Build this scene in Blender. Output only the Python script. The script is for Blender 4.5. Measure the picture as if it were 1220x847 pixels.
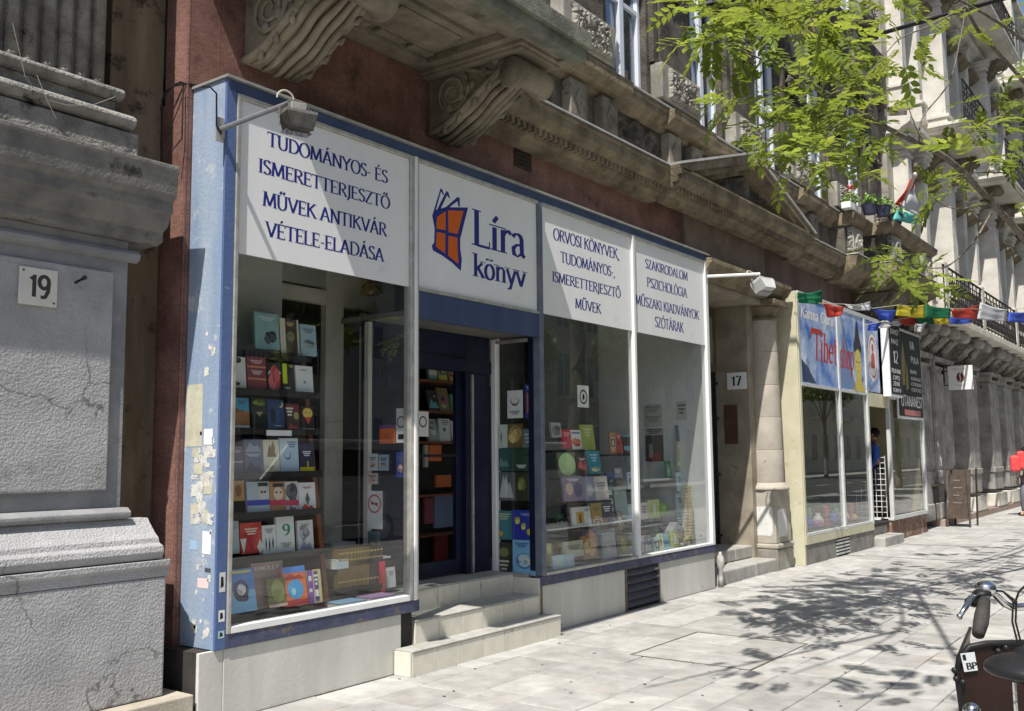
import bpy, bmesh, math, random
from math import radians as R, sin, cos, pi, sqrt
from mathutils import Vector, Matrix, noise
random.seed(7)
S = bpy.context.scene
for o in list(bpy.data.objects): bpy.data.objects.remove(o)
# ---------------------------------------------------------------- camera
FPX = 1150.5; YAW, PITCH, ROLL = 0.936012, 0.103510, -0.0088577
CAM = Vector((0, -5.085, 1.6))
_f = Vector((sin(YAW)*cos(PITCH), cos(YAW)*cos(PITCH), sin(PITCH)))
_r = Vector((cos(YAW), -sin(YAW), 0)); _u = _r.cross(_f)
RT = cos(ROLL)*_r + sin(ROLL)*_u; UP = -sin(ROLL)*_r + cos(ROLL)*_u; FW = _f
cd = bpy.data.cameras.new('camera'); cam = bpy.data.objects.new('camera', cd); S.collection.objects.link(cam)
cam.matrix_world = Matrix(((RT.x, UP.x, -FW.x, CAM.x), (RT.y, UP.y, -FW.y, CAM.y), (RT.z, UP.z, -FW.z, CAM.z), (0, 0, 0, 1)))
cd.sensor_fit = 'HORIZONTAL'; cd.sensor_width = 36; cd.lens = FPX/1220*36; cd.clip_start = .05; cd.clip_end = 1500
S.camera = cam
def _ray(px, py): return (px-610)*RT - (py-423.5)*UP + FPX*FW
def ay(px, py, Y): d = _ray(px, py); return CAM + d*((Y-CAM.y)/d.y)      # the point of the plane y=Y measured in the photograph
def ax(px, py, X): d = _ray(px, py); return CAM + d*((X-CAM.x)/d.x)
def az(px, py, Z): d = _ray(px, py); return CAM + d*((Z-CAM.z)/d.z)
# ---------------------------------------------------------------- light
SUN = Vector((.57, .18, -1.0)).normalized()                           # direction in which the light travels
W = bpy.data.worlds.new('World'); S.world = W; W.use_nodes = True
nt = W.node_tree; bg = nt.nodes['Background']; bg.inputs[1].default_value = .098
sky = nt.nodes.new('ShaderNodeTexSky'); sky.sky_type = 'NISHITA'; sky.sun_disc = False
sky.sun_elevation = math.asin(-SUN.z); sky.sun_rotation = math.atan2(-SUN.x, -SUN.y); sky.altitude = 100; sky.dust_density = 1.5
nt.links.new(sky.outputs[0], bg.inputs[0])
ld = bpy.data.lights.new('sun', 'SUN'); ld.energy = 5.0; ld.angle = R(.53); ld.color = (1, .955, .88)
lo = bpy.data.objects.new('sun', ld); S.collection.objects.link(lo); lo.rotation_euler = SUN.to_track_quat('-Z', 'Y').to_euler()
S.view_settings.view_transform = 'Standard'; S.view_settings.look = 'None'; S.view_settings.exposure = .42; S.view_settings.gamma = 1
# ---------------------------------------------------------------- object helpers
COL = S.collection
def _world(o):
    v = Vector((0, 0, 0))
    while o: v += o.location; o = o.parent
    return v
def tag(o, label=None, cat=None, group=None, kind=None):
    if label: o['label'] = label
    if cat: o['category'] = cat
    if group: o['group'] = group
    if kind: o['kind'] = kind
    return o
def thing(name, label, cat, loc=(0, 0, 0), group=None):
    o = bpy.data.objects.new(name, None); o.location = loc; COL.objects.link(o); o.empty_display_size = .1
    return tag(o, label, cat, group)
def obj(name, bm, mats, parent=None, loc=None, label=None, kind=None, bevel=0, smooth=False, recalc=True):
    """bm is in world coordinates; the object's origin goes to loc (default: the parent's origin)"""
    base = Vector(loc) if loc is not None else (_world(parent) if parent else Vector((0, 0, 0)))
    if recalc: bmesh.ops.recalc_face_normals(bm, faces=bm.faces[:])
    for v in bm.verts: v.co -= base
    me = bpy.data.meshes.new(name); bm.to_mesh(me); bm.free()
    for m in (mats if isinstance(mats, (list, tuple)) else [mats]): me.materials.append(m)
    if smooth:
        for p in me.polygons: p.use_smooth = True
    o = bpy.data.objects.new(name, me); COL.objects.link(o)
    if parent: o.parent = parent; o.location = base - _world(parent)
    else: o.location = base
    if bevel:
        b = o.modifiers.new('bevel', 'BEVEL'); b.width = bevel; b.segments = 2; b.limit_method = 'ANGLE'; b.angle_limit = R(40)
    return tag(o, label, None, None, kind)
def dup(o, loc, label=None):
    c = o.copy(); COL.objects.link(c); c.location = loc
    if label: c['label'] = label
    for ch in o.children:
        d = ch.copy(); COL.objects.link(d); d.parent = c
        for g in ch.children:
            e = g.copy(); COL.objects.link(e); e.parent = d
    return c
# ---------------------------------------------------------------- mesh helpers
def B(): return bmesh.new()
def box(bm, x0, x1, y0, y1, z0, z1, mi=0):
    vs = [bm.verts.new((x, y, z)) for x in (x0, x1) for y in (y0, y1) for z in (z0, z1)]
    for f in ((0, 1, 3, 2), (4, 6, 7, 5), (0, 4, 5, 1), (2, 3, 7, 6), (0, 2, 6, 4), (1, 5, 7, 3)):
        bm.faces.new([vs[i] for i in f]).material_index = mi
    return bm
def bx(*a): return box(B(), *a)
def prism(bm, pts, ax_, a0, a1, mi=0):
    """closed 2D outline swept along an axis: 'x' pts are (y,z); 'y' pts are (x,z); 'z' pts are (x,y)"""
    def mk(p, a): return (a, p[0], p[1]) if ax_ == 'x' else ((p[0], a, p[1]) if ax_ == 'y' else (p[0], p[1], a))
    A = [bm.verts.new(mk(p, a0)) for p in pts]; C = [bm.verts.new(mk(p, a1)) for p in pts]; n = len(pts)
    bm.faces.new(A).material_index = mi; bm.faces.new(C[::-1]).material_index = mi
    for i in range(n): bm.faces.new((A[i], C[i], C[(i+1) % n], A[(i+1) % n])).material_index = mi
    return bm
def tube(bm, pts, r, n=8, r1=None, cap=True):
    pts = [Vector(p) for p in pts]; rings = []; m = len(pts)
    up = Vector((0.13, .21, 1)).normalized()
    for i, p in enumerate(pts):
        d = (pts[min(i+1, m-1)] - pts[max(i-1, 0)])
        if d.length < 1e-9: d = Vector((0, 0, 1))
        d.normalize(); a = d.cross(up)
        if a.length < .05: a = d.cross(Vector((1, 0, 0)))
        a.normalize(); b = d.cross(a)
        rr = (r[i] if isinstance(r, (list, tuple)) else (r if r1 is None else r+(r1-r)*i/max(1, m-1)))
        rings.append([bm.verts.new(p + a*cos(2*pi*k/n)*rr + b*sin(2*pi*k/n)*rr) for k in range(n)])
    for A, C in zip(rings, rings[1:]):
        for k in range(n): bm.faces.new((A[k], A[(k+1) % n], C[(k+1) % n], C[k]))
    if cap: bm.faces.new(rings[0][::-1]); bm.faces.new(rings[-1])
    return bm
def lathe(bm, cx, cy, prof, n=24):
    rings = [[bm.verts.new((cx+r*cos(2*pi*k/n), cy+r*sin(2*pi*k/n), z)) for k in range(n)] for r, z in prof]
    for A, C in zip(rings, rings[1:]):
        for k in range(n): bm.faces.new((A[k], A[(k+1) % n], C[(k+1) % n], C[k]))
    bm.faces.new(rings[0][::-1]); bm.faces.new(rings[-1]); return bm
def ball(bm, c, r, seg=12, sc=(1, 1, 1)):
    M = Matrix.Translation(c) @ Matrix.Diagonal((r*sc[0], r*sc[1], r*sc[2], 1))
    bmesh.ops.create_uvsphere(bm, u_segments=seg, v_segments=max(5, seg*2//3), radius=1, matrix=M); return bm
def relief(bm, o, ux, uz, w, h, fn, nx, nz, depth):
    """a carved panel: grid from o along ux and uz, raised by fn(u,v)*depth towards ux x uz"""
    o = Vector(o); ux = Vector(ux); uz = Vector(uz); nn = ux.cross(uz)
    g = []
    for j in range(nz+1):
        row = []
        for i in range(nx+1):
            u, v = i/nx, j/nz; e = 0 if i in (0, nx) or j in (0, nz) else fn(u*w, v*h)*depth
            row.append(bm.verts.new(o + ux*u*w + uz*v*h + nn*e))
        g.append(row)
    for j in range(nz):
        for i in range(nx): bm.faces.new((g[j][i], g[j][i+1], g[j+1][i+1], g[j+1][i]))
    return bm
def worm(u, v, s=26, o=0):
    n = noise.noise(Vector((u*s, v*s, o)))+.5*noise.noise(Vector((u*s*2.1, v*s*2.1, o+5))); return max(0, min(1, (abs(n)-.05)*4.2))
def scrolls(w, h, k=3, seed=0):
    cs = [((i+.5)*w/k, h*.5, (1 if i % 2 else -1)) for i in range(k)]
    def f(u, v):
        e = 0
        for cx, cz, s in cs:
            dx, dz = u-cx, v-cz; r = sqrt(dx*dx+dz*dz); a = math.atan2(dz, dx)*s
            if r < h*.48: e = max(e, (.5+.5*cos(r/(h*.48)*11+a)) * (1-.5*r/(h*.48)))
        return min(1, e*.9+.45*max(0, noise.noise(Vector((u*16, v*16, seed)))))
    return f
def polyprint(bm, pts, o, ux, uz, off):
    """flat print: 2D outline on a plane, off metres proud of it"""
    o = Vector(o); ux = Vector(ux); uz = Vector(uz); n = ux.cross(uz)
    return bm.faces.new([bm.verts.new(o+ux*p[0]+uz*p[1]+n*off) for p in pts])
def disc(cx, cz, rx, rz=None, n=20, a0=0, a1=2*pi): return [(cx+rx*cos(a0+(a1-a0)*k/n), cz+(rz or rx)*sin(a0+(a1-a0)*k/n)) for k in range(n)]
# ---------------------------------------------------------------- lettering: strokes drawn with a broad nib
def _arc(cx, cy, rx, ry, a0, a1, n=12): return [(cx+rx*cos(R(a0+(a1-a0)*k/n)), cy+ry*sin(R(a0+(a1-a0)*k/n))) for k in range(n+1)]
G = {
'T': (.66, [[(.33, 0), (.33, 1)], [(0, .98), (.66, .98)]], [(.33, 0)], [(0, .9), (.66, .9)]),
'U': (.74, [[(.12, 1), (.12, .35)]+_arc(.37, .33, .25, .33, 180, 360)+[(.62, 1)]], [(.12, 1), (.62, 1)], []),
'D': (.74, [[(.12, 0), (.12, 1)], [(.12, .98), (.3, .98)]+_arc(.3, .5, .38, .48, 90, -90)+[(.12, .02)]], [(.1, 0), (.1, 1)], []),
'O': (.76, [_arc(.38, .5, .33, .51, 90, 450, 22)], [], []),
'M': (.9, [[(.1, 0), (.16, 1)], [(.16, 1), (.44, .08)], [(.44, .08), (.74, 1)], [(.74, 1), (.8, 0)]], [(.1, 0), (.8, 0), (.12, 1), (.78, 1)], []),
'A': (.72, [[(.06, 0), (.35, 1)], [(.35, 1), (.66, 0)], [(.17, .34), (.53, .34)]], [(.06, 0), (.66, 0)], []),
'N': (.76, [[(.12, 0), (.12, 1)], [(.12, 1), (.64, 0)], [(.64, 0), (.64, 1)]], [(.12, 0), (.64, 1), (.08, 1)], []),
'Y': (.68, [[(.04, 1), (.34, .5)], [(.64, 1), (.34, .5)], [(.34, .5), (.34, 0)]], [(.34, 0), (.05, 1), (.63, 1)], []),
'S': (.52, [[(.44, .86)]+_arc(.26, .76, .18, .23, 50, 200, 9)+[(.3, .5)]+_arc(.26, .25, .2, .24, 50, -150, 12)], [], [(.45, .9), (.06, .1)]),
'-': (.34, [[(.05, .38), (.29, .38)]], [], []),
'E': (.58, [[(.12, 0), (.12, 1)], [(.12, .98), (.52, .98)], [(.12, .52), (.42, .52)], [(.12, .02), (.54, .02)]], [(.1, 0), (.1, 1)], [(.52, .9), (.43, .52), (.54, .1)]),
'I': (.28, [[(.14, 0), (.14, 1)]], [(.14, 0), (.14, 1)], []),
'R': (.66, [[(.12, 0), (.12, 1)], [(.12, .98), (.28, .98)]+_arc(.28, .75, .25, .23, 90, -90)+[(.12, .5)], [(.3, .5), (.62, 0)]], [(.12, 0), (.1, 1), (.62, 0)], []),
'J': (.3, [[(.18, 1), (.18, .05), (.1, -.15), (0, -.2)]], [(.18, 1)], []),
'Z': (.6, [[(.06, .98), (.52, .98)], [(.52, .98), (.06, .02)], [(.06, .02), (.54, .02)]], [], [(.06, .9), (.54, .1)]),
'V': (.7, [[(.05, 1), (.36, 0)], [(.36, 0), (.65, 1)]], [(.05, 1), (.65, 1)], []),
'K': (.68, [[(.12, 0), (.12, 1)], [(.58, 1), (.14, .48)], [(.26, .58), (.64, 0)]], [(.12, 0), (.12, 1), (.58, 1), (.64, 0)], []),
'L': (.56, [[(.12, 0), (.12, 1)], [(.12, .02), (.52, .02)]], [(.1, 0), (.12, 1)], [(.53, .1)]),
'B': (.62, [[(.12, 0), (.12, 1)], [(.12, .98), (.28, .98)]+_arc(.28, .76, .2, .22, 90, -90)+[(.12, .52)], [(.12, .52), (.3, .52)]+_arc(.3, .27, .25, .25, 90, -90)+[(.12, .02)]], [(.1, 0), (.1, 1)], []),
'P': (.6, [[(.12, 0), (.12, 1)], [(.12, .98), (.28, .98)]+_arc(.28, .73, .24, .25, 90, -90)+[(.12, .48)]], [(.12, 0), (.1, 1)], []),
'C': (.68, [[(.6, .84)]+_arc(.38, .5, .31, .5, 55, 305, 18)], [], [(.6, .88)]),
'H': (.76, [[(.12, 0), (.12, 1)], [(.62, 0), (.62, 1)], [(.12, .5), (.62, .5)]], [(.12, 0), (.12, 1), (.62, 0), (.62, 1)], []),
'G': (.74, [[(.62, .84)]+_arc(.38, .5, .31, .5, 52, 320, 18)+[(.62, .42)]], [(.62, .42)], []),
'F': (.54, [[(.12, 0), (.12, 1)], [(.12, .98), (.52, .98)], [(.12, .52), (.42, .52)]], [(.12, 0), (.1, 1)], [(.52, .9)]),
'X': (.68, [[(.06, 1), (.62, 0)], [(.6, 1), (.06, 0)]], [(.06, 1), (.6, 1), (.06, 0), (.62, 0)], []),
',': (.24, [[(.12, .08), (.12, 0), (.06, -.16)]], [], []),
'.': (.2, [[(.08, .04), (.13, .04)]], [], []),
'1': (.4, [[(.08, .8), (.24, 1), (.24, 0)]], [], []),
'7': (.5, [[(.04, .98), (.46, .98), (.2, 0)]], [], []),
'9': (.5, [_arc(.25, .7, .2, .28, 0, 360, 16), [(.45, .7), (.42, .3), (.3, .02), (.12, .02)]], [], []),
'2': (.5, [_arc(.25, .74, .2, .25, 160, -20, 9)+[(.06, .02), (.47, .02)]], [], []),
'i': (.28, [[(.14, 0), (.14, .66)], [(.14, .86), (.14, .93)]], [(.14, 0), (.1, .66)], []),
'í': (.3, [[(.14, 0), (.14, .66)], [(.1, .8), (.24, .98)]], [(.14, 0), (.1, .66)], []),
'r': (.4, [[(.12, 0), (.12, .66)], [(.12, .48), (.22, .64), (.34, .66), (.38, .58)]], [(.12, 0), (.08, .66)], []),
'a': (.5, [_arc(.22, .48, .16, .18, 160, 20, 7)+[(.38, .1), (.48, .02)], [(.38, .36), (.2, .34), (.08, .22), (.1, .06), (.22, .0), (.38, .12)]], [], []),
'k': (.52, [[(.12, 0), (.12, 1)], [(.44, .64), (.14, .3)], [(.24, .38), (.5, 0)]], [(.12, 0), (.08, 1), (.44, .64), (.5, 0)], []),
'ö': (.54, [_arc(.27, .32, .2, .33, 90, 450, 18), [(.16, .82), (.16, .9)], [(.36, .82), (.36, .9)]], [], []),
'o': (.54, [_arc(.27, .32, .2, .33, 90, 450, 18)], [], []),
'n': (.56, [[(.12, 0), (.12, .66)], [(.12, .48), (.24, .63), (.36, .64), (.44, .52), (.44, 0)]], [(.12, 0), (.08, .66), (.44, 0)], []),
'm': (.8, [[(.12, 0), (.12, .66)], [(.12, .48), (.22, .63), (.32, .64), (.4, .52), (.4, 0)], [(.4, .48), (.5, .63), (.6, .64), (.68, .52), (.68, 0)]], [], []),
'y': (.5, [[(.04, .66), (.26, .02)], [(.46, .66), (.2, -.2), (.06, -.24)]], [(.05, .66), (.46, .66)], []),
'v': (.5, [[(.04, .66), (.26, 0)], [(.26, 0), (.46, .66)]], [(.05, .66), (.46, .66)], []),
'u': (.56, [[(.12, .66), (.12, .14), (.2, .02), (.32, .02), (.44, .16)], [(.44, .66), (.44, 0)]], [(.08, .66), (.4, .66)], []),
'b': (.54, [[(.12, 1), (.12, 0)], _arc(.27, .32, .18, .32, 150, -150, 14)], [(.08, 1)], []),
'e': (.48, [[(.08, .36), (.42, .36)]+_arc(.25, .34, .18, .31, 5, 310, 14)], [], []),
't': (.36, [[(.16, .88), (.16, .1), (.22, .01), (.32, .04)], [(.04, .64), (.32, .64)]], [], []),
's': (.42, [[(.34, .54)]+_arc(.22, .49, .13, .15, 50, 200, 7)+[(.24, .33)]+_arc(.2, .17, .15, .16, 50, -150, 9)], [], []),
'h': (.56, [[(.12, 0), (.12, 1)], [(.12, .48), (.24, .63), (.36, .64), (.44, .52), (.44, 0)]], [(.12, 0), (.08, 1), (.44, 0)], []),
'p': (.54, [[(.12, .66), (.12, -.3)], _arc(.27, .32, .18, .32, 150, -150, 14)], [(.12, -.3)], []),
' ': (.3, [], [], []),
}
for a, b in (('Á', 'A'), ('É', 'E'), ('Í', 'I'), ('Ó', 'O'), ('Ú', 'U')):
    w, st, se, tk = G[b]; G[a] = (w, st+[[(w*.42, 1.1), (w*.42+.14, 1.27)]], se, tk)
for a, b, t in (('Ö', 'O', 0), ('Ő', 'O', 1), ('Ű', 'U', 1)):
    w, st, se, tk = G[b]; G[a] = (w, st+([[(w*.34, 1.1), (w*.34, 1.2)], [(w*.62, 1.1), (w*.62, 1.2)]] if not t else [[(w*.28, 1.08), (w*.28+.12, 1.28)], [(w*.56, 1.08), (w*.56+.12, 1.28)]]), se, tk)
def text(bm, s, o, ux, uz, h, width=None, off=.0006, serif=True, thick=.15, thin=.055, mi=0, slant=0, italic_gap=0):
    """lettering of cap height h starting at o; width stretches the whole line"""
    tot = sum(G[c][0] for c in s)*h; k = (width/tot) if width else 1.0
    o = Vector(o); ux = Vector(ux).normalized(); uz = Vector(uz).normalized(); nn = ux.cross(uz)
    nib = Vector((cos(R(12)), sin(R(12)))); x = 0; c_ = 0
    def put(pts):
        nonlocal c_; c_ += 1; e = min(off, .0006)+(c_ % 9)*.00004
        f = bm.faces.new([bm.verts.new(o+ux*((x+(p[0]+slant*p[1])*h)*k)+uz*(p[1]*h)+nn*e) for p in pts]); f.material_index = mi
    for ch in s:
        w, st, se, tk = G[ch]
        for pl in st:
            L = []; n = len(pl)
            for i, p in enumerate(pl):
                a = pl[max(0, i-1)]; b = pl[min(n-1, i+1)]; d = Vector((b[0]-a[0], b[1]-a[1])); d.normalize()
                ww = (thin+(thick-thin)*min(1, abs(nib.x*d.y-nib.y*d.x)*1.05)) if serif else thick
                q = Vector((-d.y, d.x))*ww/2; L.append((Vector(p)+q, Vector(p)-q))
            for A, C in zip(L, L[1:]): put([A[0], A[1], C[1], C[0]])
        if serif:
            for (sx, sy) in se: e = .03 if sy < .9 and sy > .1 else (.0 if sy <= .1 else -.03); put([(sx-.14, sy+e), (sx+.14, sy+e), (sx+.14, sy+e+.035), (sx-.14, sy+e+.035)])
            for (sx, sy) in tk: put([(sx-.018, sy-.1), (sx+.018, sy-.1), (sx+.018, sy+.1), (sx-.018, sy+.1)])
        x += w*h
    return bm
# ---------------------------------------------------------------- materials
MC = {}
def local(name, bm, m, par):
    """a part whose mesh is already in its parent's own coordinates"""
    o = obj(name, bm, m, None, loc=(0, 0, 0), recalc=False); o.parent = par; return o
def mat(name, c1, c2=None, scale=8, rough=.8, bump=.0, bscale=None, metal=0, spots=None, streak=False, spec=.3, rnd=0, detail=6, bdist=.01, tone=False):
    if name in MC: return MC[name]
    m = bpy.data.materials.new(name); m.use_nodes = True; N = m.node_tree.nodes; L = m.node_tree.links; MC[name] = m
    p = N['Principled BSDF']; p.inputs['Roughness'].default_value = rough; p.inputs['Metallic'].default_value = metal
    p.inputs['Specular IOR Level'].default_value = spec
    p.inputs['Base Color'].default_value = (*c1, 1)
    tc = N.new('ShaderNodeTexCoord'); src = tc.outputs['Object']
    if rnd:      # alike pieces take their grain from different places
        oi0 = N.new('ShaderNodeObjectInfo'); vm = N.new('ShaderNodeVectorMath'); vm.operation = 'ADD'; sc_ = N.new('ShaderNodeMath'); sc_.operation = 'MULTIPLY'; sc_.inputs[1].default_value = 37
        L.new(oi0.outputs['Random'], sc_.inputs[0]); L.new(src, vm.inputs[0]); L.new(sc_.outputs[0], vm.inputs[1]); src = vm.outputs[0]
    col = None
    if c2:
        mp = N.new('ShaderNodeMapping'); L.new(src, mp.inputs[0])
        if streak: mp.inputs['Scale'].default_value = (1, 1, .18)
        n = N.new('ShaderNodeTexNoise'); n.inputs['Scale'].default_value = scale; n.inputs['Detail'].default_value = detail; n.inputs['Roughness'].default_value = .62
        L.new(mp.outputs[0], n.inputs[0])
        r = N.new('ShaderNodeValToRGB'); r.color_ramp.elements[0].position = .36; r.color_ramp.elements[1].position = .66
        r.color_ramp.elements[0].color = (*c1, 1); r.color_ramp.elements[1].color = (*c2, 1)
        L.new(n.outputs[0], r.inputs[0]); col = r.outputs[0]
    if spots:      # (colour, scale, threshold)
        n = N.new('ShaderNodeTexNoise'); n.inputs['Scale'].default_value = spots[1]; n.inputs['Detail'].default_value = 8; n.inputs['Roughness'].default_value = .7; L.new(src, n.inputs[0])
        r = N.new('ShaderNodeValToRGB'); r.color_ramp.elements[0].position = spots[2]; r.color_ramp.elements[1].position = spots[2]+(spots[3] if len(spots) > 3 else .03)
        r.color_ramp.elements[0].color = (0, 0, 0, 1); r.color_ramp.elements[1].color = (1, 1, 1, 1); L.new(n.outputs[0], r.inputs[0])
        mx = N.new('ShaderNodeMix'); mx.data_type = 'RGBA'; L.new(r.outputs[0], mx.inputs['Factor'])
        if col: L.new(col, mx.inputs['A'])
        else: mx.inputs['A'].default_value = (*c1, 1)
        mx.inputs['B'].default_value = (*spots[0], 1); col = mx.outputs['Result']
    if rnd or tone:
        hs = N.new('ShaderNodeHueSaturation'); mr = N.new('ShaderNodeMapRange'); mr.inputs['To Min'].default_value = 1-(rnd or .14); mr.inputs['To Max'].default_value = 1+(rnd or .14)
        if tone: at = N.new('ShaderNodeAttribute'); at.attribute_name = 'tone'; L.new(at.outputs['Fac'], mr.inputs['Value'])
        else: oi = N.new('ShaderNodeObjectInfo'); L.new(oi.outputs['Random'], mr.inputs['Value'])
        L.new(mr.outputs[0], hs.inputs['Value'])
        if col: L.new(col, hs.inputs['Color'])
        else: hs.inputs['Color'].default_value = (*c1, 1)
        col = hs.outputs[0]
    if col: L.new(col, p.inputs['Base Color'])
    if bump:
        n = N.new('ShaderNodeTexNoise'); n.inputs['Scale'].default_value = bscale or scale*5; n.inputs['Detail'].default_value = 5; L.new(src, n.inputs[0])
        b = N.new('ShaderNodeBump'); b.inputs['Strength'].default_value = bump; b.inputs['Distance'].default_value = bdist; L.new(n.outputs[0], b.inputs['Height']); L.new(b.outputs[0], p.inputs['Normal'])
    return m
def pm(c, rough=.45, spec=.35):
    c = tuple(round(x, 3) for x in c); return mat('print_%d_%d_%d' % tuple(int(x*255) for x in c), c, rough=rough, spec=spec)
def glass(name, tint=(1, 1, 1), boost=1.0, rough=.004):
    m = bpy.data.materials.new(name); m.use_nodes = True; N = m.node_tree.nodes; L = m.node_tree.links
    N.remove(N['Principled BSDF']); out = N['Material Output']
    t = N.new('ShaderNodeBsdfTransparent'); t.inputs[0].default_value = (*tint, 1)
    g = N.new('ShaderNodeBsdfGlossy'); g.inputs['Roughness'].default_value = rough; g.inputs[0].default_value = (.96, .98, 1, 1)
    lw = N.new('ShaderNodeLayerWeight'); lw.inputs[0].default_value = .5
    pw = N.new('ShaderNodeMath'); pw.operation = 'POWER'; pw.inputs[1].default_value = 5; L.new(lw.outputs['Facing'], pw.inputs[0])
    mu = N.new('ShaderNodeMath'); mu.operation = 'MULTIPLY_ADD'; mu.use_clamp = True; mu.inputs[1].default_value = .95; mu.inputs[2].default_value = .045*boost; L.new(pw.outputs[0], mu.inputs[0])
    mx = N.new('ShaderNodeMixShader'); L.new(mu.outputs[0], mx.inputs[0]); L.new(t.outputs[0], mx.inputs[1]); L.new(g.outputs[0], mx.inputs[2]); L.new(mx.outputs[0], out.inputs[0])
    return m
GL = glass('shop_glass', (.985, .995, .99), .85); GLU = glass('window_glass', (.8, .85, .9), 2.0)
STONE = mat('sooty_stone', (.05, .043, .036), (.19, .17, .14), 2.6, .9, .8, 45, spots=((.035, .032, .03), 4.5, .56, .12), bdist=.02)
STONEL = mat('pale_stone', (.2, .185, .16), (.42, .4, .35), 2.2, .9, .5, 60, spots=((.09, .085, .075), 5, .6, .1), bdist=.01)
STONEY = mat('ochre_stone', (.13, .105, .07), (.29, .24, .165), 3.5, .9, .8, 40, spots=((.05, .042, .034), 9, .56, .2), bdist=.02)
RENDER = mat('grey_render', (.33, .33, .337), (.43, .43, .437), 3, .95, .9, 75, bdist=.014, spots=((.24, .24, .235), 1.7, .6, .1))
def add_cracks(m, sc=1.5):
    N = m.node_tree.nodes; L = m.node_tree.links; p = N['Principled BSDF']; tc = N.new('ShaderNodeTexCoord'); n = N.new('ShaderNodeTexNoise'); n.inputs['Scale'].default_value = 7; n.inputs['Detail'].default_value = 6; L.new(tc.outputs['Object'], n.inputs[0])
    vm = N.new('ShaderNodeVectorMath'); vm.operation = 'MULTIPLY_ADD'; vm.inputs[1].default_value = (.22, .22, .22); L.new(n.outputs['Color'], vm.inputs[0]); L.new(tc.outputs['Object'], vm.inputs[2])
    v = N.new('ShaderNodeTexVoronoi'); v.feature = 'DISTANCE_TO_EDGE'; v.inputs['Scale'].default_value = sc; L.new(vm.outputs[0], v.inputs[0]); lt = N.new('ShaderNodeMapRange'); lt.inputs['From Max'].default_value = .012; lt.inputs['To Min'].default_value = 1; lt.inputs['To Max'].default_value = 0; L.new(v.outputs[0], lt.inputs['Value'])
    n2 = N.new('ShaderNodeTexNoise'); n2.inputs['Scale'].default_value = 1.3; L.new(tc.outputs['Object'], n2.inputs[0]); gt = N.new('ShaderNodeMapRange'); gt.inputs['From Min'].default_value = .5; gt.inputs['From Max'].default_value = .6; L.new(n2.outputs[0], gt.inputs['Value'])
    mu = N.new('ShaderNodeMath'); mu.operation = 'MULTIPLY'; L.new(lt.outputs[0], mu.inputs[0]); L.new(gt.outputs[0], mu.inputs[1]); mx = N.new('ShaderNodeMix'); mx.data_type = 'RGBA'; L.new(mu.outputs[0], mx.inputs['Factor']); L.new(p.inputs['Base Color'].links[0].from_socket, mx.inputs['A']); mx.inputs['B'].default_value = (.15, .15, .147, 1); L.new(mx.outputs['Result'], p.inputs['Base Color'])
add_cracks(RENDER)
RENDER2 = mat('grey_moulding', (.2, .205, .215), (.3, .3, .3), 4, .9, .4, 60)
BASEG = mat('base_slab', (.5, .49, .455), (.62, .61, .57), 3, .75, .15, 30, spots=((.2, .19, .18), 7, .66, .03), streak=True)
WHITE = mat('sign_white', (.74, .75, .76), (.81, .81, .82), 2.2, .35, spec=.4, streak=True, spots=((.62, .62, .58), 3.1, .6, .25))
BLUEINK = mat('blue_ink', (.018, .026, .21), rough=.5)
ALU = mat('dull_aluminium', (.42, .41, .38), (.58, .57, .54), 14, .42, .1, metal=.55)
WHITEPAINT = mat('white_paint', (.72, .73, .73), (.8, .8, .79), 6, .4)
BLUE = mat('blue_paint', (.036, .056, .125), (.06, .085, .17), 3, .5, .25, 30, spots=((.34, .35, .37), 6.5, .68, .015), streak=True)
BLUEP = mat('worn_blue_paint', (.19, .265, .41), (.33, .4, .49), 3, .5, .3, 40, spots=((.48, .5, .52), 7, .575, .09), streak=True)
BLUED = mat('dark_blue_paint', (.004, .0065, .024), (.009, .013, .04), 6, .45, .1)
BLUEB = mat('chipped_blue_rail', (.055, .062, .11), (.09, .1, .17), 9, .6, .4, 50, spots=((.17, .125, .08), 9, .57, .03))
BLACK = mat('black', (.012, .012, .013), rough=.5)
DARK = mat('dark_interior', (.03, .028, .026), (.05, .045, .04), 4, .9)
SHELF = mat('black_shelf', (.012, .011, .011), (.022, .02, .018), 8, .6)
WOOD = mat('red_wood', (.16, .05, .025), (.26, .09, .04), 6, .5, streak=True)
CREAM = mat('cream_paint', (.42, .41, .34), (.5, .49, .42), 5, .6)
GREYW = mat('grey_wall', (.42, .44, .42), (.5, .52, .5), 2, .8)
PAGES = mat('paper_pages', (.7, .66, .56), (.8, .77, .68), 90, .8)
IRON = mat('black_iron', (.018, .018, .02), (.04, .036, .032), 12, .55, metal=.4)
CHROME = mat('chrome', (.75, .75, .76), rough=.12, metal=1)
TILE = mat('step_tile', (.6, .575, .49), (.7, .67, .58), 7, .5, .1, 50, spots=((.36, .33, .28), 8, .64, .04), rnd=.05)
BARK = mat('bark', (.1, .085, .068), (.22, .195, .165), 14, .9, .8, 60, spots=((.3, .28, .25), 9, .6, .05))
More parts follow.
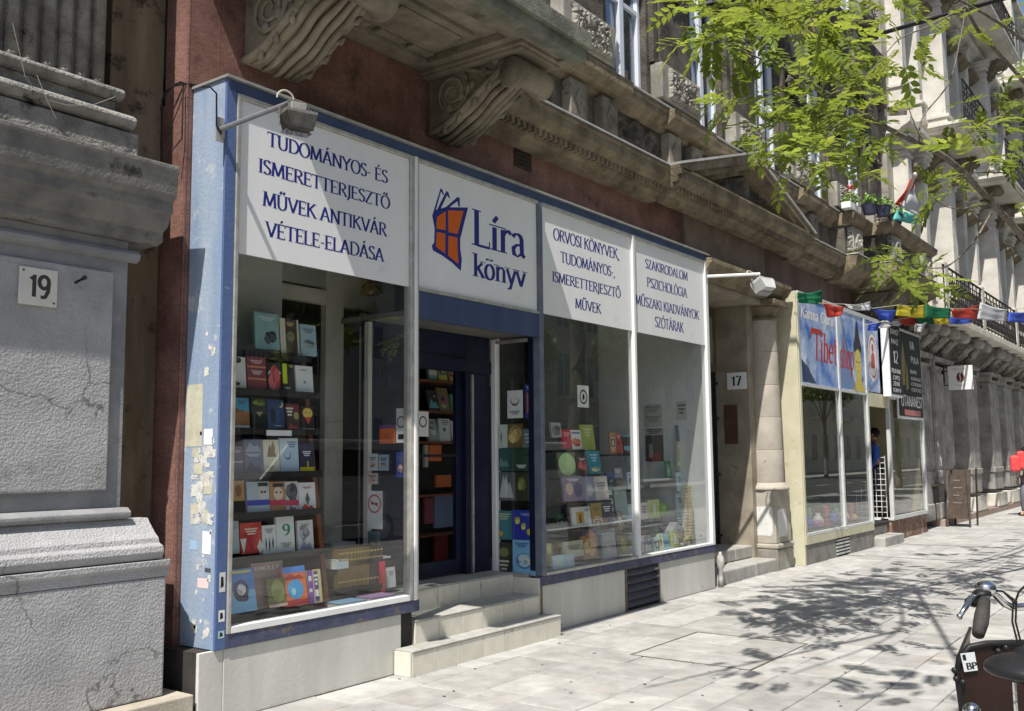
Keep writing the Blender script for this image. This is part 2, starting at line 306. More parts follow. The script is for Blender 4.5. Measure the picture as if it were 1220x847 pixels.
def redtile():
    m = mat('red_mosaic_tiles', (.16, .082, .067), (.28, .155, .128), 3.2, .55, spots=((.06, .04, .035), 2.2, .58, .12), streak=False)
    N = m.node_tree.nodes; L = m.node_tree.links; p = N['Principled BSDF']; src = p.inputs['Base Color'].links[0].from_socket
    tc = N.new('ShaderNodeTexCoord'); sp = N.new('ShaderNodeSeparateXYZ'); L.new(tc.outputs['Object'], sp.inputs[0])
    ad = N.new('ShaderNodeMath'); L.new(sp.outputs[0], ad.inputs[0]); L.new(sp.outputs[1], ad.inputs[1])
    cb = N.new('ShaderNodeCombineXYZ'); L.new(ad.outputs[0], cb.inputs[0]); L.new(sp.outputs[2], cb.inputs[1])
    outs = []
    for (sc, bw, bh, mt) in ((1, .03, .012, .0016), (1, .24, 9.0, .003)):
        b = N.new('ShaderNodeTexBrick'); b.inputs['Scale'].default_value = sc; b.inputs['Brick Width'].default_value = bw; b.inputs['Row Height'].default_value = bh; b.inputs['Mortar Size'].default_value = mt
        b.offset = 0; b.inputs['Color1'].default_value = (.8, .8, .8, 1); b.inputs['Color2'].default_value = (1.25, 1.2, 1.2, 1); b.inputs['Mortar'].default_value = (.72, .72, .7, 1) if bw < .1 else (.62, .6, .6, 1); L.new(cb.outputs[0], b.inputs[0]); outs.append(b)
    outs[1].inputs['Color1'].default_value = (1, 1, 1, 1); outs[1].inputs['Color2'].default_value = (1, 1, 1, 1)
    cur = src
    for b in outs:
        mx = N.new('ShaderNodeMix'); mx.data_type = 'RGBA'; mx.blend_type = 'MULTIPLY'; mx.inputs['Factor'].default_value = 1; L.new(cur, mx.inputs['A']); L.new(b.outputs[0], mx.inputs['B']); cur = mx.outputs['Result']
    L.new(cur, p.inputs['Base Color'])
    bp = N.new('ShaderNodeBump'); bp.inputs['Strength'].default_value = .5; bp.inputs['Distance'].default_value = .004; bp.invert = True; L.new(outs[0].outputs['Fac'], bp.inputs['Height']); L.new(bp.outputs[0], p.inputs['Normal'])
    return m
RED = redtile()
X3 = (1, 0, 0); Z3 = (0, 0, 1)
# ================================================================ ground
ASPH = mat('asphalt', (.045, .045, .047), (.065, .065, .066), 30, .9, .5, 120)
PAVE = mat('paving_slab', (.3, .295, .28), (.43, .425, .405), 4.5, .75, .35, 70, spots=((.4, .36, .325), 2.4, .55, .12), tone=True, rnd=0, bdist=.004)
JOINT = mat('joint_mortar', (.2, .19, .17), (.3, .285, .26), 20, .95)
gr = obj('ground', bx(-300, 500, -300, 300, -.4, -.16), ASPH, kind='structure')
road = obj('road', bx(-120, 260, -18, -8, -.156, -.12), ASPH, kind='structure')
bm = B()
for k in range(-10, 40): box(bm, k*4, k*4+2, -13.06, -12.94, -.118, -.114)
obj('lane_marking', bm, WHITEPAINT, kind='structure')
side = obj('sidewalk', bx(-40, 120, -7.8, 2.5, -.156, -.022), JOINT, loc=(0, 0, 0), kind='structure')
obj('kerb', bx(-40, 120, -8, -7.803, -.155, .0), STONEL, kind='structure', bevel=.01)
obj('far_sidewalk', bx(-40, 120, -24, -18.003, -.155, 0), STONEL, kind='structure')
HATCH = (6.98, 8.2, -2.12, -1.1)
slabs = []
y = .45; r_ = 0
while y > -7.7:
    d = random.choice((.3, .38, .45, .38)); x = 1.5+random.uniform(0, .5)
    while x < 62:
        w = random.uniform(.42, .8)
        slabs.append((x, x+w, y-d, y)); x += w
    y -= d; r_ += 1
def seen(s):
    c = Vector(((s[0]+s[1])/2, (s[2]+s[3])/2, 0)) - CAM; d = c.dot(FW)
    if d < .5: return 1e9
    u = c.dot(RT)/d*FPX; v = -c.dot(UP)/d*FPX
    return d if abs(u) < 640 and abs(v) < 450 else 1e3+d
slabs.sort(key=seen)
def slab(bm, s, top=None):
    g = .004; z1 = (random.uniform(-.0022, .0022) if top is None else top); x0, x1, y0, y1 = s; j = lambda: random.uniform(-.004, .004)
    P = [(x0+g+j(), y0+g+j()), (x1-g+j(), y0+g+j()), (x1-g+j(), y1-g+j()), (x0+g+j(), y1-g+j())]; e = .006
    a = [bm.verts.new((p[0], p[1], -.03)) for p in P]; b = [bm.verts.new((p[0], p[1], z1-e)) for p in P]
    cx, cy = (x0+x1)/2, (y0+y1)/2
    c = [bm.verts.new((p[0]+(e if p[0] < cx else -e), p[1]+(e if p[1] < cy else -e), z1)) for p in P]
    for A, C in ((a, b), (b, c)):
        for k in range(4): bm.faces.new((A[k], A[(k+1) % 4], C[(k+1) % 4], C[k]))
    bm.faces.new(c); return len(bm.faces)
def tone(o, vals):
    at = o.data.attributes.new('tone', 'FLOAT', 'FACE')
    for i, v in enumerate(vals): at.data[i].value = v
for k, s in enumerate(slabs[:298]):
    bm = B(); slab(bm, s); o = obj('paving_slab', bm, PAVE, side); tone(o, [random.random()]*len(o.data.polygons))
bm = B(); vals = []
for s in slabs[298:]:
    n0 = len(bm.faces); slab(bm, s); vals += [random.random()]*(len(bm.faces)-n0)
o = obj('far_paving', bm, PAVE, side, kind='stuff'); tone(o, vals)
rg = random.Random(3); bm = B()
for k in range(230):
    x = rg.uniform(3, 16); y = rg.uniform(-4.6, -.1); r = rg.uniform(.006, .018); z = .004+rg.uniform(0, .0006); bm.faces.new([bm.verts.new((x+r*cos(a)*rg.uniform(.7, 1.1), y+r*sin(a)*rg.uniform(.7, 1.1), z)) for a in [2*pi*i/9 for i in range(9)]])
tag(obj('gum_spots', bm, mat('trodden_gum', (.13, .125, .12), (.22, .21, .2), 20, .8), side, kind='stuff'), 'dark trodden gum spots')
# steel-edged hatch let into the paving
RUST = mat('rusty_steel', (.13, .11, .09), (.22, .19, .16), 20, .7, .3, metal=.3)
hq = thing('paved_hatch', 'flat square access cover with thin rusty steel edging in the paving', 'access cover', (7.6, -1.6, 0))
x0, x1, y0, y1 = HATCH; bm = B()
for a in ((x0, x1, y0, y0+.01), (x0, x1, y1-.01, y1), (x0, x0+.01, y0+.011, y1-.011), (x1-.01, x1, y0+.011, y1-.011)): box(bm, *a, -.02, .006)
obj('edging', bm, RUST, hq)
for i in range(3):
    for j in range(2):
        bm = B(); w = (x1-x0-.04)/3; h = (y1-y0-.04)/2; slab(bm, (x0+.02+i*w, x0+.02+(i+1)*w, y0+.02+j*h, y0+.02+(j+1)*h), .004)
        o = obj('paving_slab', bm, PAVE, hq); tone(o, [random.random()]*len(o.data.polygons))

# ================================================================ corner building, number 19
c19 = thing('corner_building', 'grey rendered building number 19 with fluted pilaster at the left edge', 'building', (2, .2, 0))
bv = .006
obj('plinth', bx(-16, 3.53, .115, 1.2, .2, .9), RENDER, c19, bevel=.012)
bm = B(); prism(bm, [(.115, .902), (.115, .955), (.1, .965), (.1, 1.0), (.16, 1.005), (1.2, 1.005), (1.2, .902)], 'x', -16, 3.545); obj('plinth_ledge', bm, RENDER, c19, bevel=.004)
bm = B(); prism(bm, [(.12, 1.007), (.1, 1.05), (.11, 1.085), (.15, 1.10), (.16, 1.13), (.2, 1.16), (.26, 1.22), (.28, 1.245), (1.2, 1.245), (1.2, 1.007)], 'x', -16, 3.5)
obj('base_moulding', bm, RENDER, c19, bevel=.004)
obj('torus_moulding', prism(B(), [(.27, 1.247), (.235, 1.265), (.235, 1.29), (.27, 1.315), (1.2, 1.315), (1.2, 1.247)], 'x', -16, 3.36), RENDER2, c19, bevel=.006)
obj('panel_field', bx(-16, 3.34, .33, 1.2, 1.317, 2.94), RENDER2, c19)
obj('render_panel', bx(-16, 3.235, .3, .3298, 1.42, 2.73), RENDER, c19, bevel=.01)
obj('panel_moulding', prism(B(), [(.33, 2.81), (.29, 2.83), (.285, 2.86), (.31, 2.885), (.33, 2.89)], 'x', -16, 3.4), RENDER2, c19, bevel=.003)
bm = B(); prism(bm, [(.3, 2.942), (.25, 2.96), (.25, 3.02), (.2, 3.05), (.17, 3.12), (.15, 3.13), (.15, 3.2), (.115, 3.23), (.1, 3.38), (.09, 3.39), (.09, 3.42), (.3, 3.44), (1.2, 3.44), (1.2, 2.942)], 'x', -16, 3.53)
obj('cornice', bm, mat('grey_cornice', (.13, .13, .125), (.25, .24, .22), 4, .9, .6, 50, spots=((.055, .05, .045), 4, .58, .1)), c19, bevel=.006)
SG = mat('rough_grey_stone', (.17, .165, .15), (.36, .35, .32), 5, .95, 1, 60, spots=((.05, .047, .042), 7, .6, .08), bdist=.02)
obj('pilaster_base', bx(-16, 3.32, .22, 1.1, 3.442, 3.6), SG, c19, bevel=.012)
obj('torus', prism(B(), [(.3+.11*cos(a), 3.665+.055*sin(a)) for a in [R(180+15*i) for i in range(-6, 7)]]+[(1.1, 3.72), (1.1, 3.61)], 'x', -16, 3.29), SG, c19, bevel=.01)
obj('scotia', bx(-16, 3.2, .3, 1.1, 3.722, 3.79), SG, c19)
obj('upper_torus', prism(B(), [(.3+.07*cos(a), 3.835+.04*sin(a)) for a in [R(180+15*i) for i in range(-6, 7)]]+[(1.1, 3.875), (1.1, 3.795)], 'x', -16, 3.23), SG, c19, bevel=.01)
obj('pilaster_core', bx(-16, 3.13, .34, 1.1, 3.877, 9), SG, c19)
k = 0; x = 3.13
while x > 1.3:      # the reeds between the flutes
    bm = B(); tube(bm, [(x-.035, .335, 3.9), (x-.035, .335, 9)], .042, 10); ball(bm, Vector((x-.035, .335, 3.9)), .042, 10)
    obj('reed', bm, SG, c19, smooth=True); x -= .105
obj('body', bx(-16, 3.1, 1.2, 14, .2, 17), RENDER2, c19)
obj('footing_stone', bx(-16, 3.66, -.0, 1.2, -.02, .198), mat('warm_footing', (.36, .32, .26), (.48, .44, .37), 4, .85, .4, 50), c19, bevel=.008)
p19 = thing('house_number', 'square white enamel plate reading 19 on the rough grey render', 'number plate', (2.76, .29, 2.57))
obj('plate', bx(2.655, 2.875, .282, .298, 2.468, 2.682), mat('old_enamel', (.6, .59, .53), (.68, .67, .62), 9, .4, spots=((.3, .26, .2), 14, .68, .03)), p19, bevel=.004)
bm = B(); text(bm, '19', (2.705, .282, 2.515), X3, Z3, .125, .125, .001, serif=False, thick=.17); obj('lettering', bm, pm((.05, .05, .05)), p19, recalc=False)
bm = B()
for q in ((2.675, 2.66), (2.855, 2.49)): ball(bm, Vector((q[0], .281, q[1])), .006, 8)
obj('screw', bm, IRON, p19)
pin = thing('wall_peg', 'short steel peg sticking out of the grey render right of plate 19', 'peg', (3.0, .3, 2.63)); obj('shaft', tube(B(), [(2.99, .31, 2.63), (2.995, .22, 2.65)], .008, 8), IRON, pin); obj('head', tube(B(), [(2.995, .222, 2.65), (2.996, .205, 2.654)], .014, 8), IRON, pin)

# ================================================================ building number 17
A = thing('apartment_building', 'sooty brown stone apartment building number 17 above the bookshop with a pediment and white windows', 'building', (10, .35, 0))
ZT = 16
obj('recess_wall', bx(3.35, 3.74, .62, .9, 0, ZT), mat('brown_plaster', (.13, .095, .06), (.24, .19, .125), 4, .9, .5, 40, spots=((.05, .04, .03), 5, .55, .1), streak=True), A)
obj('gap_wall', bx(3.0, 3.36, 1.0, 1.2, 0, ZT), DARK, A)
obj('tiled_wall', bx(3.745, 11.05, .35, .6, 4.0, 6), RED, A)
obj('tiled_pier', bx(3.745, 3.95, .3501, .75, 0, 3.998), RED, A)
obj('tiled_wall', bx(13.7, 21.3, .35, .6, 3.9, 6), mat('brown_tiles_far', (.12, .075, .062), (.19, .13, .115), 3, .7, .3, 50, streak=True), A)
obj('smooth_wall', bx(11.052, 13.698, .3, .62, 4.06, 4.7), mat('brown_smooth', (.16, .12, .095), (.24, .19, .155), 4, .8, .3), A)
obj('body', bx(3.75, 21.3, 2.6, 14, 0, ZT), DARK, A)
obj('upper_floor', bx(3.75, 21.3, .62, 2.7, 4.2, 5.7), DARK, A)
bm = B(); box(bm, 7.44, 7.72, .335, .3495, 4.42, 4.73); obj('grating', bm, mat('rusty_grate', (.05, .035, .03), (.08, .055, .045), 30, .8, .6), A)
bm = B()
for i in range(7): box(bm, 7.46, 7.7, .328, .334, 4.445+i*.04, 4.462+i*.04)
obj('grating_bar', bm, IRON, A)
# cornice and frieze
PEDS = mat('pedestal_stone', (.12, .105, .085), (.3, .27, .22), 3, .9, .6, 50, spots=((.04, .036, .03), 5, .57, .1))
def cornice(x0, x1, dy=0, name='cornice', m=STONEY, par=A):
    prof = [(.35, 4.6), (.22, 4.61), (.21, 4.66), (.16, 4.68), (.14, 4.74), (.07, 4.78), (.02, 4.82), (0, 4.84), (0, 4.93), (-.02, 4.94), (-.02, 4.965), (.35, 4.99)]
    obj(name, prism(B(), [(y+dy, z) for y, z in prof], 'x', x0, x1), m, par, bevel=.004)
    bm = B(); x = x0+.05
    while x < x1-.1: box(bm, x, x+.05, .085+dy, .15+dy, 4.7, 4.765); x += .09
    obj('dentils', bm, m, par, kind='stuff')
def dripcap(x0, x1, y0, z, par=A): obj('lead_flashing', bx(x0, x1, y0-.012, .34, z, z+.014), mat('grey_flashing', (.42, .41, .39), (.55, .54, .52), 5, .6), par)
cornice(6.64, 10.15); dripcap(6.72, 10.15, -.02, 4.985)
cornice(10.152, 14.6, -.13); cornice(14.602, 16.6); dripcap(14.602, 16.6, -.02, 4.985)
obj('frieze', bx(6.7, 16.9, .25, .62, 4.992, 5.56), STONE, A); obj('frieze', bx(3.75, 6.699, .25, .62, 5.15, 5.56), STONE, A)
for i, c in enumerate((8.63, 10.83, 13.03, 15.23)):
    if not (i in (2,)):
        for s in (-.32, .32): obj('frieze_pedestal', bx(c+s-.16, c+s+.16, .13, .2494, 5.071, 5.5), PEDS, A, bevel=.008); obj('pedestal_foot', bx(c+s-.2, c+s+.2, .08, .2495, 4.994, 5.07), PEDS, A, bevel=.01)
        for s in (-.32, .32): obj('boss', prism(B(), [(c+s, 5.16), (c+s+.09, 5.29), (c+s, 5.42), (c+s-.09, 5.29)], 'y', .115, .1299), PEDS, A, bevel=.006)
    for x0, x1 in (((c+.56, c+1.6),) if i < 3 else ()):
        obj('carved_panel', relief(B(), (x0, .249, 5.03), X3, Z3, x1-x0, .46, scrolls(1.04, .46, 3, i), 60, 26, .07), STONE, A)
obj('carved_panel', relief(B(), (6.8, .249, 5.03), X3, Z3, 1.25, .46, scrolls(1.25, .46, 3, 9), 66, 26, .07), STONE, A)
obj('sill_course', prism(B(), [(.25, 5.5), (.2, 5.51), (.18, 5.56), (.12, 5.6), (.08, 5.62), (.08, 5.69), (.06, 5.70), (.06, 5.73), (.42, 5.76), (.42, 5.5)], 'x', 3.75, 16.6), STONEY, A, bevel=.004)
dripcap(3.75, 16.6, .06, 5.756)
for c in (8.63, 10.83, 13.03, 15.23): obj('course_block', prism(B(), [(.079, 5.55), (.02, 5.6), (-.01, 5.62), (-.01, 5.70), (-.02, 5.73), (.2, 5.775), (.2, 5.55)], 'x', c-.6, c+.6), STONEY, A, bevel=.004)
# piers between the first-floor windows
PIER = mat('pier_stone', (.042, .037, .032), (.15, .133, .11), 3, .9, .9, 50, spots=((.03, .028, .026), 4, .56, .12), bdist=.02)
cs = [8.63+2.2*k for k in range(-2, 6)]
for i, c in enumerate(cs):
    if c < 6.2: continue
    for fl in range(3):
        z = 5.775+fl*4.4
        if z > 12: continue
        obj('pier', bx(c-.62, c+.62, .34, .8, z, z+4.2), PIER, A)
        obj('pier_block', bx(c-.58, c+.58, .2, .3395, z+.005, z+.16), PIER, A, bevel=.01)
        obj('pier_block', bx(c-.54, c+.54, .17, .3396, z+.162, z+.62), STONEL, A, bevel=.015)
        obj('rough_facing', relief(B(), (c-.38, .1695, z+.2), X3, Z3, .78, .38, lambda u, v, i=i: worm(u, v, 13, i*7+fl), 44, 22, .055), STONEL, A)
        obj('pier_panel', bx(c-.42, c+.42, .25, .3397, z+.66, z+1.55), PIER, A, bevel=.02)
        obj('rough_facing', relief(B(), (c-.4, .245, z+1.62), X3, Z3, .8, .3, lambda u, v, i=i: worm(u, v, 13, i*3+fl), 36, 16, .05), STONE, A)
        obj('pier_panel', bx(c-.42, c+.42, .25, .3398, z+1.98, z+2.9), PIER, A, bevel=.02)
        obj('pier_shaft', bx(c-.56, c-.46, .27, .3394, z+.64, z+3.1), PIER, A)
    obj('wall_above', bx(c-.62, c+1.58, .36, .8, 9.02, 10.17), PIER, A)
UPVC = mat('white_window_frame', (.62, .66, .72), (.66, .7, .76), 3, .35)
CURT = mat('net_curtain', (.42, .5, .62), (.55, .62, .72), 18, .9, streak=True)
def window(x0, x1, z0, z1, y, par, cz=.42):
    fr = B(); w = .06
    for a in ((x0, x1, z0, z0+w), (x0, x1, z1-w, z1), (x0, x0+w, z0+w+.001, z1-w-.001), (x1-w, x1, z0+w+.001, z1-w-.001)): box(fr, a[0], a[1], y, y+.08, a[2], a[3])
    f = obj('window', fr, UPVC, par, bevel=.004)
    zc = z0+(z1-z0)*cz; xm = (x0+x1)/2; bm = B()
    box(bm, xm-.045, xm+.045, y-.012, y+.05, z0+w, z1-w)
    for a, b in ((x0+w, xm-.046), (xm+.046, x1-w)): box(bm, a, b, y+.003, y+.045, zc-.025, zc+.025)
    obj('glazing_bar', bm, UPVC, f, loc=(xm, y, z0))
    obj('pane', bx(x0+w, x1-w, y+.05, y+.056, z0+w, z1-w), GLU, f)
    obj('curtain', bx(x0+w, x1-w, y+.25, y+.262, z0+w, z1-w), CURT, f)
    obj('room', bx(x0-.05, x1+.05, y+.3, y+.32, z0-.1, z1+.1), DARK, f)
for k in range(-1, 5):
    c = 8.63+2.2*k
    for fl in range(3):
        z = 5.79+fl*4.4
        if z < 12: window(c+.63, c+1.57, z, z+2.9, .42, A)
        obj('window_head', bx(c+.6, c+1.6, .1, .41, z+2.95, z+3.2), STONEY, A, bevel=.01)
# pediment
def rake(x0, z0, x1, z1, name):
    d = Vector((x1-x0, z1-z0)).normalized(); n = Vector((-d.y, d.x)) * (1 if d.x > 0 else -1)
    for (t0, t1, yy) in ((0, .06, -.02), (.061, .14, -.1), (.141, .25, -.15), (.251, .28, -.17)):
        P = [(x0+n.x*t0, z0+n.y*t0), (x1+n.x*t0, z1+n.y*t0), (x1+n.x*t1, z1+n.y*t1), (x0+n.x*t1, z0+n.y*t1)]
        obj(name, prism(B(), P, 'y', yy, .62), STONEY if t0 < .2 else mat('grey_flashing', (.42, .41, .39)), A)
zp = 4.86; xa, xb, xc, za = 10.12, 12.36, 14.62, 5.42
rake(xa, zp-.12, xb, za, 'raking_cornice'); rake(xc, zp-.12, xb, za, 'raking_cornice')
obj('tympanum', prism(B(), [(xa+.1, 4.9), (xc-.1, 4.9), (xb, za)], 'y', .08, .3), STONE, A)
f_ = scrolls(3.2, .5, 5, 3)
bm = B()
for i in range(70):
    pass
g = []
for j in range(19):
    row = []
    for i in range(81):
        u = i/80; v = j/18; hx = min(u, 1-u)*2; x = xa+.35+(xc-xa-.7)*u; zmax = .44*hx; z = 4.96+zmax*v
        row.append(bm.verts.new((x, .078-.09*(f_(u*3.2, zmax*v) if 0 < j < 18 else 0), z)))
    g.append(row)
for j in range(18):
    for i in range(80): bm.faces.new((g[j][i], g[j][i+1], g[j+1][i+1], g[j+1][i]))
obj('tympanum_carving', bm, STONE, A)
# ------------------------------------------------ balconies with scroll brackets
def bracket(par, x0, x1, yw, yf, zt, zb, m):
    """S-scroll: a large volute at the wall below, a small one at the front above; carved leaf on the underside"""
    D = yw-yf; H = zt-zb
    def P(t, e=0):     # lower edge of the S from wall to front
        return (yw-D*t, zb+H*(.5-.5*cos(pi*min(1, t*1.02)))*.86+e)
    low = [P(i/24) for i in range(25)]
    roll = [(yf+.1-.12*cos(a), zt-.15-.12*sin(a)) for a in [R(10+18*i) for i in range(-2, 11)]]
    out = [(yw, zb)]+low[1:22]+[(yf+.1+.125*cos(R(a)), zt-.14+.125*sin(R(a))) for a in range(250, 80, -17)]+[(yf+.1, zt), (yw, zt)]
    o = obj('scroll_bracket', prism(B(), out, 'x', x0+.04, x1-.04), m, par, bevel=.004)
    bm = B()
    for xs in (x0+.03, x1-.03):
        for (cy, cz, rr, tw, s) in ((yw-.27, zb+.33, .2, 2.3, 1), (yf+.12, zt-.15, .12, 2.0, -1)):
            pts = [(xs, cy+s*rr*(1-.85*k/40)*cos(2*pi*tw*k/40+pi*.5), cz+rr*(1-.85*k/40)*sin(2*pi*tw*k/40+pi*.5)) for k in range(41)]
            tube(bm, pts, .021, 6, .012)
        tube(bm, [(xs, P(t)[0], P(t)[1]+.02) for t in [i/20 for i in range(20)]], .03, 6)
        tube(bm, [(xs, yw-.27-(D-.5)*t, zb+.52+(H-.62)*(.5-.5*cos(pi*t))) for t in [i/14 for i in range(15)]], .022, 6)
        for t in (.25, .38, .5, .62, .74): ball(bm, Vector((xs, P(t)[0]+.02, P(t)[1]+.13)), .045, 8, (.5, 1, 1))
    obj('volutes', bm, m, o, smooth=True)
    bm = B(); xm = (x0+x1)/2       # acanthus: long ribs down the underside, lobes curling off them
    for j in range(-2, 3):
        xj = xm+j*(x1-x0)*.17; ts = [i/14*.86+.04 for i in range(15)]
        tube(bm, [(xj+.008*sin(t*20+j), P(t)[0], P(t)[1]-.006-.016*(2-abs(j))) for t in ts], [.012+.022*sin(pi*min(1, t*1.1)) for t in ts], 6)
    for i in range(1, 6):
        t = i/6.3; y, z = P(t, -.01); w = (x1-x0)*.44
        for s in (-1, 1): tube(bm, [(xm+s*w*.8, y+.03, z-.01), (xm+s*w*.98, y-.02, z-.015), (xm+s*w*1.06, y-.05, z+.03)], [.012, .026, .01], 7)
    obj('acanthus_leaf', bm, m, o, smooth=True)
    bm = B(); tube(bm, [(x0, yf+.1, zt-.14), (x0+.1, yf+.1, zt-.14), (x0+.12, yf+.1, zt-.14), (xm, yf+.1, zt-.14), (x1-.12, yf+.1, zt-.14), (x1-.1, yf+.1, zt-.14), (x1, yf+.1, zt-.14)], [.12, .12, .1, .085, .1, .12, .12], 20)
    obj('front_roll', bm, m, o, smooth=True)
    return o
DIM = mat('balcony_stone', (.15, .13, .095), (.3, .265, .2), 3, .9, .5, 55, spots=((.07, .06, .045), 4, .56, .15))
b1 = thing('stone_balcony', 'dark coffered stone balcony slab on scroll brackets directly above the bookshop sign', 'balcony', (5.3, .35, 5))
XL, XR, YF = 3.86, 6.68, -.92
obj('slab', bx(XL, XR, YF, .3495, 5.0, 5.09), DIM, b1)
FAS = mat('green_grey_fascia', (.12, .125, .095), (.25, .25, .205), 5, .85, .5, 60, streak=False)
obj('fascia', bx(XL-.02, XR+.03, YF-.03, YF+.1, 4.9, 4.999), FAS, b1, bevel=.004)
obj('fascia', bx(XL-.05, XR+.06, YF-.07, YF+.2, 5.0005, 5.148), FAS, b1, bevel=.004)
obj('slab_edge', bx(XR-.1, XR+.03, YF+.101, .34, 4.9, 4.999), DIM, b1, bevel=.004)
obj('slab_edge', bx(XL-.02, XL+.1, YF+.101, .34, 4.9, 4.999), DIM, b1, bevel=.004)
bm = B()
box(bm, XL+.1, XR-.1, YF+.101, YF+.26, 4.93, 4.9995); box(bm, XL+.1, XR-.1, .18, .349, 4.93, 4.9995)
for x in (XL+.1, 4.72, 5.9, XR-.9): pass
for x0, x1 in ((4.72, 4.9), (5.98, 6.14)): box(bm, x0, x1, YF+.262, .178, 4.93, 4.9996)
obj('coffer_ribs', bm, DIM, b1, bevel=.006)
bm = B()
for (a, b, c, d) in ((5.02, 5.86, -.42, .06),):
    box(bm, a, b, c, d, 4.96, 4.9994); box(bm, a+.07, b-.07, c+.07, d-.07, 4.94, 4.9594)
for (a, b, c, d) in ((4.94, 5.2, .08, .16), (5.3, 5.6, .08, .16), (5.68, 5.94, .08, .16)): box(bm, a, b, c, d, 4.96, 4.9993)
obj('coffer_panels', bm, DIM, b1, bevel=.006)
for xa_, xb_ in ((4.16, 4.68), (6.14, 6.6)):
    bracket(b1, xa_, xb_, .345, -.68, 4.87, 4.38, DIM)
    obj('bracket_moulding', bx(xa_-.05, xb_+.05, -.72, .342, 4.872, 4.898), DIM, b1, bevel=.004); obj('bracket_moulding', bx(xa_-.08, xb_+.08, -.75, .343, 4.8985, 4.9298), DIM, b1, bevel=.004)
# second balcony, with parapet
b2 = thing('stone_balcony', 'carved stone parapet balcony with flower pots and flag above the Tibetan shop', 'balcony', (19, .35, 5))
P2 = [(16.6, 17.7, -.18), (17.701, 20.9, -.55), (20.901, 21.6, -.2)]
for (x0, x1, yy) in P2:
    obj('balcony_ledge', prism(B(), [(.34, 4.55), (yy+.3, 4.56), (yy+.2, 4.66), (yy+.08, 4.72), (yy, 4.78), (yy-.03, 4.93), (yy-.05, 4.96), (.34, 4.99)], 'x', x0, x1), STONEY, b2, bevel=.004)
    dripcap(x0, x1, yy-.04, 4.985, b2)
    obj('parapet', bx(x0+.03, x1-.03, yy+.18, .6, 4.999, 5.55), STONE, b2, bevel=.006)
    obj('parapet_coping', prism(B(), [(.6, 5.5), (yy+.14, 5.51), (yy+.08, 5.58), (yy+.0, 5.62), (yy-.02, 5.72), (.6, 5.76)], 'x', x0, x1+.02), STONEY, b2, bevel=.004)
for x in (16.75, 17.85, 20.2):
    yy = -.18 if x < 17.7 else -.55
    obj('carved_pedestal', bx(x, x+.55, yy+.06, yy+.178, 5.0, 5.5), STONEL, b2, bevel=.012)
    obj('carved_boss', relief(B(), (x+.05, yy+.059, 5.08), X3, Z3, .45, .36, scrolls(.45, .36, 1, x), 24, 20, .06), STONEL, b2)
    obj('carved_boss', relief(B(), (x-.001, yy+.17, 5.05), (0, -1, 0), Z3, .1, .4, lambda u, v: worm(u, v, 14, x), 8, 20, .05), STONEL, b2)
bracket(b2, 18.2, 18.75, .345, -.45, 4.54, 3.8, DIM); bracket(b2, 20.2, 20.75, .345, -.45, 4.54, 3.8, DIM)
# ------------------------------------------------ portal of number 17
PLAST = mat('portal_plaster', (.22, .19, .145), (.36, .32, .25), 3, .85, .3, spots=((.13, .11, .085), 3, .6, .12))
obj('portal_jamb', bx(12.95, 13.68, .3, .9, 0, 3.7), PLAST, A, bevel=.01)
obj('portal_jamb', bx(11.052, 11.35, .45, .9, 0, 3.7), PLAST, A)
obj('portal_hood', prism(B(), [(.9, 3.78), (.06, 3.78), (.04, 3.84), (-.03, 3.87), (-.08, 3.95), (-.1, 3.96), (-.1, 4.02), (.9, 4.055)], 'x', 10.95, 13.72), STONEY, A, bevel=.006)
obj('portal_soffit', bx(11.1, 13.6, .12, .9, 3.7, 3.779), PLAST, A, bevel=.01)
obj('fanlight_frame', bx(11.352, 12.948, .78, .9, 2.78, 3.698), mat('brown_door_frame', (.1, .08, .055), (.16, .13, .09), 5, .6), A)
obj('fanlight', bx(11.5, 12.8, .765, .779, 2.9, 3.55), mat('dusty_pane', (.2, .19, .14), (.27, .26, .2), 4, .35), A)
d17 = obj('door', bx(11.352, 12.948, .8, .86, .3401, 2.778), BLACK, A)
bm = B(); x = 11.4
while x < 12.93: tube(bm, [(x, .775, .36), (x, .775, 2.6)], .011, 6); x += .085
for z in (.45, 1.3, 2.1, 2.6): box(bm, 11.36, 12.94, .76, .768, z, z+.03)
obj('door_bars', bm, IRON, d17)
obj('intercom', bx(12.935, 12.949, .48, .68, 1.75, 2.3), mat('brass_panel', (.12, .06, .04), (.16, .08, .05), 5, .5, metal=.3), A, bevel=.004, label='dark red intercom panel')
# column
def cyl(prof, cx, cy, name, m, lab=None): return obj(name, lathe(B(), cx, cy, prof, 28), m, colm, smooth=False, label=lab, bevel=0)
colm = thing('stone_column', 'round banded stone column beside entrance 17 on a whitewashed pedestal', 'column', (13.36, .24, 0))
CST = mat('column_stone', (.36, .32, .27), (.47, .43, .37), 3, .85, .3, 60, spots=((.2, .175, .15), 5, .64, .08))
z = 1.2; n = 0
while z < 3.5:
    r0 = .235-.035*(z-1.2)/2.3; z2 = min(3.5, z+.46)
    o = obj('drum', lathe(B(), 13.36, .24, [(r0-.007, z), (r0-.001, z+.004), (r0, z+.01), (r0-.006, z2-.01), (r0-.007, z2-.004), (r0-.013, z2)], 32), CST, colm, smooth=False)
    for p in o.data.polygons: p.use_smooth = abs(p.normal.z) < .05
    z = z2; n += 1
o = obj('column_base', lathe(B(), 13.36, .24, [(.3, 1.09), (.3, 1.12), (.29, 1.15), (.25, 1.17), (.24, 1.2)], 32), CST, colm, smooth=True)
o = obj('capital', lathe(B(), 13.36, .24, [(.2, 3.5), (.225, 3.51), (.225, 3.53), (.205, 3.54), (.205, 3.6), (.24, 3.64), (.27, 3.68), (.27, 3.695)], 32), STONEY, colm, smooth=True)
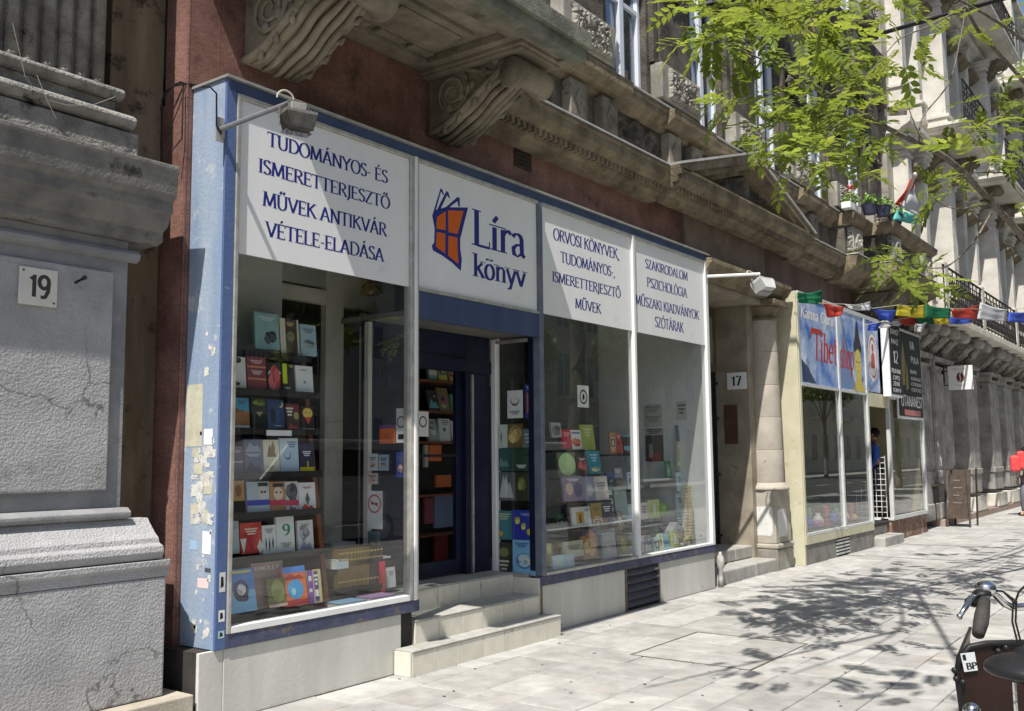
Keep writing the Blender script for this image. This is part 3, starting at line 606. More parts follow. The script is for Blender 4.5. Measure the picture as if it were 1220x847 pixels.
obj('abacus', bx(13.05, 13.69, -.07, .45, 3.697, 3.778), STONEY, colm, bevel=.01)
PW = mat('whitewashed_pedestal', (.36, .33, .28), (.45, .42, .36), 4, .85, .3, 60)
WW = mat('whitewash', (.62, .62, .6), (.72, .72, .7), 9, .85, .3, 60, spots=((.42, .38, .32), 8, .62, .03))
obj('pedestal', bx(13.08, 13.66, 0.03, .5, .36, 1.088), PW, colm, bevel=.012)
bm = B()
def blob(o, ux, w, z0, z1, sd):
    pts = []
    for k in range(26):
        a = 2*pi*k/26; r = 1+.13*noise.noise(Vector((cos(a)*2, sin(a)*2, sd))); pts.append((w/2+w/2*.97*r*max(-1, min(1, 1.25*cos(a)))*.86, (z0+z1)/2+(z1-z0)/2*r*.88*max(-1, min(1, 1.25*sin(a)))))
    polyprint(bm, pts, o, ux, Z3, .0025)
blob((13.08, .47, 0), (0, -1, 0), .44, .44, .9, 1); blob((13.1, .03, 0), X3, .42, .42, .86, 4)
obj('whitewash_patch', bm, WW, colm, label='bright whitewash patch', recalc=False)
obj('pedestal_moulding', bx(13.05, 13.7, 0.0, .53, .29, .358), PW, colm, bevel=.02)
obj('pedestal_foot', bx(13.06, 13.69, .01, .52, -.01, .288), STONEL, colm, bevel=.015)
p17 = thing('house_number', 'white plate with black 17 on the door reveal beside the column', 'number plate', (12.945, .55, 2.6))
obj('plate', bx(12.93, 12.948, .33, .62, 2.52, 2.76), WHITE, p17, bevel=.003)
bm = B(); text(bm, '17', (12.93, .555, 2.57), (0, -1, 0), Z3, .135, .15, .001, serif=False, thick=.18); obj('lettering', bm, pm((.03, .03, .04)), p17, recalc=False)
st = thing('door_steps', 'two worn grey stone steps up to the door of number 17', 'steps', (12, .3, 0))
SW = mat('worn_step_stone', (.3, .29, .27), (.42, .41, .385), 5, .8, .4, 60)
obj('step', bx(11.15, 12.3, .02, .8, -.02, .17), SW, st, bevel=.02); obj('step', bx(12.303, 13.046, .02, .8, -.02, .168), SW, st, bevel=.02)
obj('step', bx(11.2, 12.4, .34, 1.1, .172, .34), SW, st, bevel=.02); obj('step', bx(12.403, 13.046, .34, 1.1, .172, .338), SW, st, bevel=.02)
bo = thing('stone_bollard', 'little white painted guard stone between bookshop base and the door 17 steps', 'guard stone', (11.13, -.03, 0))
bm = lathe(B(), 11.12, -.02, [(.04, 0), (.03, .1), (.025, .2), (.045, .24), (.05, .33), (.035, .37), (.02, .39), (.015, .42)], 14); obj('post', bm, mat('flaking_guard_stone', (.3, .28, .25), (.5, .49, .46), 18, .9, .5), bo, smooth=True)
# ================================================================ building 2, further right
Bg = thing('pilaster_building', 'tall pale stone building beyond number 17 with fluted pilasters and iron balconies', 'building', (28, .4, 0))
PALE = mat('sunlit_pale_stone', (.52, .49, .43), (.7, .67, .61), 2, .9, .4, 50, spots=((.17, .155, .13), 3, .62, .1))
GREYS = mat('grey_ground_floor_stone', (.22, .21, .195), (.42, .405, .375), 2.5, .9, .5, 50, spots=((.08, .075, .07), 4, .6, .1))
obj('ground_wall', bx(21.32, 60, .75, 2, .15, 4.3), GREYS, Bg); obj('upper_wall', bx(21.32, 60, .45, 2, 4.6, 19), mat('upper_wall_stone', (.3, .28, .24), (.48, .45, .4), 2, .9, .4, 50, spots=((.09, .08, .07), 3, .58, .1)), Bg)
obj('red_plinth', bx(22.6, 60, -.05, 1.2, -.02, .15), mat('reddish_plinth', (.26, .19, .155), (.36, .29, .25), 4, .8, .3), Bg, bevel=.015)
cols = [21.9, 23.9, 26.5, 29.4, 31.6, 34.0, 36.6, 39.2, 42, 45]
for i, c in enumerate(cols):
    w = .85 if i < 2 else .6; yf = .12 if i < 2 else -.02
    if i < 2:
        bm = B(); box(bm, c-w, c+w, yf+.04, .75, 1.2, 3.5); 
        for k in range(9): tube(bm, [(c-w+.1+k*(2*w-.2)/8, yf+.04, 1.3), (c-w+.1+k*(2*w-.2)/8, yf+.04, 3.4)], .05, 6)
        obj('fluted_pilaster', bm, GREYS, Bg)
    else: obj('pilaster', bx(c-w, c+w, yf+.03, .75, .6, 3.5), GREYS, Bg, bevel=.02)
    obj('pilaster_base', bx(c-w-.06, c+w+.06, yf-.04, .8, .15, .5), PALE if i > 1 else GREYS, Bg, bevel=.02); obj('pilaster_band', bx(c-w-.03, c+w+.03, yf-.0, .78, 1.05, 1.2), GREYS, Bg, bevel=.02)
    if i < 2: obj('pilaster_foot', bx(c-w, c+w, yf+.02, .77, .501, 1.049), GREYS, Bg)
    bm = B(); box(bm, c-w-.03, c+w+.03, yf, .78, 3.501, 3.56); box(bm, c-w-.08, c+w+.08, yf-.06, .8, 3.68, 3.76)
    for s in (-1, 1): tube(bm, [(c+s*w, yf-.02, 3.62), (c+s*w, .7, 3.62)], .09, 12)
    obj('capital', bm, GREYS, Bg)
    for s in (-.45, .45): bracket(Bg, c+s-.2, c+s+.2, .46, -.38, 4.38, 3.78, GREYS)
obj('balcony_slab', bx(21.65, 60, -.5, .44, 4.4, 4.56), PALE, Bg, bevel=.02)
for z0 in (.15,):
    for a, b in zip(cols, cols[1:]): obj('shop_opening', bx(a+1.0, b-.75, .7, .748, .4, 3.3), DARK, Bg)
def railing(par, x0, x1, y, z0, h, seed=0):
    bm = B(); tube(bm, [(x0, y, z0+h), (x1, y, z0+h)], .028, 6); tube(bm, [(x0, y, z0+.08), (x1, y, z0+.08)], .02, 6); tube(bm, [(x0, y, z0+h*.86), (x1, y, z0+h*.86)], .014, 5)
    n = int((x1-x0)/.42)
    for k in range(n):
        cx = x0+(k+.5)*(x1-x0)/n; w = (x1-x0)/n/2*.92
        tube(bm, [(cx-w, y, z0), (cx-w, y, z0+h)], .014, 5)
        for s in (-1, 1):
            tube(bm, [(cx+s*w*(.5+.42*cos(t)*(1-k2/22)), y, z0+h*.62+.16*sin(t)*(1-k2/22)) for k2 in range(15) for t in [k2*.62]], .013, 4, cap=False)
            tube(bm, [(cx+s*w*(.5+.42*cos(t)*(1-k2/22)), y, z0+h*.28-.16*sin(t)*(1-k2/22)) for k2 in range(15) for t in [k2*.62]], .013, 4, cap=False)
        tube(bm, [(cx, y, z0+.08), (cx, y, z0+h*.86)], .012, 4)
    return obj('railing', bm, IRON, par)
railing(Bg, 21.8, 34, -.46, 4.56, 1.0)
for x in (22.0, 25.9, 30.6, 34.2): obj('railing_post', bx(x-.16, x+.16, -.49, -.3, 4.561, 5.66), PALE, Bg, bevel=.03)
def stepped(name, x0, x1, y0, y1, prof, m, par):
    """a moulded block: prof is (projection, height) from the bottom, returned round the corners"""
    bm = B()
    for (e0, z0), (e1, z1) in zip(prof, prof[1:]): box(bm, x0-e1, x1+e1, y0-e1, y1, z0, z1-.0006)
    return obj(name, bm, m, par, bevel=.008)
for i, c in enumerate([21.9+1.4*k for k in range(18)]):
    big = i % 4 == 2; w = .26 if big else .17; yf = -.16 if big else .12
    for f, (z0, z1) in enumerate(((4.75, 8.5), (9.2, 12.9), (13.5, 17.5))):
        obj('pilaster_shaft', bx(c-w, c+w, yf, .449, z0+.5, z1-.45), PALE, Bg, bevel=.02)
        stepped('pilaster_pedestal', c-w, c+w, yf, .448, [(0, z0), (.07, z0+.12), (.04, z0+.42), (.08, z0+.5)], PALE, Bg)
        stepped('pilaster_capital', c-w, c+w, yf, .448, [(0, z1-.45), (.03, z1-.38), (.0, z1-.28), (.06, z1-.16), (.1, z1-.06), (.13, z1)], PALE, Bg)
        if big: bracket(Bg, c-.16, c+.16, yf, yf-.42, z1+.02, z1-.5, STONEY)
for z in (8.5, 12.9, 17.5):
    obj('string_course', prism(B(), [(.449, z+.002), (.2, z+.01), (.12, z+.1), (.0, z+.16), (-.06, z+.2), (-.06, z+.32), (.449, z+.4)], 'x', 21.35, 48), PALE, Bg, bevel=.006)
for k in range(17):
    x0 = 22.17+k*1.4
    for z0, h in ((4.75, 2.9), (9.5, 2.6), (13.8, 2.6)):
        window(x0, x0+.86, z0+.1, z0+h, .38, Bg)
        if k < 12: obj('window_hood', prism(B(), [(.44, z0+h+.1), (.2, z0+h+.15), (.02, z0+h+.25), (0, z0+h+.31), (.44, z0+h+.35)], 'x', x0-.08, x0+.94), STONEY, Bg, bevel=.01)
        if k < 12: obj('carved_panel', relief(B(), (x0+.02, .449, z0+h+.4), X3, Z3, .82, .3, scrolls(.82, .3, 2, k), 26, 12, .07), STONE, Bg)
for (x0, x1, z) in ((23.6, 26.6, 9.0), (29.0, 32.4, 9.0), (34.6, 38, 9.0), (23.6, 32, 13.35), (34, 40, 13.35)):
    stepped('balcony_slab', x0, x1, -.66, .447, [(0, z), (.05, z+.07), (.1, z+.12), (.13, z+.2)], PALE, Bg); railing(Bg, x0+.05, x1-.05, -.7, z+.2, 1.0)
    for x in (x0+.3, x1-.6): bracket(Bg, x, x+.3, .447, -.5, z-.01, z-.8, STONEY)
# ================================================================ the bookshop front
F = thing('bookshop_front', 'blue framed bookshop front with white sign boards and big display windows', 'shop front', (7.4, 0, 0))
ZF0, ZF1 = .43, 4.06
obj('side_panel', bx(3.79, 3.812, .006, .345, ZF0, ZF1), BLUEP, F, bevel=.004)
obj('corner_post', bx(3.79, 3.872, -.012, .005, ZF0, ZF1), mat('corner_blue', (.07, .12, .27), (.11, .16, .32), 4, .5, .25, 40, spots=((.36, .36, .36), 8, .64, .02), streak=True), F, bevel=.004)
obj('top_rail', bx(3.8125, 11.02, -.013, .345, 3.985, ZF1), BLUE, F, bevel=.004)
obj('roof_flashing', bx(3.775, 11.035, -.04, .348, ZF1+.001, ZF1+.018), ALU, F)
obj('bottom_rail', bx(3.873, 5.66, -.015, .06, ZF0, .515), BLUEB, F, bevel=.004); obj('bottom_rail', bx(7.30, 11.0, -.015, .06, ZF0, .515), BLUEB, F, bevel=.004)
obj('right_side_panel', bx(11.0, 11.02, .0, .345, ZF0, 3.984), BLUE, F)
MULL = [(3.874, 3.905), (5.555, 5.645), (7.315, 7.38), (9.105, 9.155), (10.925, 10.998)]
for a, b in MULL: obj('mullion', bx(a, b, -.022, .06, .517, 3.983), ALU if b < 7 else (mat('grey_blue_post', (.1, .12, .17), (.16, .18, .22), 7, .5, .2) if b < 8 else WHITEPAINT), F, bevel=.006)
for x in (5.6,): obj('mullion_cap', bx(5.585, 5.615, -.036, -.0225, .517, 3.98), WHITEPAINT, F, bevel=.004)
def hrail(x0, x1, z0, z1, m=ALU): obj('glazing_rail', bx(x0, x1, -.02, .05, z0, z1), m, F, bevel=.004)
hrail(3.906, 5.554, .517, .56, WHITEPAINT); hrail(7.381, 9.104, .517, .545, ALU); hrail(9.156, 10.924, .517, .545, WHITEPAINT)
for a, b in ((3.906, 5.554), (5.646, 7.314), (7.381, 9.104), (9.156, 10.924)): hrail(a, b, 3.955, 3.984)
obj('display_pane', bx(3.9, 5.56, .018, .024, .54, 3.97), GL, F); obj('display_pane', bx(7.375, 9.11, .018, .024, .54, 3.97), GL, F); obj('display_pane', bx(9.15, 10.93, .018, .024, .54, 3.97), GL, F)
obj('door_lintel', bx(5.646, 7.314, -.012, .06, 2.69, 2.905), BLUE, F, bevel=.004); obj('lintel_trim', bx(5.646, 7.314, -.02, .03, 2.906, 2.93), ALU, F)
obj('soffit', bx(5.646, 7.38, .061, .9, 2.72, 2.76), mat('grey_soffit', (.12, .115, .1), (.17, .16, .14), 3, .8), F)
obj('base_slab', bx(3.87, 5.47, -.0, .03, 0, .428), BASEG, F, bevel=.004); obj('base_slab', bx(3.69, 3.868, .003, .03, 0, .428), BASEG, F, bevel=.004)
obj('base_slab', bx(7.33, 8.83, 0, .03, 0, .428), BASEG, F, bevel=.004); obj('base_slab', bx(9.57, 11.0, 0, .03, 0, .428), BASEG, F, bevel=.004); obj('base_strip', bx(7.295, 7.327, -.01, .03, 0, .43), RUST, F)
obj('base_core', bx(3.7, 5.62, .031, .6, 0, .426), DARK, F); obj('base_core', bx(7.4, 11.0, .031, .6, 0, .426), DARK, F)
gv = obj('vent_grille', bx(8.831, 9.569, .02, .03, 0, .428), BLACK, F)
bm = B()
for k in range(5): prism(bm, [(-.012, .04+k*.08), (.018, .085+k*.08), (.018, .095+k*.08), (-.02, .05+k*.08)], 'x', 8.85, 9.55)
obj('slats', bm, mat('slat_paint', (.06, .06, .075), (.1, .1, .12), 12, .6, .2), gv); bm = B(); box(bm, 8.832, 8.85, -.014, .019, 0, .427); box(bm, 9.55, 9.568, -.014, .019, 0, .427); obj('vent_frame', bm, RUST, gv)
# stickers and scraps on the blue side panel
def sticker(y0, y1, z0, z1, c, lab, rag=0, prn=None, par=F, X=3.7885):
    bm = B(); pts = []
    if rag:
        cy, cz = (y0+y1)/2, (z0+z1)/2
        for k in range(30):
            a = 2*pi*k/30; q = 1+rag*noise.noise(Vector((cos(a)*2.5, sin(a)*2.5, y0*50))); pts.append((-cy+(y1-y0)/2*q*max(-.8, min(.8, cos(a)))*1.2, cz+(z1-z0)/2*q*max(-.8, min(.8, sin(a)))*1.2))
    else: pts = [(-y1, z0), (-y0, z0), (-y0, z1), (-y1, z1)]
    polyprint(bm, pts, (X, 0, 0), (0, -1, 0), Z3, .0)
    o = obj('sticker', bm, [c] + ([prn] if prn else []), par, label=lab, recalc=False); return o
TORN = mat('torn_paper', (.5, .49, .44), (.7, .69, .66), 22, .9, .3, spots=((.16, .2, .34), 14, .57, .03))
OLDP = mat('yellowed_notice', (.44, .42, .32), (.56, .54, .43), 14, .9, spots=((.25, .24, .2), 22, .64, .04))
sticker(.16, .33, 1.68, 2.08, OLDP, 'yellowed paper notice'); rs = random.Random(11)
for k in range(26):
    yc, zc = rs.uniform(.05, .24), rs.uniform(1.22, 1.66); sticker(yc-rs.uniform(.012, .05), yc+rs.uniform(.012, .05), zc-rs.uniform(.01, .06), zc+rs.uniform(.01, .06), TORN if k % 3 else OLDP, 'torn scrap of white bill', rs.uniform(.2, .5), X=3.7885-k*.00004)
for k in range(16):
    yc, zc = rs.uniform(.03, .2), rs.choice((rs.uniform(1.7, 2.45), rs.uniform(.5, 1.2))); r_ = rs.uniform(.004, .022); sticker(yc-r_, yc+r_, zc-r_*1.4, zc+r_*1.4, TORN, 'small paper scrap', .4)
sticker(.05, .14, 1.69, 1.79, WHITE, 'small white printed sticker')
sticker(.045, .13, 1.01, 1.15, pm((.85, .86, .88)), 'plain white sticker'); sticker(.18, .26, 1.03, 1.09, pm((.35, .5, .7)), 'small pale blue sticker', .3); sticker(.06, .17, .8, .86, pm((.82, .6, .58)), 'pinkish white sticker')
sticker(.04, .1, .9, .925, pm((.08, .08, .09)), 'small dark sticker');  sticker(.05, .1, .5, .56, TORN, 'paper scrap', .8)
bm = B(); text(bm, 'DUNA', (3.788, .19, .935), (0, -1, 0), Z3, .045, .12, .0005, serif=False, thick=.12); obj('scrawl', bm, pm((.6, .62, .66)), F, recalc=False, label='small white DUNA lettering')
for z, h, c in ((.78, .12, (.6, .6, .6)), (.6, .07, (.75, .75, .75)), (.5, .045, (.4, .55, .6))):
    bm = B(); x0 = 3.815; polyprint(bm, [(x0, z), (x0+.045, z), (x0+.045, z+h), (x0, z+h)], (0, -.0125, 0), X3, Z3, .0006); polyprint(bm, [(x0+.01, z+h*.2), (x0+.034, z+h*.3), (x0+.03, z+h*.75), (x0+.012, z+h*.8)], (0, -.0125, 0), X3, Z3, .0012)
    bm.faces.ensure_lookup_table(); bm.faces[1].material_index = 1; obj('sticker', bm, [pm(c), BLACK], F, recalc=False)
# sign boards
def sign(x0, x1, z0, z1, lines, lab, extra=None):
    t = thing('shop_sign', lab, 'sign', ((x0+x1)/2, 0, z0))
    obj('board', bx(x0, x1, .005, .0165, z0, z1), WHITE, t, bevel=.001)
    for s, a, b, z, h in lines: obj('lettering', text(B(), s, (a, .005, z), X3, Z3, h, b-a, .0015, thick=.155, thin=.055), BLUEINK, t, recalc=False)
    return t
sign(3.907, 5.553, 2.925, 3.953, [('TUDOMÁNYOS- ÉS', 4.14, 5.31, 3.70, .098), ('ISMERETTERJESZTŐ', 4.07, 5.335, 3.5, .096), ('MŰVEK ANTIKVÁR', 4.11, 5.3, 3.28, .1), ('VÉTELE-ELADÁSA', 4.14, 5.27, 3.077, .1)], 'large white sign starting TUDOMÁNYOS- ÉS, over the leftmost window')
ls = sign(5.648, 7.312, 2.932, 3.953, [], 'white Líra könyv sign with blue and orange open book emblem over the door')
bm = B(); text(bm, 'Líra', (6.36, .005, 3.4), X3, Z3, .315, .77, .0015, thick=.15, thin=.05); obj('lettering', bm, BLUEINK, ls, recalc=False); bm = B(); text(bm, 'könyv', (6.36, .005, 3.13), X3, Z3, .2, .77, .0015, thick=.15, thin=.05); obj('lettering', bm, BLUEINK, ls, recalc=False)
bm = B(); q = lambda P, e=.0004: polyprint(bm, P, (0, .005, 0), X3, Z3, e)
q([(5.83, 3.55), (5.86, 3.60), (6.0, 3.655), (6.297, 3.712), (6.24, 3.56), (6.19, 3.42), (6.19, 3.33), (6.21, 3.25), (6.195, 3.145), (6.08, 3.2), (5.95, 3.24), (5.84, 3.262), (5.825, 3.3), (5.855, 3.33), (5.86, 3.45)])
for L in ([(5.835, 3.56), (5.935, 3.80), (5.955, 3.8), (5.985, 3.752), (5.967, 3.752), (5.942, 3.775), (5.875, 3.6)], [(5.87, 3.58), (6.01, 3.795), (6.035, 3.79), (6.06, 3.74), (6.035, 3.745), (6.02, 3.762), (5.92, 3.6)], [(5.93, 3.6), (6.16, 3.778), (6.185, 3.77), (6.185, 3.69), (6.162, 3.70), (6.155, 3.738), (6.0, 3.63)]): q(L, .0003)
obj('emblem', bm, BLUEINK, ls, recalc=False)
bm = B()
for P in ([(5.88, 3.45), (5.89, 3.55), (6.0, 3.62), (6.0, 3.46)], [(6.035, 3.45), (6.03, 3.635), (6.235, 3.67), (6.19, 3.55), (6.155, 3.455)], [(5.875, 3.3), (5.885, 3.425), (5.995, 3.43), (5.995, 3.26)], [(6.03, 3.25), (6.035, 3.42), (6.15, 3.425), (6.155, 3.33), (6.165, 3.2)]): q(P, .0007)
obj('emblem_fields', bm, pm((.62, .12, .012)), ls, recalc=False)
sign(7.383, 9.102, 2.925, 3.953, [('ORVOSI KÖNYVEK,', 7.6, 8.86, 3.667, .112), ('TUDOMÁNYOS-,', 7.72, 8.76, 3.463, .105), ('ISMERETTERJESZTŐ', 7.57, 8.87, 3.253, .1), ('MŰVEK', 7.97, 8.46, 3.04, .1)], 'white sign starting ORVOSI KÖNYVEK, right of the Líra sign')
sign(9.158, 10.922, 2.925, 3.953, [('SZAKIRODALOM', 9.43, 10.49, 3.668, .102), ('PSZICHOLÓGIA', 9.465, 10.46, 3.459, .108), ('MŰSZAKI KIADVÁNYOK', 9.19, 10.77, 3.227, .108), ('SZÓTÁRAK', 9.63, 10.34, 3.026, .116)], 'white sign starting SZAKIRODALOM, rightmost of the bookshop signs')
# recessed doorway
BK = .56
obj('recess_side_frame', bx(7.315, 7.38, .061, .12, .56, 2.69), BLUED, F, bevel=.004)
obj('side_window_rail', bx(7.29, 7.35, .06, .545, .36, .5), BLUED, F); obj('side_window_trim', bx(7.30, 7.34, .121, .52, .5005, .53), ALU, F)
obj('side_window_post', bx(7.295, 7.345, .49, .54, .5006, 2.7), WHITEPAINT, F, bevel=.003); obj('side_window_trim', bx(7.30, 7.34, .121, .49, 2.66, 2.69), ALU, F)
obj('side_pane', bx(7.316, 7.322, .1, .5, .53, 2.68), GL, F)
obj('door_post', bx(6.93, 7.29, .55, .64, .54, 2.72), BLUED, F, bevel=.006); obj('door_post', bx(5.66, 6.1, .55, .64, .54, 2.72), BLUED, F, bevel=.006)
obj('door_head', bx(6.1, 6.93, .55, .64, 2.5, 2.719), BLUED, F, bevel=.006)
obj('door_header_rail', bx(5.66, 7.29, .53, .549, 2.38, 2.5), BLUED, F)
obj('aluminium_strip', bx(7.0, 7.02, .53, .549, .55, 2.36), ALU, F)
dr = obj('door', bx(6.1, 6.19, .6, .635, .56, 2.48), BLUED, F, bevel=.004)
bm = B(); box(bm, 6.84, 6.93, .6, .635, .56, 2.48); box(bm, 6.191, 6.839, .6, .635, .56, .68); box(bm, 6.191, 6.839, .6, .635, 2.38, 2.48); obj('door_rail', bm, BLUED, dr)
obj('handle', tube(B(), [(6.15, .6, 1.45), (6.15, .55, 1.45), (6.15, .55, 1.75), (6.15, .6, 1.75)], .012), CHROME, dr)
bm = B(); box(bm, 6.19, 6.84, .59, .6, 1.6, 1.625); obj('push_bar', bm, BLACK, dr)
inner = thing('interior_rack', 'dark rack seen through the shop door with an orange panel', 'rack', (7.1, 1.3, .5))
obj('frame', bx(6.9, 8.0, 1.3, 1.34, .55, 2.6), SHELF, inner)
for a in ((6.62, 6.8, 1.56, 1.72, (.75, .2, .05), 'orange panel'), (6.55, 6.6, 1.5, 1.72, (.5, .5, .47), None), (6.72, 6.95, 1.3, 1.42, (.6, .16, .05), 'orange card'), (6.55, 6.68, .95, 1.2, (.3, .06, .08), None), (6.7, 7.0, .9, 1.22, (.2, .28, .45), 'blue patterned poster'), (6.7, 6.9, .58, .85, (.3, .04, .04), None)): obj('panel', bx(a[0]+.62, a[1]+.62, 1.27, 1.299, a[2], a[3]), pm(a[4]), inner, label=a[5])
obj('pale_post', bx(7.62, 7.65, 1.1, 1.2, 1.6, 2.35), CREAM, inner)
for z_ in (.86, 1.24, 1.75, 2.05, 2.35): obj('shelf', bx(6.92, 7.98, 1.12, 1.299, z_-.02, z_), WOOD, inner)
nt_ = thing('door_notice', 'round prohibition notice on white paper behind the entrance door glass', 'notice', (6.4, .61, 1.95)); obj('paper', bx(6.32, 6.47, .606, .609, 1.78, 2.0), pm((.6, .6, .58)), nt_)
bm = B(); 
def ring(bm, cx, cz, r0, r1, o, ux, off, n=24):
    for k in range(n):
        a, b = 2*pi*k/n, 2*pi*(k+1)/n; polyprint(bm, [(cx+r0*cos(a), cz+r0*sin(a)), (cx+r1*cos(a), cz+r1*sin(a)), (cx+r1*cos(b), cz+r1*sin(b)), (cx+r0*cos(b), cz+r0*sin(b))], o, ux, Z3, off)
ring(bm, 6.395, 1.91, .038, .05, (0, .606, 0), X3, .001); obj('symbol', bm, BLACK, nt_, recalc=False)
# steps with tiles
es = thing('entrance_steps', 'three cream tiled steps up to the bookshop door', 'steps', (6.4, -.1, 0))
STP = [(5.40, 7.37, -.175, .0), (5.62, 7.29, -.03+.02, .18), (5.66, 7.29, .28, .36)]
obj('core', bx(5.42, 7.35, -.16, .6, -.02, .165), JOINT, es); obj('core', bx(5.63, 7.28, .01, .6, .166, .345), JOINT, es); obj('core', bx(5.66, 7.285, .30, 2.4, .346, .535), JOINT, es)
TR = mat('tread_tile', (.33, .325, .3), (.46, .45, .42), 6, .6, .15, 50, spots=((.2, .2, .19), 7, .62, .05), rnd=.05)
for n, (x0, x1, yf, z0) in enumerate(((5.40, 7.37, -.175, -.005), (5.625, 7.285, -.0, .17), (5.66, 7.285, .285, .35))):
    x = x0; k = 0; yb = (.0, .285, .62)[n]
    while x < x1-.02:
        w = min(.283, x1-x); 
        obj('riser_tile', bx(x+.003, x+w-.003, yf, yf+.014, z0+.003, z0+.172), TILE, es, loc=(x, yf, z0), bevel=.002)
        obj('tread_tile', bx(x+.003, x+w-.003, yf+.03, yb-.002, z0+.175, z0+.188), TR, es, loc=(x, yf, z0), bevel=.002)
        x += w
    obj('tread_nosing', bx(x0, x1, yf-.006, yf+.028, z0+.174, z0+.189), TR, es, bevel=.005)
obj('side_tile', bx(5.386, 5.3995, -.172, -.01, 0, .172), TILE, es, bevel=.002)
obj('cheek_tile', bx(7.286, 7.296, -.005, .5, .19, .5), TILE, es, bevel=.002); obj('cheek_tile', bx(7.06, 7.3, -.0005, .0, .2, .2005), TILE, es)
x = .62
while x < 2.4: obj('floor_tile', bx(5.66, 7.28, x, x+.3, .535, .54), TR, es); x += .303
# interior
rm = thing('shop_interior', 'dim bookshop room with cream partitions behind the display windows', 'room', (7, 2, .5))
obj('floor', bx(3.82, 5.64, .07, 4, .44, .5), mat('brown_floor', (.1, .07, .05), (.15, .11, .08), 5, .7), rm); obj('floor', bx(7.35, 10.99, .07, 4, .44, .5), mat('grey_display_floor', (.3, .31, .32), (.38, .39, .4), 5, .7), rm)
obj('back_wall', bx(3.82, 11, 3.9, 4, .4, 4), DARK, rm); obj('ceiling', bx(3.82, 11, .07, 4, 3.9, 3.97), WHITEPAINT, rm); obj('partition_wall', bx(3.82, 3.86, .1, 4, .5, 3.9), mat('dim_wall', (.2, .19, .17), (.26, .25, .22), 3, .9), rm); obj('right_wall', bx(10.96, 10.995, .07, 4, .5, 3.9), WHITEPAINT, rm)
obj('back_panel', bx(3.87, 5.0, .85, .9, 2.2, 3.9), GREYW, rm)
for a in ((5.48, 5.68, 1.9, 3.9), (5.0, 5.48, 2.86, 2.98), (5.68, 6.3, 2.86, 3.9), (5.48, 5.68, .5, 1.9)): obj('door_casing', bx(a[0], a[1], .86, .93, a[2], a[3]), CREAM, rm, bevel=.006)
obj('door_casing', bx(5.0, 5.48, .87, .92, 3.0, 3.9), mat('pale_panel', (.25, .25, .23), (.3, .3, .28), 4, .7), rm)
for a in ((5.9, 5.93, .5, 2.84), (6.28, 6.32, .5, 2.84)): obj('casing_strip', bx(a[0], a[1], .86, .9, a[2], a[3]), CREAM, rm)
obj('glazed_leaf', bx(5.93, 6.28, .88, .886, .5, 2.84), GL, rm); obj('side_pane', bx(5.625, 5.631, .07, .5, .53, 2.68), GL, F); obj('side_window_post', bx(5.61, 5.655, .5, .548, .5006, 2.7), CREAM, F, bevel=.003); obj('side_window_trim', bx(5.612, 5.652, .07, .499, .5005, .53), ALU, F)
obj('curtain_panel', bx(7.4, 8.3, 1.25, 1.29, 2.35, 3.9), mat('grey_green_panel', (.16, .17, .14), (.22, .23, .19), 3, .8), rm); obj('display_back', bx(9.2, 10.6, 1.35, 1.4, .5, 3.4), mat('dark_grey_partition', (.09, .105, .1), (.14, .155, .145), 3, .7), rm)
obj('display_back', bx(8.3, 9.19, 1.5, 1.54, .5, 3.9), mat('green_grey_partition', (.035, .04, .035), (.07, .075, .065), 3, .7), rm); obj('shelf_post', bx(8.0, 8.04, 1.0, 1.04, .5, 3.0), WHITEPAINT, rm)
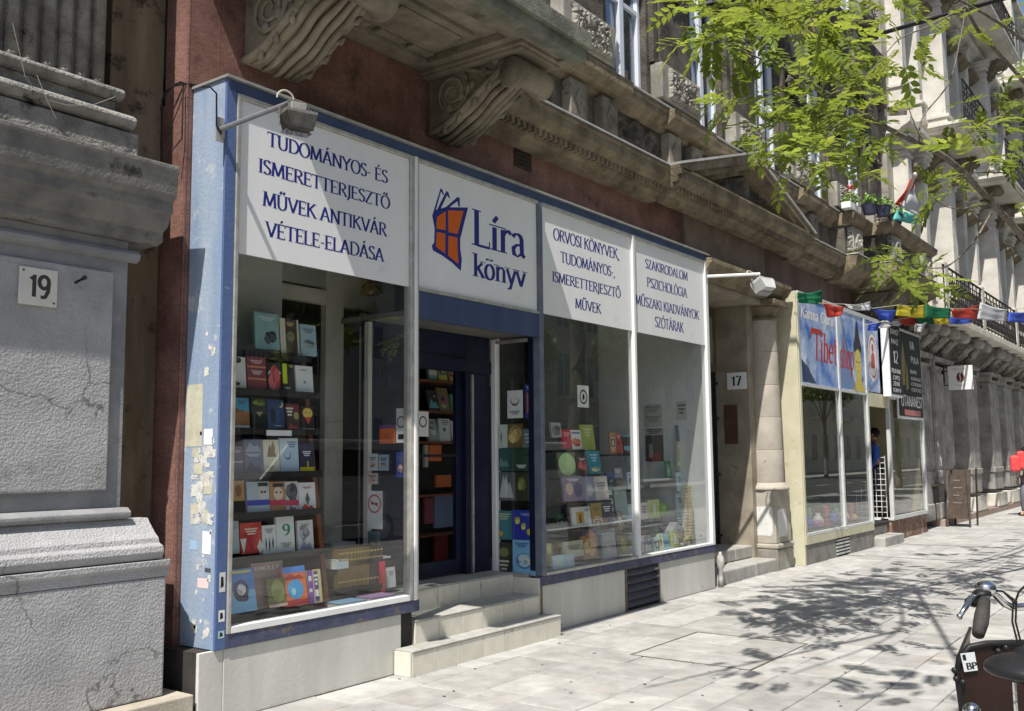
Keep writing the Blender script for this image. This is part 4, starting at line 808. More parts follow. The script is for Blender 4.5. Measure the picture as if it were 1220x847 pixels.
# books ------------------------------------------------------------------------
NB = [0]
def book(x0, z0, w, h, y, c, lab, art=(), th=.022, lean=.1, X=None, cat='book', group=None, name='book'):
    """front cover towards the street; art: (kind, u, v, su, sv, colour) with u,v in 0..1"""
    NB[0] += 1
    up = lambda q_: tuple(min(.82, v_*1.3+.004) for v_ in q_)
    c = up(c); art = [tuple(q_[:5])+(up(q_[5]),) for q_ in art]
    bm = B(); box(bm, 0, w, 0, .003, 0, h, 0); box(bm, 0, .004, .003, th-.003, 0, h, 0); box(bm, 0, w, th-.003, th, 0, h, 0); box(bm, .005, w-.004, .0031, th-.0031, .003, h-.003, 1)
    o = obj(name, bm, [pm(c, .4), PAGES], None, loc=(0, 0, 0)); tag(o, lab, cat, group)
    if art:
        bm = B(); ms = [pm(q_[5], .4) for q_ in art]
        for k, (kind, u, v, su, sv, ac) in enumerate(art):
            cx, cz = u*w, v*h; a, b = su*w/2, sv*h/2
            if kind == 'r': P = [(cx-a, cz-b), (cx+a, cz-b), (cx+a, cz+b), (cx-a, cz+b)]
            elif kind == 'o': P = disc(cx, cz, a, b, 18)
            elif kind == 'd': P = [(cx, cz-b), (cx+a, cz), (cx, cz+b), (cx-a, cz)]
            elif kind == 'v': P = [(cx, cz-b), (cx+a, cz+b), (cx-a, cz+b)]
            elif kind == 'm': P = [(cx-a, cz-b), (cx+a, cz-b), (cx+a*.5, cz+b*.4), (cx+a*.1, cz), (cx-a*.4, cz+b)]
            elif kind == 's':
                dkc = ac; sd = NB[0]*3.7+k
                for q_ in range(5):        # a loose painted picture: several ragged patches of related tones
                    rr_ = 1 if q_ == 0 else .42+.1*(q_ % 3); ox = 0 if q_ == 0 else a*.5*sin(sd*1.7+q_*2.1); oz = 0 if q_ == 0 else b*.5*cos(sd+q_*2.6); f_c = 1 if q_ == 0 else (.45, 1.7, .7, 1.35)[q_-1]
                    ms.append(pm(tuple(min(.75, x*f_c+(.03 if f_c > 1 else 0)) for x in dkc), .4)); pts_ = [(cx+ox+a*rr_*cos(t)*(1+.4*noise.noise(Vector((cos(t)*1.6, sin(t)*1.6, sd+q_)))), cz+oz+b*rr_*sin(t)*(1+.4*noise.noise(Vector((cos(t)*1.6, sin(t)*1.6, sd+q_+9))))) for t in [2*pi*i/13 for i in range(13)]]
                    polyprint(bm, pts_, (0, 0, 0), X3, Z3, .0012+k*.0004+q_*.00006).material_index = len(ms)-1
                continue
            elif kind == 't':
                for q_ in range(int(3+h*w*0)): polyprint(bm, [(cx-a*(1-.2*q_), cz+b-q_*b*.8), (cx+a*(1-.2*q_), cz+b-q_*b*.8), (cx+a*(1-.2*q_), cz+b*.55-q_*b*.8), (cx-a*(1-.2*q_), cz+b*.55-q_*b*.8)], (0, 0, 0), X3, Z3, .0012+k*.0004).material_index = k
                continue
            elif kind[0] == 'T': text(bm, kind[1:], (cx-a, 0, cz-b), X3, Z3, 2*b, 2*a, .0014+k*.0004, mi=k, thick=.17, thin=.08); continue
            polyprint(bm, P, (0, 0, 0), X3, Z3, .0012+k*.0004).material_index = k
        obj('cover_print', bm, ms, o, loc=(0, 0, 0), recalc=False)
    if X is None: o.location = (x0, y, z0); o.rotation_euler = (-lean, 0, 0)
    else: o.location = (X, x0, z0); o.rotation_euler = (-lean, 0, -pi/2)
    return o
def bpx(l, t, r, b, Y, c, lab, art=(), **k):
    a = ay(l, b, Y); d = ay(r, (t+b)/2, Y); e = ay((l+r)/2, t, Y); f = ay((l+r)/2, b, Y)
    return book(a.x, f.z, d.x-a.x, e.z-f.z, Y, c, lab, art, **k)
WT = (.75, .75, .73); BKc = (.02, .02, .022); YL = (.6, .5, .05)
# bookcase at the left end
bc = thing('bookcase', 'black stepped bookcase with a red wood side in the leftmost window', 'bookcase', (4.4, .6, .5))
rows = [(.66, 2.30), (.36, 2.02), (.36, 1.72), (.36, 1.39), (.36, 1.12), (.3, .84)]
obj('back', bx(3.9, 5.0, .72, .74, .5, 2.3), SHELF, bc); obj('side', prism(B(), [(.3, .5), (.6, 2.33), (.72, 2.33), (.72, .5)], 'x', 4.99, 5.03), WOOD, bc)
for i, (yy, z) in enumerate(((.5, ay(330, 424, .55).z), (.4, ay(330, 467, .45).z), (.4, ay(330, 512, .45).z), (.37, ay(330, 563, .42).z), (.35, ay(330, 609, .4).z), (.32, ay(330, 659, .37).z))):
    obj('shelf', bx(3.9, 4.989, yy, .719, z-.03, z-.008), SHELF, bc, bevel=.002); obj('shelf_lip', bx(3.9, 4.989, yy-.012, yy-.001, z-.034, z+.012), SHELF, bc)
tg = thing('price_strip', 'white printed price strip on the middle shelf edge of the bookcase', 'label', (4.6, .4, 1.7)); a = ay(317, 515, .385); b = ay(347, 515, .385); obj('strip', bx(a.x, b.x, .38, .386, a.z-.02, a.z+.02), WHITE, tg)
Y0 = .55
bpx(304.6, 373, 334, 417, Y0, (.22, .38, .4), 'teal book with a dark animal motif standing on top of the bookcase', [('s', .62, .35, .5, .35, (.03, .04, .05)), ('t', .5, .85, .7, .1, (.5, .6, .6))])
bpx(334.5, 380, 358, 422, Y0, (.06, .05, .04), 'dark book with cream edge stripe on top of the bookcase', [('r', .15, .5, .28, 1, (.55, .52, .42)), ('r', .93, .5, .1, 1, (.5, .48, .4)), ('o', .55, .5, .4, .3, (.2, .16, .09)), ('t', .55, .85, .4, .1, (.5, .42, .2))])
bpx(359, 387, 378, 423, Y0, (.3, .42, .5), 'pale blue grey book, rightmost on top of the bookcase', [('s', .5, .35, .7, .3, (.15, .2, .2)), ('t', .5, .8, .7, .14, (.12, .16, .2))])
Y1 = .45
bpx(279, 424, 294, 461, Y1, (.6, .6, .58), 'white cover with black flower marks at the left of the upper shelf', [('s', .35, .88, .6, .2, BKc), ('s', .3, .12, .4, .12, BKc)])
bpx(295.5, 424, 318, 462, Y1, (.2, .04, .06), 'maroon book with lettered bands on the upper shelf', [('r', .5, .68, 1, .06, (.5, .2, .1)), ('r', .5, .3, 1, .06, (.5, .2, .1)), ('t', .5, .84, .7, .1, (.6, .45, .4)), ('t', .5, .5, .6, .12, (.6, .45, .4))])
bpx(319.5, 432, 336, 464, Y1, BKc, 'black cover with red figure and white AÑO title', [('s', .5, .45, .8, 1, (.45, .06, .07)), ('TANO', .5, .65, .9, .14, WT)])
bpx(337, 432, 352, 465, Y1, (.03, .03, .03), 'black book with a lime green band', [('r', .22, .62, .35, .72, (.5, .6, .02)), ('t', .75, .9, .4, .08, (.4, .5, .05)), ('t', .4, .1, .5, .06, WT)])
bpx(353.5, 435, 374, 469, Y1, (.62, .64, .68), 'plain white booklet at the right of the upper shelf', [('t', .45, .85, .5, .05, (.2, .2, .25)), ('o', .5, .42, .15, .1, (.2, .25, .35))])
bpx(277.5, 473, 298, 510, Y1, (.05, .3, .5), 'blue sky book with a brown desert landscape', [('r', .5, .32, 1, .5, (.3, .14, .06)), ('r', .5, .06, 1, .1, WT), ('t', .6, .85, .5, .1, (.1, .12, .2)), ('m', .4, .6, .7, .14, (.2, .1, .05))])
bpx(301, 473, 319, 511, Y1, (.02, .025, .02), 'black book with dark green crest', [('s', .5, .85, .8, .2, (.12, .14, .02)), ('v', .5, .48, .5, .15, (.3, .28, .15))])
bpx(320, 475, 340, 511, Y1, (.03, .06, .15), 'navy book with a small crescent moon', [('o', .8, .83, .25, .2, (.6, .55, .35)), ('o', .74, .86, .22, .18, (.03, .06, .15)), ('o', .3, .45, .35, .5, (.01, .015, .04)), ('t', .6, .12, .5, .05, (.5, .5, .6))])
bpx(341, 480, 358, 512, Y1, (.04, .02, .02), 'dark cover with red band and white titles', [('r', .5, .85, .9, .2, (.2, .02, .02)), ('t', .3, .7, .5, .3, (.6, .6, .55)), ('o', .75, .55, .35, .3, (.35, .3, .1)), ('m', .5, .15, .9, .25, (.4, .05, .04))])
bpx(360, 483, 375, 513, Y1, (.03, .02, .02), 'dark cover with a yellow masked face', [('o', .5, .72, .8, .42, (.62, .45, .1)), ('o', .35, .74, .1, .06, BKc), ('o', .65, .74, .1, .06, BKc), ('r', .5, .05, 1, .1, (.5, .5, .45)), ('v', .5, .4, .5, .3, (.5, .08, .05))])
bpx(277, 531, 291, 562, .42, (.12, .09, .13), 'dark purple book partly behind the corner frame', [('r', .5, .4, .9, .06, (.4, .4, .42)), ('t', .5, .8, .6, .1, (.4, .35, .4))])
bpx(292, 522, 314, 561, .42, (.1, .12, .2), 'slate blue book with misty mountains', [('m', .5, .75, .9, .3, (.25, .28, .36)), ('t', .5, .5, .8, .08, (.5, .5, .55)), ('m', .5, .15, .9, .25, (.04, .05, .1))])
bpx(315, 523, 334, 561, .42, (.6, .56, .44), 'cream cover with a brown cat figure', [('m', .5, .66, .6, .4, (.16, .1, .03)), ('d', .6, .72, .3, .5, (.2, .13, .04)), ('t', .4, .12, .5, .1, (.3, .25, .2))])
bpx(334.8, 521, 357, 563, .42, (.42, .53, .68), 'pale blue book with a curled line drawing', [('t', .65, .82, .5, .16, (.1, .15, .35)), ('o', .4, .5, .35, .25, (.12, .17, .35)), ('o', .38, .53, .28, .2, (.42, .53, .68))])
bpx(358, 527, 375, 563, .42, (.03, .03, .07), 'navy cover with yellow foot band', [('r', .5, .1, 1, .2, (.62, .5, .02)), ('r', .55, .3, .08, .2, (.6, .5, .05)), ('t', .5, .65, .6, .16, (.6, .6, .62))])
bpx(277, 572, 292, 596, .4, (.4, .22, .08), 'orange brown cover at the left of the fourth shelf', [('o', .5, .5, .5, .6, (.2, .1, .04))])
bpx(295, 573, 322, 609, .4, (.4, .48, .56), 'pale cover with a capped face and blue band', [('o', .72, .6, .4, .45, (.55, .52, .5)), ('r', .72, .9, .45, .12, BKc), ('r', .5, .3, 1, .18, (.05, .05, .4)), ('o', .66, .65, .1, .08, BKc), ('o', .8, .65, .1, .08, BKc)])
bpx(322.5, 573, 341, 609, .4, (.4, .22, .1), 'brown cover with a capped face and red band', [('o', .55, .6, .6, .45, (.6, .5, .4)), ('r', .55, .88, .7, .12, BKc), ('r', .5, .3, 1, .18, (.5, .03, .08)), ('o', .42, .64, .12, .08, BKc), ('o', .7, .64, .12, .08, BKc)])
bpx(341.5, 573, 356.5, 609, .4, (.55, .55, .57), 'black and white photo cover with a red band', [('s', .5, .65, .9, .6, (.05, .05, .06)), ('r', .5, .3, 1, .18, (.5, .03, .08)), ('m', .5, .12, .7, .2, (.1, .1, .12))])
bpx(357, 574, 377, 608, .4, (.75, .75, .73), 'white cover with a red skirted figure', [('v', .5, .2, .8, .001, (.5, .02, .02)), ('m', .5, .14, .9, .26, (.6, .03, .02)), ('d', .5, .42, .28, .5, (.1, .1, .1)), ('t', .5, .82, .6, .06, (.4, .1, .1))])
bpx(275, 620, 286, 659, .37, (.35, .42, .44), 'pale grey cover at the left of the lowest shelf', [('t', .5, .8, .6, .1, (.2, .25, .3))])
bpx(287.5, 622, 313, 659, .37, (.5, .05, .04), 'red cover with white corner shapes', [('v', .5, .36, .75, .6, (.42, .03, .04)), ('v', .12, .25, .3, .5, (.7, .68, .64)), ('d', .9, .2, .3, .5, (.7, .68, .64)), ('t', .5, .72, .6, .2, (.7, .6, .5))])
bpx(313.5, 625, 330, 659, .37, (.6, .63, .65), 'white cover with thin standing figures', [('d', .25, .35, .12, .5, BKc), ('d', .5, .3, .12, .6, BKc), ('d', .75, .35, .12, .5, BKc), ('t', .5, .8, .6, .14, (.3, .3, .3))])
bpx(330.5, 614, 352, 657, .37, (.6, .66, .62), 'white cover with a large green numeral 9', [('T9', .55, .62, .4, .3, (.02, .22, .12)), ('t', .5, .2, .6, .12, (.2, .2, .2))])
bpx(356, 619, 374.5, 656, .37, (.55, .55, .56), 'grey sketched city cover on the lowest shelf', [('s', .4, .6, .6, .5, (.2, .2, .22)), ('m', .5, .2, .9, .4, (.25, .28, .4)), ('t', .5, .85, .6, .08, (.3, .3, .3))])
Yb = .14
bpx(273.5, 677, 307, 729, Yb, (.09, .2, .46), 'blue book with an ornate bird emblem low in the window corner', [('r', .5, .25, 1, .5, (.16, .36, .58)), ('s', .5, .48, .55, .5, (.03, .04, .12)), ('s', .5, .52, .3, .25, (.5, .45, .45)), ('r', .5, .93, .8, .06, (.5, .45, .15))], lean=.2)
bpx(303, 669, 341, 723, Yb+.06, (.25, .17, .145), 'large brown grey hardback with pale title behind the olive portrait', [('TKNOLLY', .5, .88, .8, .08, (.45, .4, .36))], lean=.15, th=.04)
bpx(321, 688, 343, 722, Yb, (.14, .13, .05), 'olive portrait cover leaning on the brown hardback', [('o', .55, .55, .7, .8, (.26, .27, .09)), ('o', .55, .4, .6, .45, (.2, .22, .06)), ('r', .5, .04, 1, .1, (.5, .35, .3))], lean=.2)
bpx(341, 674, 368, 721, Yb, (.6, .14, .04), 'orange book with a bright blue face', [('r', .5, .92, 1, .16, (.06, .2, .55)), ('m', .5, .75, .9, .14, (.3, .03, .02)), ('o', .5, .42, .7, .5, (.05, .3, .6)), ('o', .4, .36, .2, .2, (.3, .55, .7)), ('r', .5, .08, 1, .14, (.35, .03, .03))], lean=.2)
bpx(368.5, 678, 385, 718, Yb+.02, (.55, .45, .2), 'book with purple and white grid cover', [('r', .2, .5, .4, 1, (.2, .06, .3)), ('r', .2, .75, .2, .15, WT), ('r', .2, .4, .2, .1, WT), ('r', .62, .5, .3, .9, (.07, .06, .2)), ('t', .62, .7, .28, .3, WT), ('r', .62, .3, .26, .2, WT)], lean=.15)
xs = ay(403, 700, .3).x; i = 0        # the brown run of spines
while xs < ay(455, 700, .3).x:
    w = random.uniform(.032, .042); h = .285+random.uniform(-.004, .004); z0 = .63
    c = (.2, .13, .045) if i < 9 else (.05, .035, .03)
    bm = B(); box(bm, 0, w-.003, 0, .004, 0, h, 0); box(bm, 0, .003, .0041, .19, 0, h, 0); box(bm, w-.006, w-.003, .0041, .19, 0, h, 0); box(bm, .0031, w-.0061, .0042, .187, .004, h-.004, 1)
    o = obj('book', bm, [pm(c), PAGES], None, loc=(0, 0, 0)); o.location = (xs, .3, z0)
    od = ('first', 'second', 'third', 'fourth', 'fifth', 'sixth', 'seventh', 'eighth', 'ninth', 'tenth')
    tag(o, od[i]+' brown gold-banded spine from the left in the matching row' if i < 9 else od[i-9]+' nearly black spine from the left, after the brown row', 'book', 'brown row of spines' if i < 9 else 'dark row of spines')
    bm = B()
    for zz in (.04, .2, .25): polyprint(bm, [(.002, zz), (w-.005, zz), (w-.005, zz+.012), (.002, zz+.012)], (0, 0, 0), X3, Z3, .001)
    local('spine_bands', bm, pm((.45, .32, .08)), o); xs += w; i += 1
obj('low_shelf', bx(5.05, 5.55, .27, .62, .59, .628), SHELF, bc)
def flat(px, py, Y, L, D, H, c, lab, name='book', rz=0):
    p = ay(px, py, Y); bm = B(); box(bm, 0, L, 0, D, 0, .004, 0); box(bm, 0, L, 0, D, H-.004, H, 0); box(bm, 0, L, 0, .004, .0041, H-.0041, 0); box(bm, .004, L-.003, .0042, D-.003, .0042, H-.0042, 1)
    o = obj(name, bm, [pm(c), PAGES], None, loc=(0, 0, 0)); tag(o, lab, 'book'); o.location = p; o.rotation_euler = (0, 0, rz); return o
flat(405, 725, .07, .27, .16, .035, (.3, .5, .7), 'pale blue book lying flat on the window ledge'); flat(442, 717, .075, .27, .16, .03, (.42, .27, .5), 'pink book lying flat on the window ledge')
flat(400, 678, .3, .13, .18, .07, (.6, .68, .7), 'white box-like book lying on the brown row'); flat(418, 674, .3, .2, .18, .035, (.06, .06, .07), 'black book lying on the brown row, right of the white one'); flat(436, 671, .3, .17, .18, .05, (.62, .6, .5), 'cream book lying at the right end on the dark spines'); flat(440, 667, .31, .24, .17, .012, (.66, .67, .68), 'thin white brochure on top of the cream book')
bpx(454, 668, 459, 708, .28, (.55, .03, .05), 'bright red upright book at the end of the dark spines', th=.15, lean=0)
bpx(462, 675, 472, 699, .3, (.55, .56, .58), 'white booklet with printed lines beside the red book', [('t', .5, .7, .6, .2, (.2, .2, .2))], name='booklet')
flat(396, 652, .7, .26, .2, .03, (.55, .57, .55), 'pale tray-like book on the table behind the brown row')
def poster(px0, py0, px1, py1, Y, c, lab, art=(), name='poster', X=None):
    a = ay(px0, py1, Y); b = ay(px1, py0, Y); return book(a.x, a.z, b.x-a.x, (ay((px0+px1)/2, py0, Y).z-ay((px0+px1)/2, py1, Y).z), Y, c, lab, art, th=.008, lean=0, cat=name, name=name)
def PX(l, t, r, b, c, lab, art=(), name='notice', XX=5.612):
    p = ax(l, b, XX); d = ax(r, t, XX); return book(p.y, p.z, abs(p.y-d.y), ax(l, t, XX).z-p.z, 0, c, lab, art, th=.004, lean=0, X=XX, cat=name, name=name), abs(p.y-d.y), ax(l, t, XX).z-p.z
nsm, w_, h_ = PX(437, 584, 455.5, 629, (.6, .62, .64), 'white no smoking notice with a red ring in the leftmost window')
bm = B(); ring(bm, w_*.5, h_*.66, w_*.36, w_*.44, (0, 0, 0), X3, .0015); polyprint(bm, [(w_*.22, h_*.72), (w_*.26, h_*.75), (w_*.78, h_*.6), (w_*.74, h_*.57)], (0, 0, 0), X3, Z3, .0018); local('symbol', bm, pm((.55, .12, .08)), nsm)
bm = B(); polyprint(bm, [(w_*.28, h_*.64), (w_*.72, h_*.64), (w_*.72, h_*.68), (w_*.28, h_*.68)], (0, 0, 0), X3, Z3, .0013); local('cigarette', bm, BLACK, nsm)
PX(452, 506, 471, 528, (.55, .12, .03), 'orange red card near the right edge of the leftmost window', [('r', .5, .9, 1, .18, (.12, .05, .18)), ('t', .5, .4, .5, .2, (.35, .08, .03))], 'card')
n2, w_, h_ = PX(472, 486, 484, 527, (.5, .52, .52), 'white prohibition notice with black ring by the door mullion'); bm = B(); ring(bm, w_*.5, h_*.6, w_*.34, w_*.43, (0, 0, 0), X3, .0015); polyprint(bm, [(w_*.2, h_*.1), (w_*.8, h_*.1), (w_*.8, h_*.25), (w_*.2, h_*.25)], (0, 0, 0), X3, Z3, .0015); local('symbol', bm, BLACK, n2)
for (q4, c, lab) in (((438, 540, 450, 560), (.5, .53, .55), 'pale photo booklet low on the side glass'), ((451, 541, 463, 560), (.3, .4, .5), 'light blue leaflet on the side glass'), ((472, 538, 483, 568), (.03, .05, .2), 'navy leaflet beside the door mullion'), ((438, 632, 452, 655), (.1, .16, .18), 'small dark teal picture below the no smoking notice'), ((437, 563, 450, 576), (.5, .4, .4), 'pinkish leaflet above the no smoking notice')): PX(*q4, c, lab, [('t', .5, .7, .7, .2, (.1, .1, .12)), ('s', .5, .35, .5, .3, (.35, .2, .15))], 'leaflet')
lampy = thing('desk_lamp_shade', 'ochre shade hanging above the doorway inside the leftmost window', 'lamp', (6.0, .8, 2.9))
q = ay(441, 343, .8); obj('shade', lathe(B(), q.x, q.y, [(.09, q.z-.06), (.07, q.z), (.03, q.z+.05)], 16), pm((.25, .13, .03)), lampy, smooth=True); obj('cord', tube(B(), [(q.x, q.y, q.z+.05), (q.x, q.y, 3.9)], .004, 5), BLACK, lampy)
# display racks of the middle window: stands on stepped, slanting shelves
rk = thing('display_rack', 'dark slanting book rack in the third window', 'rack', (8.0, .6, .5))
def shelfpx(l, r, py, Y, par, m=SHELF, d=.12):
    a = ay(l, py, Y); b = ay(r, py, Y); obj('shelf', bx(a.x-.02, b.x+.02, Y-.02, Y+d, (a.z+b.z)/2-.02, (a.z+b.z)/2-.005), m, par)
def P3(l, t, r, b, Y, c, lab, art=(), **k): return bpx(640+l/3.385, 440+t/3.385, 640+r/3.385, 440+b/3.385, Y, c, lab, art, **k)
row = [((60, 212, 100, 272), .7, (.3, .3, .33), 'grey photo cover on the top rack row', [('s', .5, .5, .8, .7, (.08, .08, .1))]), ((105, 240, 142, 317), .7, (.45, .03, .06), 'crimson book on the top rack row', [('t', .5, .75, .7, .2, (.6, .3, .3))]),
 ((142, 242, 182, 320), .7, (.6, .6, .6), 'white and red cover on the top rack row', [('s', .5, .35, .8, .4, (.5, .08, .06)), ('r', .5, .85, .8, .1, (.1, .15, .4))]), ((184, 220, 235, 323), .7, (.3, .36, .08), 'tall yellow green book at the right of the top rack row', [('t', .5, .7, .6, .3, (.5, .5, .3))]),
 ((90, 332, 160, 430), .58, (.12, .16, .1), 'cover with a big pale green circle', [('o', .5, .5, .95, .95, (.42, .6, .3))]), ((165, 345, 208, 420), .58, (.06, .025, .03), 'dark red patterned cover on the second rack row', [('s', .5, .5, .7, .6, (.3, .06, .05)), ('t', .5, .8, .6, .1, WT)]), ((210, 325, 260, 420), .58, (.03, .2, .28), 'teal book on the second rack row', [('t', .5, .7, .6, .3, (.3, .5, .55)), ('s', .5, .2, .6, .2, (.5, .45, .2))]),
 ((110, 428, 194, 530), .46, (.2, .16, .24), 'wide violet picture book on the third rack row', [('o', .3, .5, .35, .5, (.5, .38, .34)), ('o', .7, .45, .4, .6, (.08, .08, .16)), ('t', .5, .85, .6, .1, WT)]), ((195, 430, 238, 528), .46, (.2, .21, .3), 'slate portrait cover on the third rack row', [('o', .5, .45, .6, .5, (.35, .35, .38))]), ((238, 428, 290, 525), .46, (.42, .38, .36), 'greyish beige cover on the third rack row', [('t', .5, .6, .7, .3, (.2, .2, .25))]),
 ((145, 552, 220, 630), .36, (.6, .62, .64), 'white cover with an orange door picture', [('r', .42, .45, .4, .6, (.55, .3, .03)), ('r', .42, .4, .14, .45, (.15, .08, .03)), ('t', .8, .8, .3, .1, (.1, .2, .3))]), ((222, 537, 263, 602), .36, (.35, .24, .05), 'ochre book on the fourth rack row', [('t', .5, .6, .6, .2, (.2, .12, .03))]), ((264, 532, 306, 602), .36, (.03, .035, .07), 'navy book at the right of the fourth rack row', [('t', .5, .6, .7, .3, WT)]),
 ((290, 462, 322, 610), .6, (.07, .12, .11), 'dark green spine of the tall upright book', [('t', .5, .55, .5, .6, (.5, .55, .5))]), ((322, 470, 370, 600), .6, (.25, .31, .3), 'tall grey green book standing beside the rack', [('TA', .2, .8, .2, .06, WT)]), ((362, 542, 392, 602), .4, (.35, .5, .62), 'pale blue book by the mullion of the third window', [('t', .5, .6, .6, .3, WT)]),
 ((110, 690, 190, 755), .2, (.42, .4, .3), 'beige box with faded print on the bottom of the third window', [('t', .5, .6, .7, .3, (.25, .2, .15))]), ((190, 668, 247, 762), .22, (.3, .14, .07), 'brown orange photo book on the bottom of the third window', [('s', .5, .5, .8, .8, (.45, .25, .12))]), ((270, 660, 322, 752), .25, (.28, .3, .33), 'grey blue book on the bottom of the third window', [('o', .4, .4, .4, .3, (.5, .4, .35))]), ((328, 662, 376, 742), .25, (.08, .08, .03), 'dark olive book on the bottom of the third window', [('o', .5, .5, .5, .6, (.2, .19, .06))]),
 ((66, 748, 112, 802), .12, (.42, .58, .68), 'pale blue card in the lower left of the third window', [('t', .5, .6, .7, .3, WT)]), ((112, 745, 152, 795), .12, (.33, .5, .65), 'sky blue card beside the pale one', [('t', .5, .6, .7, .3, WT)]), ((40, 700, 64, 768), .2, (.42, .33, .1), 'yellow figure card at the left edge of the third window', [('o', .5, .6, .6, .5, (.5, .45, .3))]), ((185, 640, 245, 690), .3, (.1, .1, .2), 'dark blue album behind the brown photo book', [('s', .5, .5, .6, .6, (.4, .15, .1))]), ((250, 640, 318, 700), .32, (.25, .28, .3), 'grey album behind the grey blue book', [('t', .5, .6, .6, .3, WT)])]
for a, Y, c, lab, art in row: P3(*a, Y-.2 if Y > .4 else Y, c, lab, art, lean=.12)
for l, r, y, Y in ((60, 236, 325, .5), (90, 262, 432, .38), (108, 292, 530, .26), (140, 310, 634, .3)): shelfpx(640+l/3.385, 640+r/3.385, 440+y/3.385, Y, rk)
shelfpx(652, 757, 623, .34, rk, WHITEPAINT, .3)
obj('post', bx(8.9, 8.93, .45, .48, .5, 1.3), WHITEPAINT, rk)
nn = poster(640+165/3.385, 440+62/3.385, 640+207/3.385, 440+150/3.385, .1, (.62, .62, .6), 'white notice with a black dog-like ring symbol high in the third window', name='notice'); bm = B(); w_, h_ = nn.bound_box[6][0], nn.bound_box[6][2]; ring(bm, w_/2, h_*.48, w_*.28, w_*.36, (0, 0, 0), X3, .0015); polyprint(bm, disc(w_/2, h_*.48, w_*.1, w_*.16, 10), (0, 0, 0), X3, Z3, .0015); local('symbol', bm, BLACK, nn)
q = ay(738, 578, .5); sk = thing('ornate_bust', 'small mottled round bust beside the rack in the third window', 'bust', (q.x, .5, q.z)); bm = B(); ball(bm, q, .1, 16, (1, .8, .8)); 
for v in bm.verts: v.co += (v.co-q)*.35*noise.noise(v.co*22)
obj('head', bm, mat('mottled_bust', (.3, .28, .25), (.5, .48, .44), 20, .7), sk, smooth=True)
# right hand window
def P4(l, t, r, b, Y, c, lab, art=(), **k): return bpx(750+l/3.527, 440+t/3.527, 750+r/3.527, 440+b/3.527, Y, c, lab, art, **k)
PX(769.5, 518, 790, 549, (.06, .05, .05), 'dark picture poster on the white side wall of the fourth window', [('m', .5, .3, .9, .5, (.3, .04, .03)), ('r', .3, .4, .2, .5, (.3, .32, .32))], 'poster', 10.95)
PX(769.5, 510, 790, 517, (.3, .32, .32), 'grey heading strip above the dark poster', [('t', .5, .5, .8, .7, (.05, .05, .05))], 'heading_strip', 10.95)
PX(768, 482, 788, 508, (.38, .4, .38), 'faint grey printed notice high in the fourth window', [('t', .5, .8, .8, .25, (.15, .16, .15)), ('t', .5, .35, .8, .25, (.15, .16, .15))], 'notice', 10.95)
PX(806, 478, 818, 500, (.42, .43, .42), 'small upright printed sheet above the map rack', [('t', .5, .6, .7, .5, (.1, .1, .1))], 'notice', 10.95)
row = [((50, 557, 78, 628), .5, (.6, .5, .53), 'pinkish white book by the mullion of the fourth window', [('t', .5, .6, .7, .4, (.3, .15, .2))]), ((80, 546, 128, 622), .5, (.42, .5, .2), 'lime book with white pen shape in the fourth window', [('d', .55, .5, .25, .9, WT)]), ((131, 560, 164, 612), .5, (.2, .36, .08), 'green book right of the lime one', [('t', .5, .6, .6, .3, (.5, .6, .3))]),
 ((150, 640, 178, 720), .5, (.5, .3, .22), 'peach coloured book under the glass shelf', [('t', .5, .6, .6, .3, WT)]), ((203, 430, 230, 510), .4, (.5, .6, .62), 'pale blue book in the tall wire rack', [('t', .5, .6, .7, .3, (.1, .2, .3))]), ((200, 518, 232, 592), .4, (.35, .45, .5), 'blue grey book in the tall wire rack', [('t', .5, .6, .7, .3, (.1, .1, .15))]), ((200, 600, 235, 680), .4, (.03, .12, .14), 'dark teal book at the foot of the wire rack', [('t', .5, .6, .7, .3, WT)]),
 ((203, 235, 255, 300), .4, (.05, .12, .18), 'dark blue map sheet at the top of the wire rack', [('t', .5, .6, .8, .5, (.4, .5, .5))]), ((203, 300, 253, 360), .4, (.42, .38, .25), 'sand coloured map sheet in the wire rack', [('s', .5, .5, .8, .6, (.2, .35, .4))]), ((203, 360, 250, 425), .4, (.3, .34, .32), 'green grey map sheet in the wire rack', [('s', .5, .5, .8, .6, (.5, .42, .15))]), ((228, 420, 252, 480), .38, (.5, .42, .08), 'yellow leaflet behind the spine model', [('t', .5, .6, .6, .3, BKc)])]
for a, Y, c, lab, art in row: P4(*a, Y, c, lab, art, lean=.05)
wr = thing('wire_rack', 'tall pale map rack in the fourth window', 'rack', (10.4, .45, .5)); a = ay(806, 500, .46); b = ay(822, 500, .46)
for x in (a.x-.03, b.x+.05): obj('post', bx(x-.012, x+.012, .46, .485, .5, 2.65), WHITEPAINT, wr)
for k in range(7): obj('ledge', bx(a.x-.02, b.x+.04, .42, .459, .62+k*.28, .63+k*.28), ALU, wr)
gt = thing('glass_table', 'glass shelf table on black legs in the fourth window', 'table', (9.7, .6, .5)); zt = ay(790, 620, .5).z-.02
obj('table_top', bx(9.9, 10.94, .45, .95, zt-.012, zt), GL, gt); obj('table_edge', bx(9.9, 10.94, .435, .4495, zt-.014, zt), WHITEPAINT, gt)
for x in (10.0, 10.35, 10.75): obj('leg', tube(B(), [(x, .5, .5), (x+.07, .5, zt-.015)], .014, 8), BLACK, gt); obj('leg', tube(B(), [(x+.1, .9, .5), (x, .9, zt-.015)], .014, 8), BLACK, gt)
q0 = ay(818, 642, .25); hs_ = thing('grey_house_box', 'small grey house-shaped box at the bottom of the fourth window', 'box', (q0.x, .25, .55)); a = ay(801, 653, .25); b = ay(816, 653, .25)
